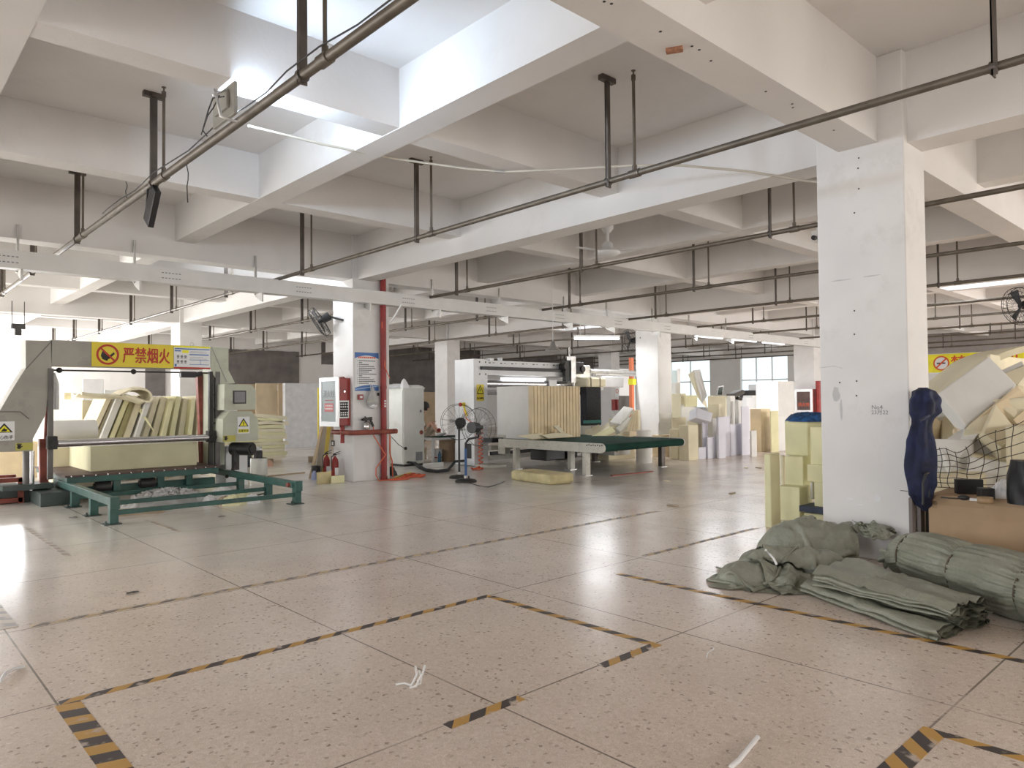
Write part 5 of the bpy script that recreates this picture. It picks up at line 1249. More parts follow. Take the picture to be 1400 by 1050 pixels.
# air hose at the post
P = [V((CXL - .05, CY0 + .3, 1.30)), V((CXL - .07, CY0 + .2, 1.1)), V((CXL + .05, CY0 - .08, .9))]
for i in range(60):
    a = i * .9; P.append(V((CXL + .09 + .05 * math.cos(a), CY0 - .12 + .05 * math.sin(a), .85 - i * .0135)))
MB().tube(P, .012, 6).build('coiled_air_hose', 'orange', label='orange coiled air hose hanging beside the white machine post', cat='hose')
tangle('orange hose coil on the floor at the white machine foot', GZ(653, 642), .20, .14, 50, 9, h=.09)
MB().tube([V((CXL - .06, CY0 + .3, 1.40)), V((CXL - .09, CY0 + .22, 1.3)), V((CXL - .08, CY0 + .15, 1.16))], .022, 8).build('yellow_hose', 'ysign', label='short yellow hose below the stop button of the white machine', cat='hose')
# ---- conveyor
KX0, KX1, KY0, KY1, KZ = 10.72, 13.45, 9.05, 12.1, .64
t = thing('belt_conveyor', 'green belt conveyor table on steel legs before the white machine', 'conveyor', ((KX0 + KX1) / 2, 10.5, 0))
n = 10
pr = [(KY1, KZ), (KY0 + .06, KZ)] + [(KY0 + .06 - .075 * math.sin(a), KZ - .075 + .075 * math.cos(a)) for a in rng(0, PI, n)] + [(KY1, KZ - .15)]
b = MB(); b.prism([(KX0 + .05, y, z) for y, z in pr], (KX1 - KX0 - .10, 0, 0)); b.build('belt', 'belt', t)
for x, nm in ((KX0, 'side_rail'), (KX1 - .05, 'side_rail')):
    pr = [(KY1, KZ + .015), (KY0 + .08, KZ + .015)] + [(KY0 + .08 - .095 * math.sin(a), KZ - .08 + .095 * math.cos(a)) for a in rng(0, PI, n)] + [(KY1, KZ - .17)]
    MB().prism([(x, y, z) for y, z in pr], (.05, 0, 0)).build(nm, 'conv', t, bevel=.004)
g = MB()
for k in range(8): g.cyl((KX0 - .006, KY0 + .04 + .055 * k, KZ - .02 - .01 * (k % 2)), (KX0, KY0 + .04 + .055 * k, KZ - .02 - .01 * (k % 2)), .014, n=8)
g.build('bolt_row', 'dark', t)
for (x, y, m) in ((KX0 + .02, 11.55, 'conv'), (KX0 + .02, 9.52, 'conv'), (KX1 - .16, 9.55, 'dark'), (KX1 - .16, 11.5, 'dark'), (KX0 + .75, 10.6, 'conv')):
    l = MB().box((x, y, .01), (x + .13, y + .10, KZ - .16)).build('leg', 'conv' if m == 'conv' else 'hanger', t, bevel=.004)
    MB().box((x - .04, y - .02, 0), (x + .17, y + .12, .012)).build('foot', 'galv', l)
g = MB().box((KX0 + .5, 11.1, .18), (KX0 + 1.1, 11.6, .42)).cyl((KX0 + 1.2, 11.2, .28), (KX0 + 1.5, 11.2, .28), .11); g.build('drive_motor', 'black', t, bevel=.02)
p = GZ(768, 628); crumple(dome(.06, 3), p, .25, .15, 0, n=18, amp=.03, fr=4, seed=81).build('dark_rag', 'dark', label='dark rag heap on the floor under the conveyor', cat='rag')
p0, p1 = GZ(836, 651), GZ(892, 645); MB().bar(p0 + V((0, 0, .01)), p1 + V((0, 0, .01)), .06, .02).build('flat_bar', 'redbrown', label='thin flat bar lying on the floor by the far conveyor leg', cat='bar')
# ---- big foam block with the grooved face
C = GZ(725, 599.5, KZ + .02); D_ = depth(C)
zt_ = GX(725, 527.5, C.x).z; xr_ = GY(793, 560, C.y).x; y1 = CY0 - .30
C = V((11.03, 11.33, KZ + .03)); s_ = C.x
zt_ = GX(725, 527.5, C.x).z; xr_ = GY(793, 560, C.y).x
t = thing('grooved_foam_block', 'large cream foam block with a grooved face standing on the conveyor', 'foam block', (C.x + .7, C.y + .7, KZ))
MB().box((C.x, C.y + .10, KZ + .002), (xr_, CY0 - .25, zt_)).build('block_body', 'fwhite', t, bevel=.008)
pts = [(C.x, C.y)]; nw = 15; W = xr_ - C.x
for i in range(nw):
    x = C.x + W * (i + .6) / nw; pts += [(x - .011, C.y), (x - .004, C.y + .09), (x + .004, C.y + .09), (x + .011, C.y)]
pts.append((xr_, C.y))
MB().prism([(x, y, KZ + .004) for x, y in pts] + [(xr_, C.y + .11, KZ + .004), (C.x, C.y + .11, KZ + .004)], (0, 0, zt_ - KZ - .012)).build('grooved_face', 'fstripe', t)
# offcuts at the block foot on the belt
for k, q in enumerate((((706, 596), (740, 592), (748, 598), (728, 601)), ((740, 595), (768, 590), (786, 597), (750, 600)), ((757, 583), (763, 581), (772, 591), (767, 592)))):
    P = [GY(px, py, C.y - .10 - .06 * k) for px, py in q]
    for p in P: p.z = max(p.z, KZ + .02)
    MB().prism(P, (0, .045, 0)).build('foam_offcut', 'fcream', label=['thin cream offcut leaning on the lower left of the grooved block', 'wide cream offcut leaning on the grooved block above the belt', 'small cream offcut sliver leaning on the grooved block'][k], cat='foam offcut', bevel=.006)
# floor pad
t0 = GZ(752, 663.5)
foam('fpad', 'yellow-tan foam pad lying on the floor before the conveyor', 697, 752, 784, 649.5, 663.5, phi=-.12, bevel=.045, name='foam_pad', cat='foam pad')
# ---- black block and cream bale beyond
foam('blackfoam', 'tall black foam block standing behind the grooved block', 793, 802, 822, 529, 582, D=18.6, bevel=.02)
t = thing('cream_bale', 'cream wrapped bale on top of the black foam block', 'bale', GD(810, 529, 18.9))
q = GD(801, 529, 18.6); MB().box((q.x - .05, q.y - .1, q.z), (q.x + .72, q.y + .75, q.z + .24)).build('wrap', 'fcream', t, bevel=.07, bseg=4)
g = MB()
for d in (.12, .48): g.box((q.x - .05 + d, q.y - .108, q.z + .0), (q.x - .025 + d, q.y - .099, q.z + .24)).box((q.x - .05 + d, q.y - .1, q.z + .239), (q.x - .025 + d, q.y + .7, q.z + .246))
g.build('strap', 'rope', t)
foam('teal', 'thin teal board at the foot of the black foam block', 797, 801, 822, 575, 579, D=18.0, name='board', cat='board', bevel=.004)
for k, (xl, xc, xr, yt, yb, m, lab) in enumerate(((793, 796, 812, 505, 530, 'white', 'white plastic drum housing beside the cutting machine head'),)):
    pass
p = GD(828, 566, 19.5); crumple(dome(.45, 2), V((p.x, p.y, 0)), .5, .4, 0, n=22, amp=.1, fr=4, seed=91).build('black_bag', 'black', label='black bag heap right of the black foam block', cat='bag')
# ---- scrap foam heap left of the middle column
def fq(m, label, q, th, name='foam_slab', cat='foam slab', bevel=.01):
    return slabq(q, th).build(name, m, bevel=bevel, label=label, cat=cat)
foam('fcream', 'broad cream foam block buried under the scrap heap', 800, 832, 866, 588, 612, D=17.9, ground=True)
foam('fcream', 'taller cream foam block buried under the scrap heap beside the column', 832, 845, 868, 572, 612, D=18.4, ground=True)
fq('fwhite', 'pale grey foam slab sloping up on top of the scrap heap', [(833, 577, 18.0), (853, 555, 18.6), (866, 558, 18.6), (849, 580, 17.9)], .12)
fq('fwhite', 'white foam slab under the top slab of the scrap heap', [(842, 585, 17.8), (866, 566, 18.3), (868, 574, 18.2), (848, 591, 17.7)], .15)
fq('fcream', 'long cream foam strip running down the left of the scrap heap', [(800, 596, 17.6), (832, 577, 18.3), (846, 580, 18.0), (806, 602, 17.3)], .12)
fq('fyellow', 'yellow foam slab in the middle of the scrap heap', [(806, 597, 17.2), (836, 583, 17.6), (842, 590, 17.3), (812, 604, 17.0)], .10)
fq('fcream', 'small cream foam block on the left of the scrap heap', [(808, 585, 18.2), (819, 580, 18.4), (822, 586, 18.2), (811, 590, 18.0)], .2)
fq('fpeach', 'peach foam wedge low in the scrap heap', [(820, 601, 17.0), (840, 590, 17.3), (846, 599, 17.1), (826, 608, 16.9)], .12)
fq('fcream', 'broad cream foam slab at the foot of the scrap heap', [(830, 607, 16.9), (846, 592, 17.4), (853, 600, 17.2), (846, 612, 16.8)], .14)
fq('fwhite', 'flat white foam sheet at the left foot of the scrap heap', [(793, 603, 17.4), (806, 594, 18.0), (816, 604, 17.3), (798, 610, 17.0)], .08)
for k in range(7):
    f = k / 6
    P = [GD(851 + k * 2.6, 609 - 2 * f, 16.9 + .05 * k), GD(855 + k * 2.4, 592 - 4 * f, 17.1 + .05 * k), GD(861 + k * 1.4, 574 - 2 * f, 17.4 + .05 * k), GD(866 + k * .5, 561, 17.7 + .05 * k)]
    mb = MB(); wv = V((.55, .35, 0)); tv = V((.02, -.02, 0)).normalized() * .055
    rows = [P[0], P[0].lerp(P[1], .5), P[1], P[1].lerp(P[2], .5) + V((0, 0, .02)), P[2], P[2].lerp(P[3], .5) + V((0, 0, .02)), P[3]]
    for i in range(6):
        a, b_ = rows[i], rows[i + 1]; mb.hexa([a, a + tv, a + tv + wv, a + wv, b_, b_ + tv, b_ + tv + wv, b_ + wv])
    mb.build('foam_sheet', ['fcream', 'fpeach'][k % 2], label='bent foam sheet in the bundle leaning on the middle column, %s from the left' % order[k], cat='foam sheet', group='bent foam sheets by the middle column')
foam('fpeach', 'cream foam block on the floor below the scrap heap', 852, 861, 870, 590, 614, D=16.6)
foam('fwhite', 'white foam block low beside the scrap heap behind the belt', 793, 840, 861, 604, 623, D=17.2)
t = thing('strapped_roll', 'white foam roll with a dark strap at the foot of the middle column', 'foam roll', GZ(880, 622))
q = GD(880, 610, 17.2); zb2 = max(0, GD(880, 606, 17.2).z - .1)
MB().cyl((q.x, q.y, 0), (q.x, q.y, GD(880, 588, 17.2).z), .19, .18, n=24).build('roll_body', 'fwhite', t, bevel=.02)
MB().cyl((q.x, q.y, GD(880, 598.5, 17.2).z - .02), (q.x, q.y, GD(880, 598.5, 17.2).z + .015), .193, n=24).build('strap', 'dark', t)
# ---- stack of foam blocks in the middle distance
ST = [('fcream', 'tall cream foam block standing at the front of the middle stack', 927.3, 941.8, 954, 581.5, 630, None),
 ('fcream', 'cream foam block left of the tall front block of the middle stack', 914.5, 927, 934, 587, 628, 17.9),
 ('flav', 'small white foam block on the floor beside the tall front block', 954.5, 955.5, 967, 612, 628.5, None),
 ('flav', 'white foam block with a notch at the right of the small floor block', 967.5, 968, 978, 598, 627.5, None),
 ('flav', 'tall narrow white foam post in the middle stack, nearest the gap', 978.5, 983, 991.4, 570, 627, None),
 ('flav', 'slim white foam post behind the tall narrow one', 990.5, 991.4, 997.5, 569, 624.5, None),
 ('flav', 'wide lilac-white foam block at the right of the middle stack', 998, 999, 1015, 580, 623.5, None),
 ('flav', 'tall lilac-white foam post at the right end of the middle stack', 1014, 1015, 1024, 555.5, 623, None),
 ('fpeach', 'squat cream foam block behind the end of the belt', 891, 904, 914.5, 595, 625, None),
 ('fwhite', 'pale cream foam block second in the leftmost pile by the column', 900, 901, 918, 578, 595, 18.6),
 ('fwhite', 'pale foam block on top of the leftmost pile by the column', 901, 902, 919, 565, 578, 18.6),
 ('fcream', 'cream foam block resting on the second front block', 918, 919, 938, 571, 587, 18.4),
 ('fcream', 'cream foam block behind the top of the tall front block', 939, 954, 961, 576, 612, 18.3),
 ('flav', 'lit right face of the cream block behind the tall front block, as a white board', 960.5, 961, 967.5, 573, 612, 18.2),  # window-lit face of the block above, painted pale as its own board
 ('fcream', 'tall cream foam block high on the left of the middle stack', 918, 931.7, 938, 538, 571, 18.9),
 ('fwhite', 'pale grey foam block under the small yellow cube', 931, 932, 953, 553, 573, 18.8),
 ('fyellow', 'small pale yellow foam cube near the top of the middle stack', 936, 936.7, 953.7, 540.5, 556, 18.5),
 ('fcream', 'wide cream foam block at the back top of the middle stack', 967.5, 992, 994, 541, 575, 20.0),
 ('fcream', 'cream and white foam block before the wide back block', 969, 983, 988, 552, 572, 19.2),
 ('fwhite', 'white-fronted foam board standing at the top right of the middle stack', 993, 999, 1005, 541, 582, 19.6),
 ('fwhite', 'white foam post beside the lilac end post', 1004, 1010, 1015, 548.5, 582, 19.4),
 ('fwhite', 'small slanting foam block at the very top left of the middle stack', 918, 924, 930, 523, 538.5, 19.3),
 ('fpeach', 'peach foam block with white end standing right of the middle stack', 1025, 1041, 1053, 559, 618, None),
 ('fyellow', 'small yellow foam piece behind the white block in the right group', 1053, 1054, 1064, 562, 570, 20.0),
 ('fwhite', 'wide white foam block in the right group before the big block', 1054, 1055, 1073, 569, 618, None),
 ('fwhite', 'very large pale grey foam block rising behind the right group', 1034, 1065, 1086, 521, 605, 23.0),
 ('fwhite', 'low cream block with white end at the left of the right group', 1024, 1028, 1034, 589, 625, None)]
for m, lab, xl, xc, xr, yt, yb, D in ST: foam(m, lab, xl, xc, xr, yt, yb, D=D, ground=D is not None and D >= 18.8)
foam('fwhite', 'plain white foam block filling the back of the middle stack', 962, 975, 1010, 572, 612, D=19.0, ground=True)
fq('flav', 'white foam slab tilted on top of the front blocks', [(953, 557, 18.1), (974.6, 565, 18.2), (972, 577, 18.1), (951.5, 571, 18.0)], .35)
fq('fwhite', 'lit white face of the leaning foam block above the middle stack', [(948, 506, 19.4), (957.5, 505, 19.5), (967, 541, 19.0), (960, 552, 18.9)], .02)  # lit side of one leaning block, put in as a thin white slab
fq('fcream', 'leaning cream foam block behind its lit white face', [(940.5, 512, 19.5), (948, 506, 19.45), (960, 552, 18.95), (953, 542, 19.0)], .35)
q = GD(1003, 545, 20.5)
t = thing('grey_cushion', 'dark grey padded seat lying on the middle stack', 'cushion', q)
q0 = GD(994, 546, 19.9); q1 = GD(1015, 543, 20.3)
MB().bar(q0.lerp(q1, .2) + V((0, 0, .08)), q0.lerp(q1, .9) + V((0, 0, .16)), .3, .13).build('pad', 'cushion', t, bevel=.05, bseg=4)
MB().cyl(q1 + V((-.08, 0, -.05)), q1 + V((-.3, 0, -.02)), .05).build('pad_bracket', 'dark', t)
t = thing('framed_pane', 'small framed grey-green pane leaning on the top of the middle stack', 'frame', GD(984, 541, 20.2))
P = [GD(980, 541, 20.2), GD(987.5, 541, 20.3), GD(989.5, 527, 20.4), GD(982, 528.5, 20.3)]
MB().prism(P, (.02, .03, 0)).build('frame', 'alu', t)
c_ = sum(P, V((0, 0, 0))) / 4; MB().prism([c_ + (p - c_) * .78 - V((.006, .008, 0)) for p in P], (.008, .01, 0)).build('pane', 'greendk', t)
for k, (px, py, lab) in enumerate(((893, 628, 'small cream chip on the floor before the middle stack'), (1001, 675, 'small tan chip on the floor right of the conveyor'), (1020, 640, 'flat scrap on the floor before the lilac end post'), (1037, 640, 'thin scrap on the floor before the right group'), (912, 658, 'pale scrap on the floor beyond the conveyor leg'), (920, 692, 'cream chip on the open floor in the middle'))):
    p = GZ(px, py); MB().obox(p + V((0, 0, .008)), (.16, .07, .012), (0, 0, .3 * k)).build('floor_chip', 'fcream' if k % 2 == 0 else 'wood', label=lab, cat='chip')
# ---- far items: extinguisher on the far column, post, machine corner
x5, y5 = 26.2, 21.6
q = GY(841, 552, y5 - .1); t = thing('wall_extinguisher', 'red extinguisher pair hanging on the far column', 'fire extinguisher', q)
MB().cyl((q.x - .12, y5 - .1, q.z - .3), (q.x - .12, y5 - .1, q.z + .2), .09).cyl((q.x + .12, y5 - .1, q.z - .3), (q.x + .12, y5 - .1, q.z + .2), .09).build('cylinder', 'red', t)
q = GY(843.5, 537, y5 - .01); t = thing('no_smoking_notice', 'small white notice with a red ring on the far column', 'notice', q)
MB().box((q.x - .14, y5 - .02, q.z - .2), (q.x + .14, y5 - .003, q.z + .25)).build('sheet', 'paper', t)
ring(V((q.x, y5 - .02, q.z + .08)), .07, .10, 'inkora', 'red_ring', t, .004)
t = thing('orange_lift_post', 'orange post with a yellow block beside the middle column', 'post', GD(864, 600, 24))
q = GD(863.5, 520, 24.0); zt = GD(863.5, 489, 24.0).z
MB().box((q.x - .06, q.y - .06, 0), (q.x + .05, q.y + .06, zt)).build('post', 'orangep', t); MB().box((q.x - .12, q.y - .14, q.z - .15), (q.x + .12, q.y + .05, q.z + .05)).build('yellow_block', 'ysign2', t)
foam('white', 'tall white cabinet left of the orange post', 846, 847, 861, 504, 540, D=25, dl=1.0, ground=True, name='white_cabinet', cat='cabinet')
foam('mint', 'pale blue screen behind the orange post', 860.5, 861, 869, 506, 536, D=25.5, dl=.3, ground=True, name='screen', cat='screen')
foam('cushion', 'dark low machine bed under the white cabinet', 846, 847, 866, 541, 558, D=24.0, dl=.5, ground=True, name='machine_bed', cat='machine')
foam('mint', 'pale blue-white locker right of the middle column', 913, 914, 931, 506, 530, D=27, dl=.6, ground=True, name='locker', cat='locker')
foam('fwhite', 'narrow pale panel beside the pale locker', 926, 926.5, 931, 504, 523, D=26.5, dl=.05, ground=True, name='panel', cat='panel')
for k, (px, py, m) in enumerate(((1020, 548, 'paper'), (1027, 545, 'fwhite'), (1032, 556, 'paper'), (1022, 538, 'dark'), (1034, 530, 'paper'))):
    p = GD(px, py, 27 + k * .3); MB().box((p.x - .25, p.y - .2, 0), (p.x + .25, p.y + .2, p.z + .12)).build('far_carton', m, bevel=.02, label='%s box piled under the far windows, %s of the pile' % ({'paper': 'white', 'fwhite': 'pale', 'dark': 'dark'}[m], order[k]), cat='box', group='boxes piled under the far windows')
# ---- fire hose cabinet and blue bag at the far right column
Y6 = 12.0; X6 = 26.2
q0, q1 = GX(1111, 532, X6 - .3), GX(1087, 564, X6 - .3)
t = thing('far_fire_cabinet', 'white-framed dark glass fire cabinet on the far right column', 'cabinet', (X6 - .2, (q0.y + q1.y) / 2, q1.z))
MB().box((X6 - .28, q0.y, q1.z), (X6 - .01, q1.y, q0.z)).build('cabinet_body', 'red', t)
d = MB(); w = .09
for a, b, c, e in ((q0.y, q1.y, q1.z, q1.z + w), (q0.y, q1.y, q0.z - w, q0.z), (q0.y, q0.y + w, q1.z + w, q0.z - w), (q1.y - w, q1.y, q1.z + w, q0.z - w)): d.box((X6 - .33, a, c), (X6 - .28, b, e))
dr = d.build('door', 'alu', t)
MB().box((X6 - .30, q0.y + w, q1.z + w), (X6 - .285, q1.y - w, q0.z - w)).build('glass_pane', 'tabletop', dr)
yc = (q0.y + q1.y) / 2
MB().text('消火栓', (X6 - .302, yc, q1.z + .30), (0, -1, 0), (0, 0, 1), .15, center=True, bold=.01).build('lettering', 'inkora', dr)
MB().cyl((X6 - .1, q0.y - .12, q1.z - .1), (X6 - .1, q0.y - .12, q0.z + .3), .09).build('red_pipe', 'red', t)
q = GD(1105, 570, 11.5)
# ---- yellow foam stack behind the near column
RS = [('fyellow', 'tall yellow foam slab on the floor at the left of the near stack', 1043, 1055, 1065, 621, 722, None),
 ('fyellow', 'yellow foam block at the bottom front of the near stack', 1060.5, 1094, 1109, 666.5, 718, 8.75),
 ('fyellow', 'yellow foam block in the middle of the near stack', 1071, 1098.5, 1109, 624.5, 667, 8.95),
 ('fcream', 'narrow shaded foam piece beside the middle block of the near stack', 1064.5, 1071, 1073, 623, 666, 9.4),
 ('fyellow', 'big yellow foam block on top of the near stack', 1072, 1105, 1128, 576, 623.5, 9.1),
 ('fyellow', 'upright yellow foam block against the near column, topmost', 1106.5, 1126, 1150, 584, 636, 8.6),
 ('fyellow', 'yellow foam block under the upright one by the near column', 1101.5, 1126, 1150, 636, 660, 8.55),
 ('fwhite', 'small white foam block between yellow ones by the near column', 1105, 1111, 1116, 659.5, 683, 8.8),
 ('fyellow', 'lower yellow foam block by the near column', 1110.5, 1128, 1150, 660, 694, 8.5)]
for m, lab, *a in RS: foam(m, lab, *a[:5], D=a[5])
t = thing('blue_pallet', 'dark blue board under the lower yellow block by the near column', 'board', GD(1110, 700, 8.3))
blk(1090, 1128, 1150, 695, 703, D=8.4).build('board_top', mat('blue_dark', (.045, .06, .10), .6), t)
foam('fyellow', 'pale yellow foam block under the dark blue board', 1096, 1128, 1150, 704, 730, D=8.45)
t = thing('blue_bag', 'blue woven bag lying on the big yellow block of the near stack', 'bag', GD(1105, 576, 9.3))
q = GD(1107, 576, 9.3); mb = crumple(dome(.09, 4), (q.x + .05, q.y + .02, q.z), .32, .30, .8, n=30, amp=.035, fr=7, seed=101, rim=.05); mb.build('bag_body', mat('blue_bag_cloth', (.02, .10, .28), .5, var=.3, scale=20), t)
# ================================================================== right edge: foam heap, mesh, carton, umbrella, sacks
# marks on the near column
NX, NY = 7.0, 2.35
def onx(px, py): return GX(px, py, NX - .0015)
g = MB()
for (px, py) in ((1168, 457), (1171, 521), (1148, 523), (1171, 541), (1174, 216), (1173, 230), (1174, 258), (1168, 291), (1168, 425)): 
    q = onx(px, py); g.cyl((NX - .001, q.y, q.z), (NX + .003, q.y, q.z), .008, n=8)
g.build('trim_5', 'ink', kind='structure')
t = thing('handwriting', 'small pencilled handwriting on the near bluish column', 'writing', onx(1200, 562))
q = onx(1192, 559.5); MB().text('No4', q, (0, -1, 0), (0, 0, 1), .055, thick=.0005).build('pencil_line', 'inkgrey', t)
q = onx(1191.5, 566.8); MB().text('23月22', q, (0, -1, 0), (0, 0, 1), .05, thick=.0005).build('pencil_line', 'inkgrey', t)
def smear(label, px, py, w, h, m, seed):
    c = onx(px, py); g = MB(); n = 20
    P = [V((NX - .0012, c.y + w * math.cos(a) * (1 + .5 * noise.noise(V((math.cos(a), math.sin(a), seed)))), c.z + h * math.sin(a) * (1 + .5 * noise.noise(V((math.cos(a) * 2, math.sin(a) * 2, seed)))))) for a in rng(0, 2 * PI, n)[:-1]]
    g.prism(P, (.001, 0, 0)); g.build('wall_mark', m, label=label, cat='mark')
M['smear'] = mat('grey_scuff', (.60, .595, .585), .8); M['chip'] = mat('white_chip', (.86, .86, .86), .8)
smear('grey scuff on the left part of the near column', 1143, 539, .035, .07, 'smear', 1); smear('long grey scuff low on the near column left side', 1150, 560, .012, .10, 'smear', 2)
smear('white chipped spot low on the near column', 1199, 681, .03, .035, 'chip', 3); smear('small white scrape low on the near column', 1161, 682, .035, .008, 'chip', 4); smear('thin white scrape below the chipped spot', 1175, 690, .03, .006, 'chip', 5)
smear('faint grey stripe mark across the near column', 1150, 383, .10, .006, 'smear', 6); smear('faint grey print mark on the upper near column', 1192, 377, .08, .006, 'smear', 7)
MB().tube([onx(1121, 503) - V((.004, 0, 0)), onx(1140, 500) - V((.004, 0, 0)), onx(1152, 504) - V((.004, 0, 0))], .003, 4).build('wall_scratch', 'chip', label='thin white scratch line at the left edge of the near column', cat='mark')
MB().tube([onx(1231, 670.5) - V((.003, 0, 0)), onx(1241, 671.5) - V((.003, 0, 0))], .003, 4).build('wall_scratch', 'ink', label='short dark scratch near the right edge of the near column', cat='mark')
# no smoking banner on the far wall
q0, q1 = GX(1275, 511, X1 - .06), GX(1400, 486, X1 - .06)
t = thing('no_smoking_banner', 'yellow banner reading 禁止吸烟 on the far right wall', 'sign', (X1 - .06, q0.y - 1.5, q0.z))
zb_, zt_ = GX(1290, 509, X1 - .06).z, GX(1290, 484, X1 - .06).z; Hb = zt_ - zb_
ya = GX(1266, 500, X1 - .06).y; yb_ = ya - Hb * 5.4
MB().box((X1 - .06, yb_, zb_ - .05), (X1 - .05, ya, zt_ + .02)).build('banner_backing', 'paper', t)
MB().box((X1 - .066, yb_, zb_), (X1 - .061, ya, zt_)).build('banner', mat('banner_yellow', (.95, .85, .03), .5, emit=0.0), t)
cc = V((X1 - .068, GX(1287, 497, X1 - .06).y, (zb_ + zt_) / 2)); R1 = Hb * .40
ring(cc, .001, R1 * .8, 'paper', 'symbol_ground', t, .001, (-1, 0, 0), (0, 1, 0)); ring(cc, R1 * .82, R1, 'inkora', 'prohibition_ring', t, .003, (-1, 0, 0), (0, 1, 0))
MB().bar(cc + V((-.006, R1 * .55, 0)), cc + V((-.006, -R1 * .5, 0)), R1 * .18, .004, up=(1, 0, 0)).build('cigarette', 'ink', t)
MB().bar(cc + V((-.01, R1 * .62, -R1 * .62)), cc + V((-.01, -R1 * .62, R1 * .62)), R1 * .2, .004, up=(1, 0, 0)).build('prohibition_bar', 'inkora', t)
MB().text('禁止吸烟', (X1 - .066, GX(1300, 497, X1 - .06).y, zb_ + Hb * .16), (0, -1, 0), (0, 0, 1), Hb * .78, sx=1.0, bold=.02, thick=.004).build('lettering', 'inkora', t)
# ---- foam heap
def fqq(m, label, q, th, **k): return fq(m, label, q, th, **k)
fqq('fwhite', 'large pale foam slab tilted on top of the right heap', [(1283, 537, 8.3), (1352.5, 486.5, 8.6), (1391, 526, 8.3), (1321, 583, 8.0)], .16, bevel=.02)
def curve_sheet(label, m, pts, D0, D1, th, wdir=(.6, .45, 0), W=1.2):
    P = [GD(px, py, D0 + (D1 - D0) * i / (len(pts) - 1)) for i, (px, py) in enumerate(pts)]; wv = V(wdir).normalized() * W
    n = 24; mb = MB()
    def c(s):
        x = s * (len(P) - 1); i = min(len(P) - 2, int(x)); f = x - i; a, b, c_, d = P[max(i - 1, 0)], P[i], P[i + 1], P[min(i + 2, len(P) - 1)]
        return .5 * ((2 * b) + (c_ - a) * f + (2 * a - 5 * b + 4 * c_ - d) * f * f + (3 * b - a - 3 * c_ + d) * f ** 3)
    def nn(s):
        t_ = (c(min(1, s + .02)) - c(max(0, s - .02))).normalized(); v = t_.cross(wv.normalized()).normalized(); return -v if v.z > 0 else v
    f = lambda u, v, k: c(u) + wv * v + nn(u) * th * k
    mb.grid(lambda u, v: f(u, v, 0), n, 4).grid(lambda u, v: f(u, v, 1), n, 4).grid(lambda u, v: f(u, 0, v), n, 2).grid(lambda u, v: f(u, 1, v), n, 2).grid(lambda u, v: f(0, u, v), 4, 2).grid(lambda u, v: f(1, u, v), 4, 2)
    return mb.build('foam_sheet', m, label=label, cat='foam sheet')
curve_sheet('big cream foam sheet arching over the top of the right heap', 'fcream', [(1262, 566), (1279, 546), (1305, 528), (1332, 508), (1360, 487), (1400, 473), (1440, 467)], 9.6, 9.2, .08)
foam('fcream', 'cream foam block at the upper right of the heap', 1350, 1356, 1430, 484, 560, D=9.0, dl=1.0)
fqq('fwhite', 'pale foam strip lying under the arching sheet', [(1366, 507, 8.9), (1397, 493, 9.0), (1400, 498, 8.9), (1372, 512, 8.8)], .3)
fqq('fcream', 'cream foam slab below the pale strip at the right edge', [(1368, 512, 8.7), (1420, 492, 8.9), (1425, 530, 8.7), (1392, 526, 8.5)], .3)
fqq('fpeach', 'peach foam wedge under the large tilted slab', [(1321, 583, 7.95), (1391, 526, 8.25), (1395, 533, 8.2), (1362, 552, 8.05)], .25)
fqq('fcream', 'pale folded foam flap in the middle of the heap', [(1318, 587, 7.9), (1355, 556, 8.1), (1362, 553, 8.0), (1345, 592, 7.8)], .10)
fqq('fwhite', 'long pale foam sheet pouring to the lower left of the heap', [(1282, 608, 7.9), (1318, 584, 8.1), (1348, 580, 7.9), (1300, 640, 7.6)], .10)
fqq('fcream', 'cream foam wedge pointing up right of the flap', [(1345, 592, 7.7), (1362, 553, 8.0), (1392, 590, 7.8), (1370, 612, 7.6)], .12)
fqq('fcream', 'cream foam slab at the right edge below the peach wedge', [(1364, 552, 8.1), (1385, 538, 8.3), (1420, 545, 8.1), (1392, 575, 7.9)], .35)
fqq('fpeach', 'tan foam block with cut corners at the right edge of the heap', [(1385, 573, 7.9), (1400, 560, 8.0), (1430, 570, 7.9), (1400, 590, 7.8)], .4)
foam('fpeach', 'tan foam block standing beside the navy umbrella bag', 1274, 1277, 1290, 570, 640, D=8.6)
fqq('fpeach', 'small tan foam cube at the left shoulder of the heap', [(1285, 556, 8.6), (1293, 548, 8.6), (1301, 556, 8.5), (1293, 563, 8.5)], .12)
fqq('fwhite', 'small white foam triangle beside the tan cube', [(1281, 571, 8.7), (1284, 556, 8.8), (1294, 566, 8.7), (1292, 570, 8.7)], .08)
fqq('fpeach', 'jagged tan offcut below the tan cube', [(1302, 569, 8.3), (1305, 572, 8.2), (1319, 582, 8.1), (1311, 590, 8.1), (1302, 583, 8.2), (1306, 577, 8.2)], .10)
fqq('fpeach', 'second jagged tan offcut under the large slab', [(1301, 590, 8.2), (1304, 584, 8.2), (1311, 588, 8.15), (1305, 600, 8.1)], .10)
fqq('fcream', 'pale foam slab filling the left middle of the heap', [(1288, 565, 8.9), (1310, 560, 8.9), (1312, 600, 8.6), (1288, 606, 8.6)], .3)
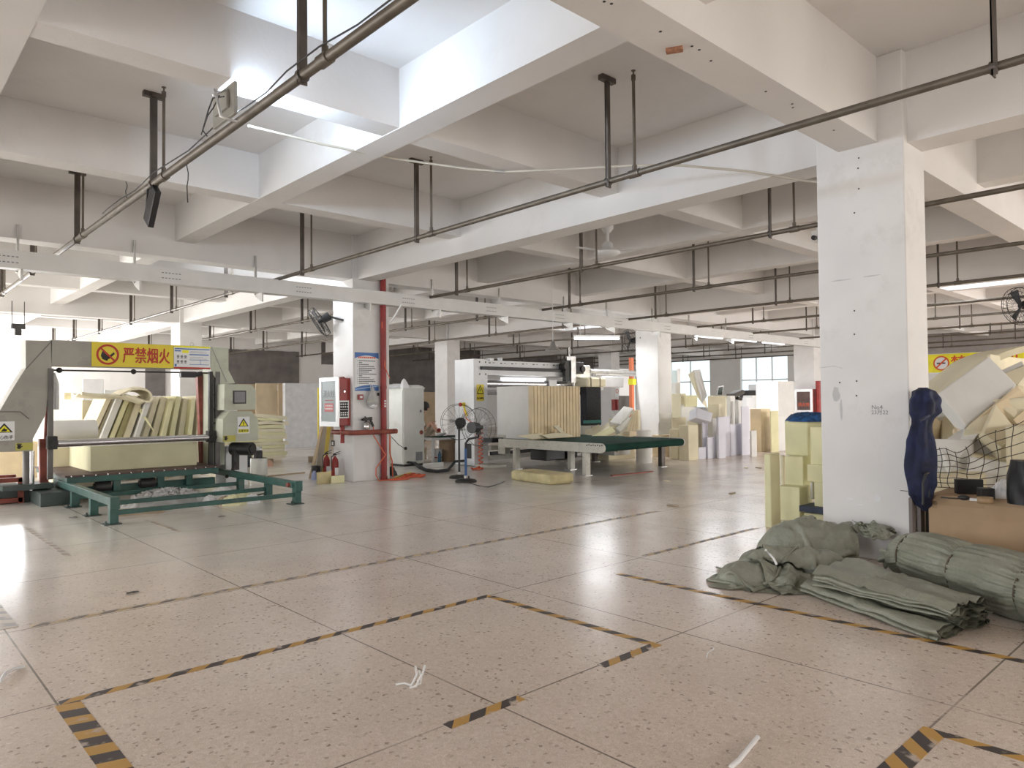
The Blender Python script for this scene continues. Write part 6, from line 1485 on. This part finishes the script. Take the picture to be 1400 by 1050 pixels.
for k, (cx, cy, D, s, m, rz, lab) in enumerate(((1292, 628, 7.7, (.45, .5, .4), 'fwhite', .4, 'pale foam lump low at the left of the heap'), (1330, 640, 7.7, (.6, .5, .4), 'fcream', .9, 'cream foam lump at the foot of the heap behind the wire'),
     (1345, 612, 7.75, (.5, .5, .3), 'fwhite', .2, 'pale foam block in the centre of the heap behind the wire'), (1382, 622, 7.6, (.6, .5, .35), 'fcream', .6, 'cream foam block at the right foot of the heap'), (1375, 655, 7.45, (.9, .6, .3), 'fwhite', .1, 'wide pale foam slab at the bottom right of the heap'),
     (1310, 660, 7.5, (.8, .6, .3), 'fcream', .05, 'wide cream foam slab at the bottom left of the heap'), (1410, 600, 7.9, (.6, .8, .9), 'fcream', .3, 'cream foam block at the far right edge of the heap'))):
    q = GD(cx, cy, D + .3); MB().obox(q, s, (.15 * math.sin(k * 2), .2 * math.cos(k * 3), rz)).build('foam_block', m, bevel=.04, bseg=3, label=lab, cat='foam block')
MB().box((8.0, .2, 0), (10.0, 2.2, .55)).build('foam_block', 'fcream', bevel=.02, label='broad cream foam block at the base under the right heap', cat='foam block')
MB().box((8.6, .0, .55), (10.2, 2.0, 1.2)).build('foam_block', 'fcream', bevel=.02, label='broad cream foam block buried in the middle of the right heap', cat='foam block')
# ---- bent wire mesh
WX = 7.45
def wp(u, v):
    y = 2.32 - 1.5 * u; base = .66; top = 1.00 + .30 * min(1, max(0, (u - .12) / .38)) ** 1.4 - .06 * max(0, u - .6)
    z = base + (top - base) * v
    tw = math.exp(-((u - .22) / .15) ** 2)
    y -= .20 * tw * (v - .45) * math.sin(v * 3.0 + 1); x = WX + .05 * math.sin(u * 9 + v * 2) - .30 * tw * math.sin(v * PI)
    z -= .05 * tw * math.sin(u * 22 + v * 3) * v
    return V((x, y, z))
t = thing('wire_mesh', 'bent rusty wire mesh panel standing behind the carton', 'wire mesh', (WX, 1.6, .66))
for k in range(17): MB().tube([wp(k / 16 + .006 * math.sin(.6 * j + k * 1.7), j / 14 * 1.03) for j in range(15)], .0034, 5).build('upright_wire', 'wire', t)
for k in range(8): MB().tube([wp(j / 40, k / 7) for j in range(41)], .0034, 5).build('cross_wire', 'wire', t)
# ---- carton with things on it
BX0, BX1, BY0, BY1, BZ = 6.95, 7.55, .4, 2.20, .655
t = thing('large_carton', 'large brown cardboard carton right of the near column', 'carton', ((BX0 + BX1) / 2, (BY0 + BY1) / 2, 0), 0)
rz = .04
mb = MB(); mb.obox(((BX0 + BX1) / 2, (BY0 + BY1) / 2, BZ / 2), (BX1 - BX0, BY1 - BY0, BZ), (0, 0, rz)); mb.build('box_body', 'card', t, bevel=.012)
def onbox(y, z0, y2, z1): 
    c, s = math.cos(rz), math.sin(rz); o = V(((BX0 + BX1) / 2, (BY0 + BY1) / 2, 0)); hx = -(BX1 - BX0) / 2 - .0015
    return [o + V((c * hx - s * (yy - o.y), s * hx + c * (yy - o.y), z)) for yy, z in ((y, z0), (y2, z0), (y2, z1), (y, z1))]
for q in ((2.19, .57, 1.78, .645), (2.2, .54, 2.13, .60), (1.34, .50, 1.20, .65), (1.78, .60, .5, .65)): MB().prism(onbox(*q), (.001, 0, 0)).build('tape_piece', 'cardtape', t)
p = lambda px, py: GZ(px, py, BZ)
a, b = p(1306.5, 675), p(1343, 675.5)
c0 = (a + b) / 2; MB().bar(a + V((0, 0, .065)), b + V((0, 0, .065)), .06, .125).build('black_tray', 'black', bevel=.004, label='long black box standing at the back on the carton', cat='box')
a, b = p(1337, 682), p(1357, 682.5); MB().bar(a + V((.02, 0, .045)), b + V((.02, 0, .045)), .10, .09).build('black_box', 'black', bevel=.006, label='small black box before the long black one on the carton', cat='box')
a = p(1347, 688); t = thing('tape_roll', 'brown packing tape roll lying on the carton', 'tape roll', a)
MB().lathe([(.038, 0), (.055, 0), (.055, .048), (.038, .048), (.038, 0)], a, 28).build('tape', 'cardtape', t)
a = p(1318, 684); t = thing('utility_gadget', 'small dark hand tool with a lead on the front of the carton', 'tool', a)
MB().sphere(a + V((0, 0, .022)), .045, 12, sc=(.8, 1, .5)).build('tool_body', 'black', t)
MB().bar(a + V((0, -.04, .012)), a + V((.02, -.11, .012)), .03, .02).build('tool_tip', 'paper', t)
MB().tube([a + V((0, .04, .01)), a + V((.0, .10, .008)), a + V((.01, .17, .008))], .006, 6).build('lead', 'hose', t)
a = p(1372, 681); crumple(dome(.13, 2.2), a + V((.06, 0, 0)), .13, .12, 0, n=26, amp=.03, fr=4, seed=111).build('white_bag', 'bag', label='small white plastic bag on the carton beside the black bag', cat='bag')
a = p(1400, 690); t = thing('black_carrier', 'glossy black plastic bag standing on the carton at the right edge', 'bag', a)
M['blackgloss'] = mat('black_gloss_film', (.010, .010, .012), .42, var=.2, spec=.25)
def bagb(u, v):
    th = u * 2 * PI; r = .20 * (1 - .25 * v ** 2); k = 1 + .10 * math.sin(4 * th + 3 * v) + .05 * noise.noise(V((math.cos(th) * 2, math.sin(th) * 2, v * 3)))
    return a + V((.05 + r * .75 * k * math.cos(th), -.10 + r * k * math.sin(th) + .04 * v, .34 * v))
MB().grid(bagb, 24, 10, cu=True).build('bag_body', 'blackgloss', t); MB().add([bagb(i / 24, 1) for i in range(24)], [list(range(24))]).build('bag_top', 'blackgloss', t)
# ---- navy umbrella cover / cloth hanging on the column
t = thing('navy_garment', 'navy blue cloth hanging bunched on the side of the near column', 'cloth', (NX + .28, NY - .14, .75))
ctr = [((1262, 530), .04), ((1263, 536), .11), ((1264, 548), .148), ((1263, 562), .145), ((1260, 574), .10), ((1259, 584), .10), ((1259, 605), .128), ((1259, 640), .145), ((1259, 660), .13), ((1260, 675), .11), ((1263, 688), .075), ((1265, 698), .03)]
Y_ = NY - .13; CT = [(GY(px, py, Y_), r) for (px, py), r in ctr]
def garm(u, v):
    x = v * (len(CT) - 1); i = min(len(CT) - 2, int(x)); f = x - i; f2 = f * f * (3 - 2 * f)
    p = CT[i][0].lerp(CT[i + 1][0], f); r = CT[i][1] * (1 - f2) + CT[i + 1][1] * f2; th = u * 2 * PI
    k = 1 + .13 * math.sin(5 * th + 4 * v) - .22 * abs(noise.noise(V((math.cos(th) * 1.2 + 7, math.sin(th) * 1.2, v * 7)))) + .16 * noise.noise(V((math.cos(th) * 1.6, math.sin(th) * 1.6, v * 9))) + .06 * noise.noise(V((math.cos(th) * 4, math.sin(th) * 4, v * 16)))
    return V((p.x + r * k * math.cos(th), min(NY - .004, p.y + .8 * r * k * math.sin(th)), p.z))
MB().grid(garm, 40, 60, cu=True).build('cloth_body', 'navy', t)
MB().add([garm(i / 40, 0) for i in range(40)], [list(range(40))]).build('cloth_top', 'navy', t)
P = [GY(1256, 576, Y_ - .12), GY(1262, 573, Y_ - .13), GY(1270, 568, Y_ - .1)]
MB().tube(P, .012, 6).build('band', 'navy', t)
P = [GY(1262, 690, NY - .26), GY(1262, 660, NY - .27), GY(1266, 648, NY - .27), GY(1270, 646, NY - .2), GY(1270, 680, NY - .2)]
MB().tube(P, .010, 6).build('loose_strap', 'hose', label='dark strap hanging beside the navy cloth', cat='strap')
for k, (px, w, m, lab) in enumerate(((1247.5, .05, 'wood', 'grey board standing against the near column side, left of two'), (1256, .06, 'wood', 'grey board standing against the near column side, right of two'), (1264, .05, 'dark', 'dark upright bar between the boards and the carton'))):
    q = GY(px, 720, NY - .05); MB().box((q.x - w / 2, NY - .06 - .02 * k, 0), (q.x + w, NY - .03 - .02 * k, .62 + .05 * k)).build('board', mat('grey_wood_%d' % k, (.22, .19, .18), .85) if m == 'wood' else m, bevel=.004, label=lab, cat='board')

# ================================================================== grey woven sacks
def sackmat(): return 'sack'
# tied bale
A = V((6.60, 2.34, 0)); ax = V((-.567, -.823, 0)).normalized(); Lb = 2.35; B = A + ax * Lb
side = V((-ax.y, ax.x, 0))
t = thing('tied_bale', 'long grey woven bale tied with ropes lying before the carton', 'bale', A.lerp(B, .5))
RP = [.24 / Lb, .80 / Lb, 1.42 / Lb]
def bale(u, v, grow=0):
    s = v; th = u * 2 * PI
    if s < RP[0]: e = max(0.0, s / RP[0]); R = .035 + .165 * (1 - (1 - e) ** 2.6) ** .5
    else:
        R = .207 + .055 * min(1, s); ks = [RP[0], RP[1], RP[2], 1.02]
        for a_, b_ in zip(ks, ks[1:]):
            if a_ <= s <= b_: R *= .97 + .09 * math.sin(PI * (s - a_) / (b_ - a_)) ** .5
    if s > .90: R *= max(.12, (1 - ((s - .90) / .10) ** 2.6)) ** .5
    pin = sum(math.exp(-((s - r) / .014) ** 2) for r in RP) + .7 * sum(math.exp(-((s - r) / .045) ** 2) for r in RP) * .4
    R *= 1 - .11 * pin
    if s > .03:
        low = max(0, math.cos(th - 1.15)); dist = min([abs(s - r) for r in RP])
        fold = noise.noise(V((s * 5.0, math.cos(th) * 7, math.sin(th) * 7))) * .4 - abs(noise.noise(V((s * 5.0 + 3, math.cos(th) * 10, math.sin(th) * 10)))) * .8 + .15
        amp = .034 * (1 if grow == 0 else 0) * (.07 + 1.25 * low ** 1.3) * (1.25 - min(1, dist / .12) * .35)
        R += amp * fold
    R += grow
    x, z = R * math.sin(th), R * math.cos(th)
    z = z * .93
    zc = .213 * .95 * (1 if s > RP[0] else (.72 + .28 * s / RP[0]))
    z = max(.004, zc + z)
    return A + ax * (s * Lb) + side * (-x) + V((0, 0, z))
_b = MB().grid(lambda u, v: bale(u, v), 150, 170, cu=True); _b.add([bale(i / 150, 1) for i in range(150)], [list(range(150))])
_b.build('bale_body', 'sack', t)
for r in RP: MB().tube([bale(i / 48, min(1, r), .006) for i in range(48)], .0075, 6, closed=True).build('rope', 'rope', t)
nk = bale(0, 0) ; nk = A + V((0, 0, .15))
def knob(u, v):
    th = u * 2 * PI; r = (.03 + .055 * v ** .7) * (1 + .25 * math.sin(6 * th)) ; return nk - ax * (.02 + .10 * v) + side * r * math.cos(th) + V((0, 0, r * math.sin(th) * 1.0 - .04 * v))
kk = MB().grid(knob, 36, 8, cu=True); kk.add([knob(i / 36, 1) for i in range(36)], [list(range(36))]); kk.build('tied_end', 'sack', t)
#SACKS
# folded tarps: one long sheet laid back and forth, loose ragged layers showing at the right end
def ground(px, py, z=0): return GZ(px, py, z)
def folded(label, q, z0, n, dz, seed):
    P = [V((p.x, p.y, 0)) for p in q]; path = []; k = 12
    for i in range(n):
        ts = [j / k for j in range(k + 1)]
        if i % 2: ts = ts[::-1]
        for t_ in ts: path.append((t_ + .02 * math.sin(i * 2.1 + seed), i))
    path = [(-.01, n)] if False else path
    nu, nv = 64, len(path)
    L = (P[1] - P[0]).length; un = (P[1] - P[0]).normalized(); wn_ = (P[3] - P[0]).normalized()
    def f(u, v):
        t_, i = path[min(nv - 1, round(v * (nv - 1)))]
        uu = -.01 * (i % 3) + u * (1.0 + .035 * noise.noise(V((i * 3.7, seed, t_ * 3))) + .012 * (i % 2))
        e = P[0].lerp(P[1], uu).lerp(P[3].lerp(P[2], uu), t_)
        edge = min(1, min(t_ + .02, 1.02 - t_) * 7); sag = .010 * noise.noise(V((u * 4 + seed, t_ * 5, i * .35)))
        h = dz * (i + .5) * (.62 + .38 * edge) + sag * (1 + i * .35) + .006 * noise.noise(V((u * 9, t_ * 14 + seed, i * .3)))
        if i == n - 1: h += .012 * (1 - 2 * abs(noise.noise(V((u * 2.2 + seed, t_ * 6, 3))))) + .016 * math.exp(-((u - .42 - .05 * t_) / .02) ** 2) - .02 * math.exp(-((t_ - .30 - .05 * math.sin(u * 5)) / .05) ** 2)
        end = max(0, (u - .90) / .10)
        h += end * (.022 * noise.noise(V((t_ * 9, i * 2.3, seed))) + .010 * math.sin(t_ * 25 + i * 2))
        e = e + un * end * .035 * noise.noise(V((t_ * 8, i * 1.7, seed + 4)))
        e = e + wn_ * (.010 * noise.noise(V((u * 5, i * 1.3, seed))))
        return V((e.x, e.y, max(.003, z0 + h)))
    mb = MB().grid(lambda u, v: f(u, v), nu, nv)
    return mb.build('folded_tarp', 'sack', label=label, cat='tarp')
bl = [ground(1097, 811), ground(1283, 879), ground(1350, 853), ground(1165, 782)]
folded('bottom folded grey tarp beside the tape, under the thicker fold', bl, .0, 5, .016, 3)
tl = [ground(1113, 803, .08), ground(1300, 852, .09), ground(1352, 836, .12), ground(1165, 776, .12)]
folded('thicker folded grey tarp lying on the bottom fold', tl, .085, 8, .0165, 8)

# crumpled sacks: sheets settled over hidden stuffing with a small cloth solver
import numpy as np
class Settle:
    def __init__(s, x0, x1, y0, y1, c=.014):
        s.x0, s.y0, s.c = x0, y0, c; s.nx, s.ny = int((x1 - x0) / c) + 1, int((y1 - y0) / c) + 1
        s.H = np.zeros((s.nx, s.ny)); X, Y = np.meshgrid(np.arange(s.nx) * c + x0, np.arange(s.ny) * c + y0, indexing='ij'); s.X, s.Y = X, Y
    def lump(s, x, y, rx, ry, rot, h, p=2.2):
        cr, sr = math.cos(rot), math.sin(rot); dx, dy = s.X - x, s.Y - y
        a, b = (cr * dx + sr * dy) / rx, (-sr * dx + cr * dy) / ry; r = np.sqrt(a * a + b * b)
        s.H = np.maximum(s.H, h * np.sqrt(np.clip(1 - np.clip(r, 0, 1) ** p, 0, 1)))
    def h(s, P):
        i = np.clip((P[..., 0] - s.x0) / s.c, 0, s.nx - 1.001); j = np.clip((P[..., 1] - s.y0) / s.c, 0, s.ny - 1.001)
        a, b = i.astype(int), j.astype(int); f, g = i - a, j - b
        return s.H[a, b] * (1 - f) * (1 - g) + s.H[a + 1, b] * f * (1 - g) + s.H[a, b + 1] * (1 - f) * g + s.H[a + 1, b + 1] * f * g
    def stamp(s, P, t=.008):
        Q = P.reshape(-1, 3)
        for d in (-1, 0, 1):
            for e in (-1, 0, 1):
                i = np.clip(np.round((Q[:, 0] - s.x0) / s.c).astype(int) + d, 0, s.nx - 1); j = np.clip(np.round((Q[:, 1] - s.y0) / s.c).astype(int) + e, 0, s.ny - 1)
                np.maximum.at(s.H, (i, j), Q[:, 2] + t - .004 * (abs(d) + abs(e)))
S = Settle(4.6, 7.6, 1.4, 4.2)
def drape(label, x, y, w, l, rot, squeeze, seed, n=54, steps=150, drop=.25, parent=None, curl=0.0):
    """sheet w x l, started squeezed so that it has to fold, then dropped on what lies below"""
    rs = np.random.RandomState(seed); m = max(20, int(n * l / w))
    rl = w / (n - 1)
    U, Vv = np.meshgrid(np.linspace(-.5, .5, n), np.linspace(-.5, .5, m), indexing='ij')
    a, b = U * w * squeeze, Vv * l * squeeze
    wob = np.zeros_like(U)
    for k in range(7):
        fx, fy, ph = rs.uniform(-9, 9), rs.uniform(-9, 9), rs.uniform(0, 6.28); wob += np.sin(fx * U + fy * Vv + ph) / (1 + .12 * (abs(fx) + abs(fy)))
    cr, sr = math.cos(rot), math.sin(rot)
    P = np.stack([x + cr * a - sr * b, y + sr * a + cr * b, np.zeros_like(U)], -1)
    P[..., 2] = S.h(P) + drop + .055 * wob
    P[..., :2] += rs.normal(0, .004, P[..., :2].shape)
    Vl = np.zeros_like(P)
    def con(i0, i1, j0, j1, di, dj, r, st, comp=1.0):
        A, B = P[i0:i1, j0:j1], P[i0 + di:i1 + di, j0 + dj:j1 + dj] if dj >= 0 else P[i0 + di:i1 + di, j0 + dj:j1 + dj]
        return A, B
    def proj(di, dj, r, st, only_stretch=False):
        for par in (0, 1):
            if di:
                ii = np.arange(par * abs(di), n - di); ii = ii[((ii - par * di) // di) % 2 == 0]
                jj = np.arange(max(0, -dj), m - max(0, dj))
            else:
                ii = np.arange(n); jj = np.arange(par * dj, m - dj); jj = jj[((jj - par * dj) // dj) % 2 == 0]
            if len(ii) == 0 or len(jj) == 0: continue
            I, J = np.ix_(ii, jj); A, B = P[I, J], P[I + di, J + dj]
            d = B - A; L = np.sqrt((d * d).sum(-1, keepdims=True)) + 1e-9; c = (L - r) / L
            if only_stretch: c = np.maximum(c, 0)
            cor = d * (c * .5 * st); P[I, J] = A + cor; P[I + di, J + dj] = B - cor
    dt = .016
    for it in range(steps):
        Vl[..., 2] -= 9.8 * dt; Vl *= .985
        Q = P.copy(); P += Vl * dt
        for k in range(5):
            proj(1, 0, rl, 1.0); proj(0, 1, rl, 1.0); proj(1, 1, rl * 1.414, .6); proj(1, -1, rl * 1.414, .6)
            proj(2, 0, rl * 2, .22); proj(0, 2, rl * 2, .22); proj(4, 0, rl * 4, .05); proj(0, 4, rl * 4, .05)
            g = S.h(P) + .006; hit = P[..., 2] < g
            P[..., 2] = np.where(hit, g, P[..., 2])
        mv = P - Q; hit = P[..., 2] <= S.h(P) + .009
        mv[hit, :2] *= .35
        P[hit, :2] = Q[hit, :2] + mv[hit, :2]
        Vl = mv / dt; sp = np.sqrt((Vl * Vl).sum(-1, keepdims=True)); Vl *= np.minimum(1, 2.5 / (sp + 1e-9))
    for i in range(n):
        for j in range(m):
            q = P[i, j]; p_ = V((U[i, j] * w * 7 + seed, Vv[i, j] * l * 7, seed * .37))
            P[i, j, 2] = max(.004, q[2] + .040 * (.32 - abs(noise.noise(p_))) * min(1, q[2] * 9) + .018 * (.3 - abs(noise.noise(p_ * 2.3))) * min(1, q[2] * 12))
    S.stamp(P)
    mb = MB(); mb.grid(lambda u, v: V(P[round(u * (n - 1)), round(v * (m - 1))]), n, m)
    o = mb.build('woven_sack', 'sack', label=label, cat='sack', subsurf=1)
    return o
S.lump(7.3, 2.75, .35, .45, 0, 1.5, 20)                 # the column keeps the sheets off
for (px, py, rx, ry, rot, h) in ((1100, 765, .42, .26, 2.2, .36), (1145, 768, .42, .24, 2.2, .30), (1060, 785, .34, .20, 2.2, .22), (1025, 795, .26, .17, 2.2, .15), (1120, 790, .26, .20, 2.2, .22), (1185, 765, .26, .18, 2.2, .28), (1088, 800, .18, .14, 2.2, .10)):
    q = GZ(px, py); S.lump(q.x, q.y, rx, ry, rot, h)
g1, g2, g3, g4, g5, g6 = GZ(1100, 770), GZ(1152, 765), GZ(1030, 795), GZ(1110, 788), GZ(1000, 790), GZ(1085, 800)
drape('crumpled grey sack lying against the foot of the near column', g2.x, g2.y, 1.1, .8, -1.0, .62, 12, n=64)
drape('crumpled grey sack bunched highest at the back of the heap', g1.x, g1.y, 1.1, 1.0, .5, .58, 5, n=66)
drape('grey sack spread at the left front tip of the heap', g3.x, g3.y, .95, .8, .4, .60, 7, n=60)
drape('crumpled grey sack in the dip before the folded tarps', g6.x, g6.y, .8, .6, .9, .60, 21)
drape('plump grey sack draped over the middle of the heap', g4.x, g4.y, 1.0, .7, -.9, .64, 9, n=64)
q = GZ(1198, 770); S.lump(q.x, q.y, .30, .20, 1.9, .30)
g8 = GZ(1194, 768)
drape('grey sack end bunched between the near column and the tied bale', g8.x, g8.y, .85, .6, -.9, .62, 41, n=50)
g7 = GZ(1180, 786)
drape('small crumpled grey sack between the heap and the tied end of the bale', g7.x, g7.y, .62, .5, .3, .58, 31, n=44)
q = [GZ(1047, 752, .30), GZ(1052, 757, .26), GZ(1058, 764, .26), GZ(1062, 772, .22)]
MB().tube(q, .009, 6).build('white_tie', 'paper', label='white tie string on the heap of grey sacks', cat='string')
# ================================================================== light
W = bpy.data.worlds.new('daylight'); SC.world = W; W.use_nodes = True
nt = W.node_tree; bg = nt.nodes['Background']; bg.inputs[0].default_value = (.84, .97, 1.0, 1); bg.inputs[1].default_value = 1.1
def area(name, loc, rot, sx, sy, power, col):
    d = bpy.data.lights.new(name, 'AREA'); d.shape = 'RECTANGLE'; d.size = sx; d.size_y = sy; d.energy = power; d.color = col
    o = bpy.data.objects.new(name, d); COL.objects.link(o); o.location = loc; o.rotation_euler = rot; return o
R90 = math.radians(90)
# fill daylight from openings added to the unseen front and left walls; back window real
area('front_fill_daylight', (2.75, Y0 - .3, 2.1), (R90 - .6, 0, 0), 3.4, 2.1, 180, (1, .93, .87))
area('far_front_fill_daylight', (26.5, Y0 - .3, 2.1), (R90 - .3, 0, 0), 16.8, 3.3, 1700, (1, .95, .91))
area('front_fill_daylight', (10, Y0 - .3, 2.1), (R90 - .5, 0, 0), 3.9, 2.1, 190, (1, .94, .88))
area('left_fill_daylight', (X0 - .3, 2.25, 2.1), (R90 - .6, 0, -R90), 3.4, 2.1, 215, (.95, .97, 1))
area('left_fill_daylight', (X0 - .3, 21.2, 2.1), (R90 - .3, 0, -R90), 18.2, 3.4, 1800, (1, .97, .95))
area('back_window_daylight', (3.05, Y1 + .4, 2.2), (R90, 0, PI), 3.7, 2.8, 900, (.96, .97, 1))
# the panel floodlight, tilted a little upwards
area('flood_panel_light', (px_ + .045, 5.80, 3.91), (R90 + .15, 0, -R90), .42, .24, 46, (.58, .77, 1))
for (x, y, z) in FILL_FLOODS: area('flood_panel_light', (x + .06, y + .0, z + .13), (R90 + .1, 0, -R90), .42, .24, 38, (.80, .89, 1))  # light of the added fill floodlights
for (x, y, z) in BATTENS: area('batten_glow', (x, y, z), (0, 0, 0), 1.4, .06, 60, (.95, .97, 1))
area('tube_glow', A_TUBE.lerp(B_TUBE, .5) - V((0, 0, .05)), (0, 0, 0), 1.2, .06, 60, (.95, .97, 1))
SC.view_settings.view_transform = 'Standard'; SC.view_settings.look = 'None'
SC.view_settings.exposure = 0.25; SC.view_settings.gamma = 1.0
SC.view_settings.use_curve_mapping = False
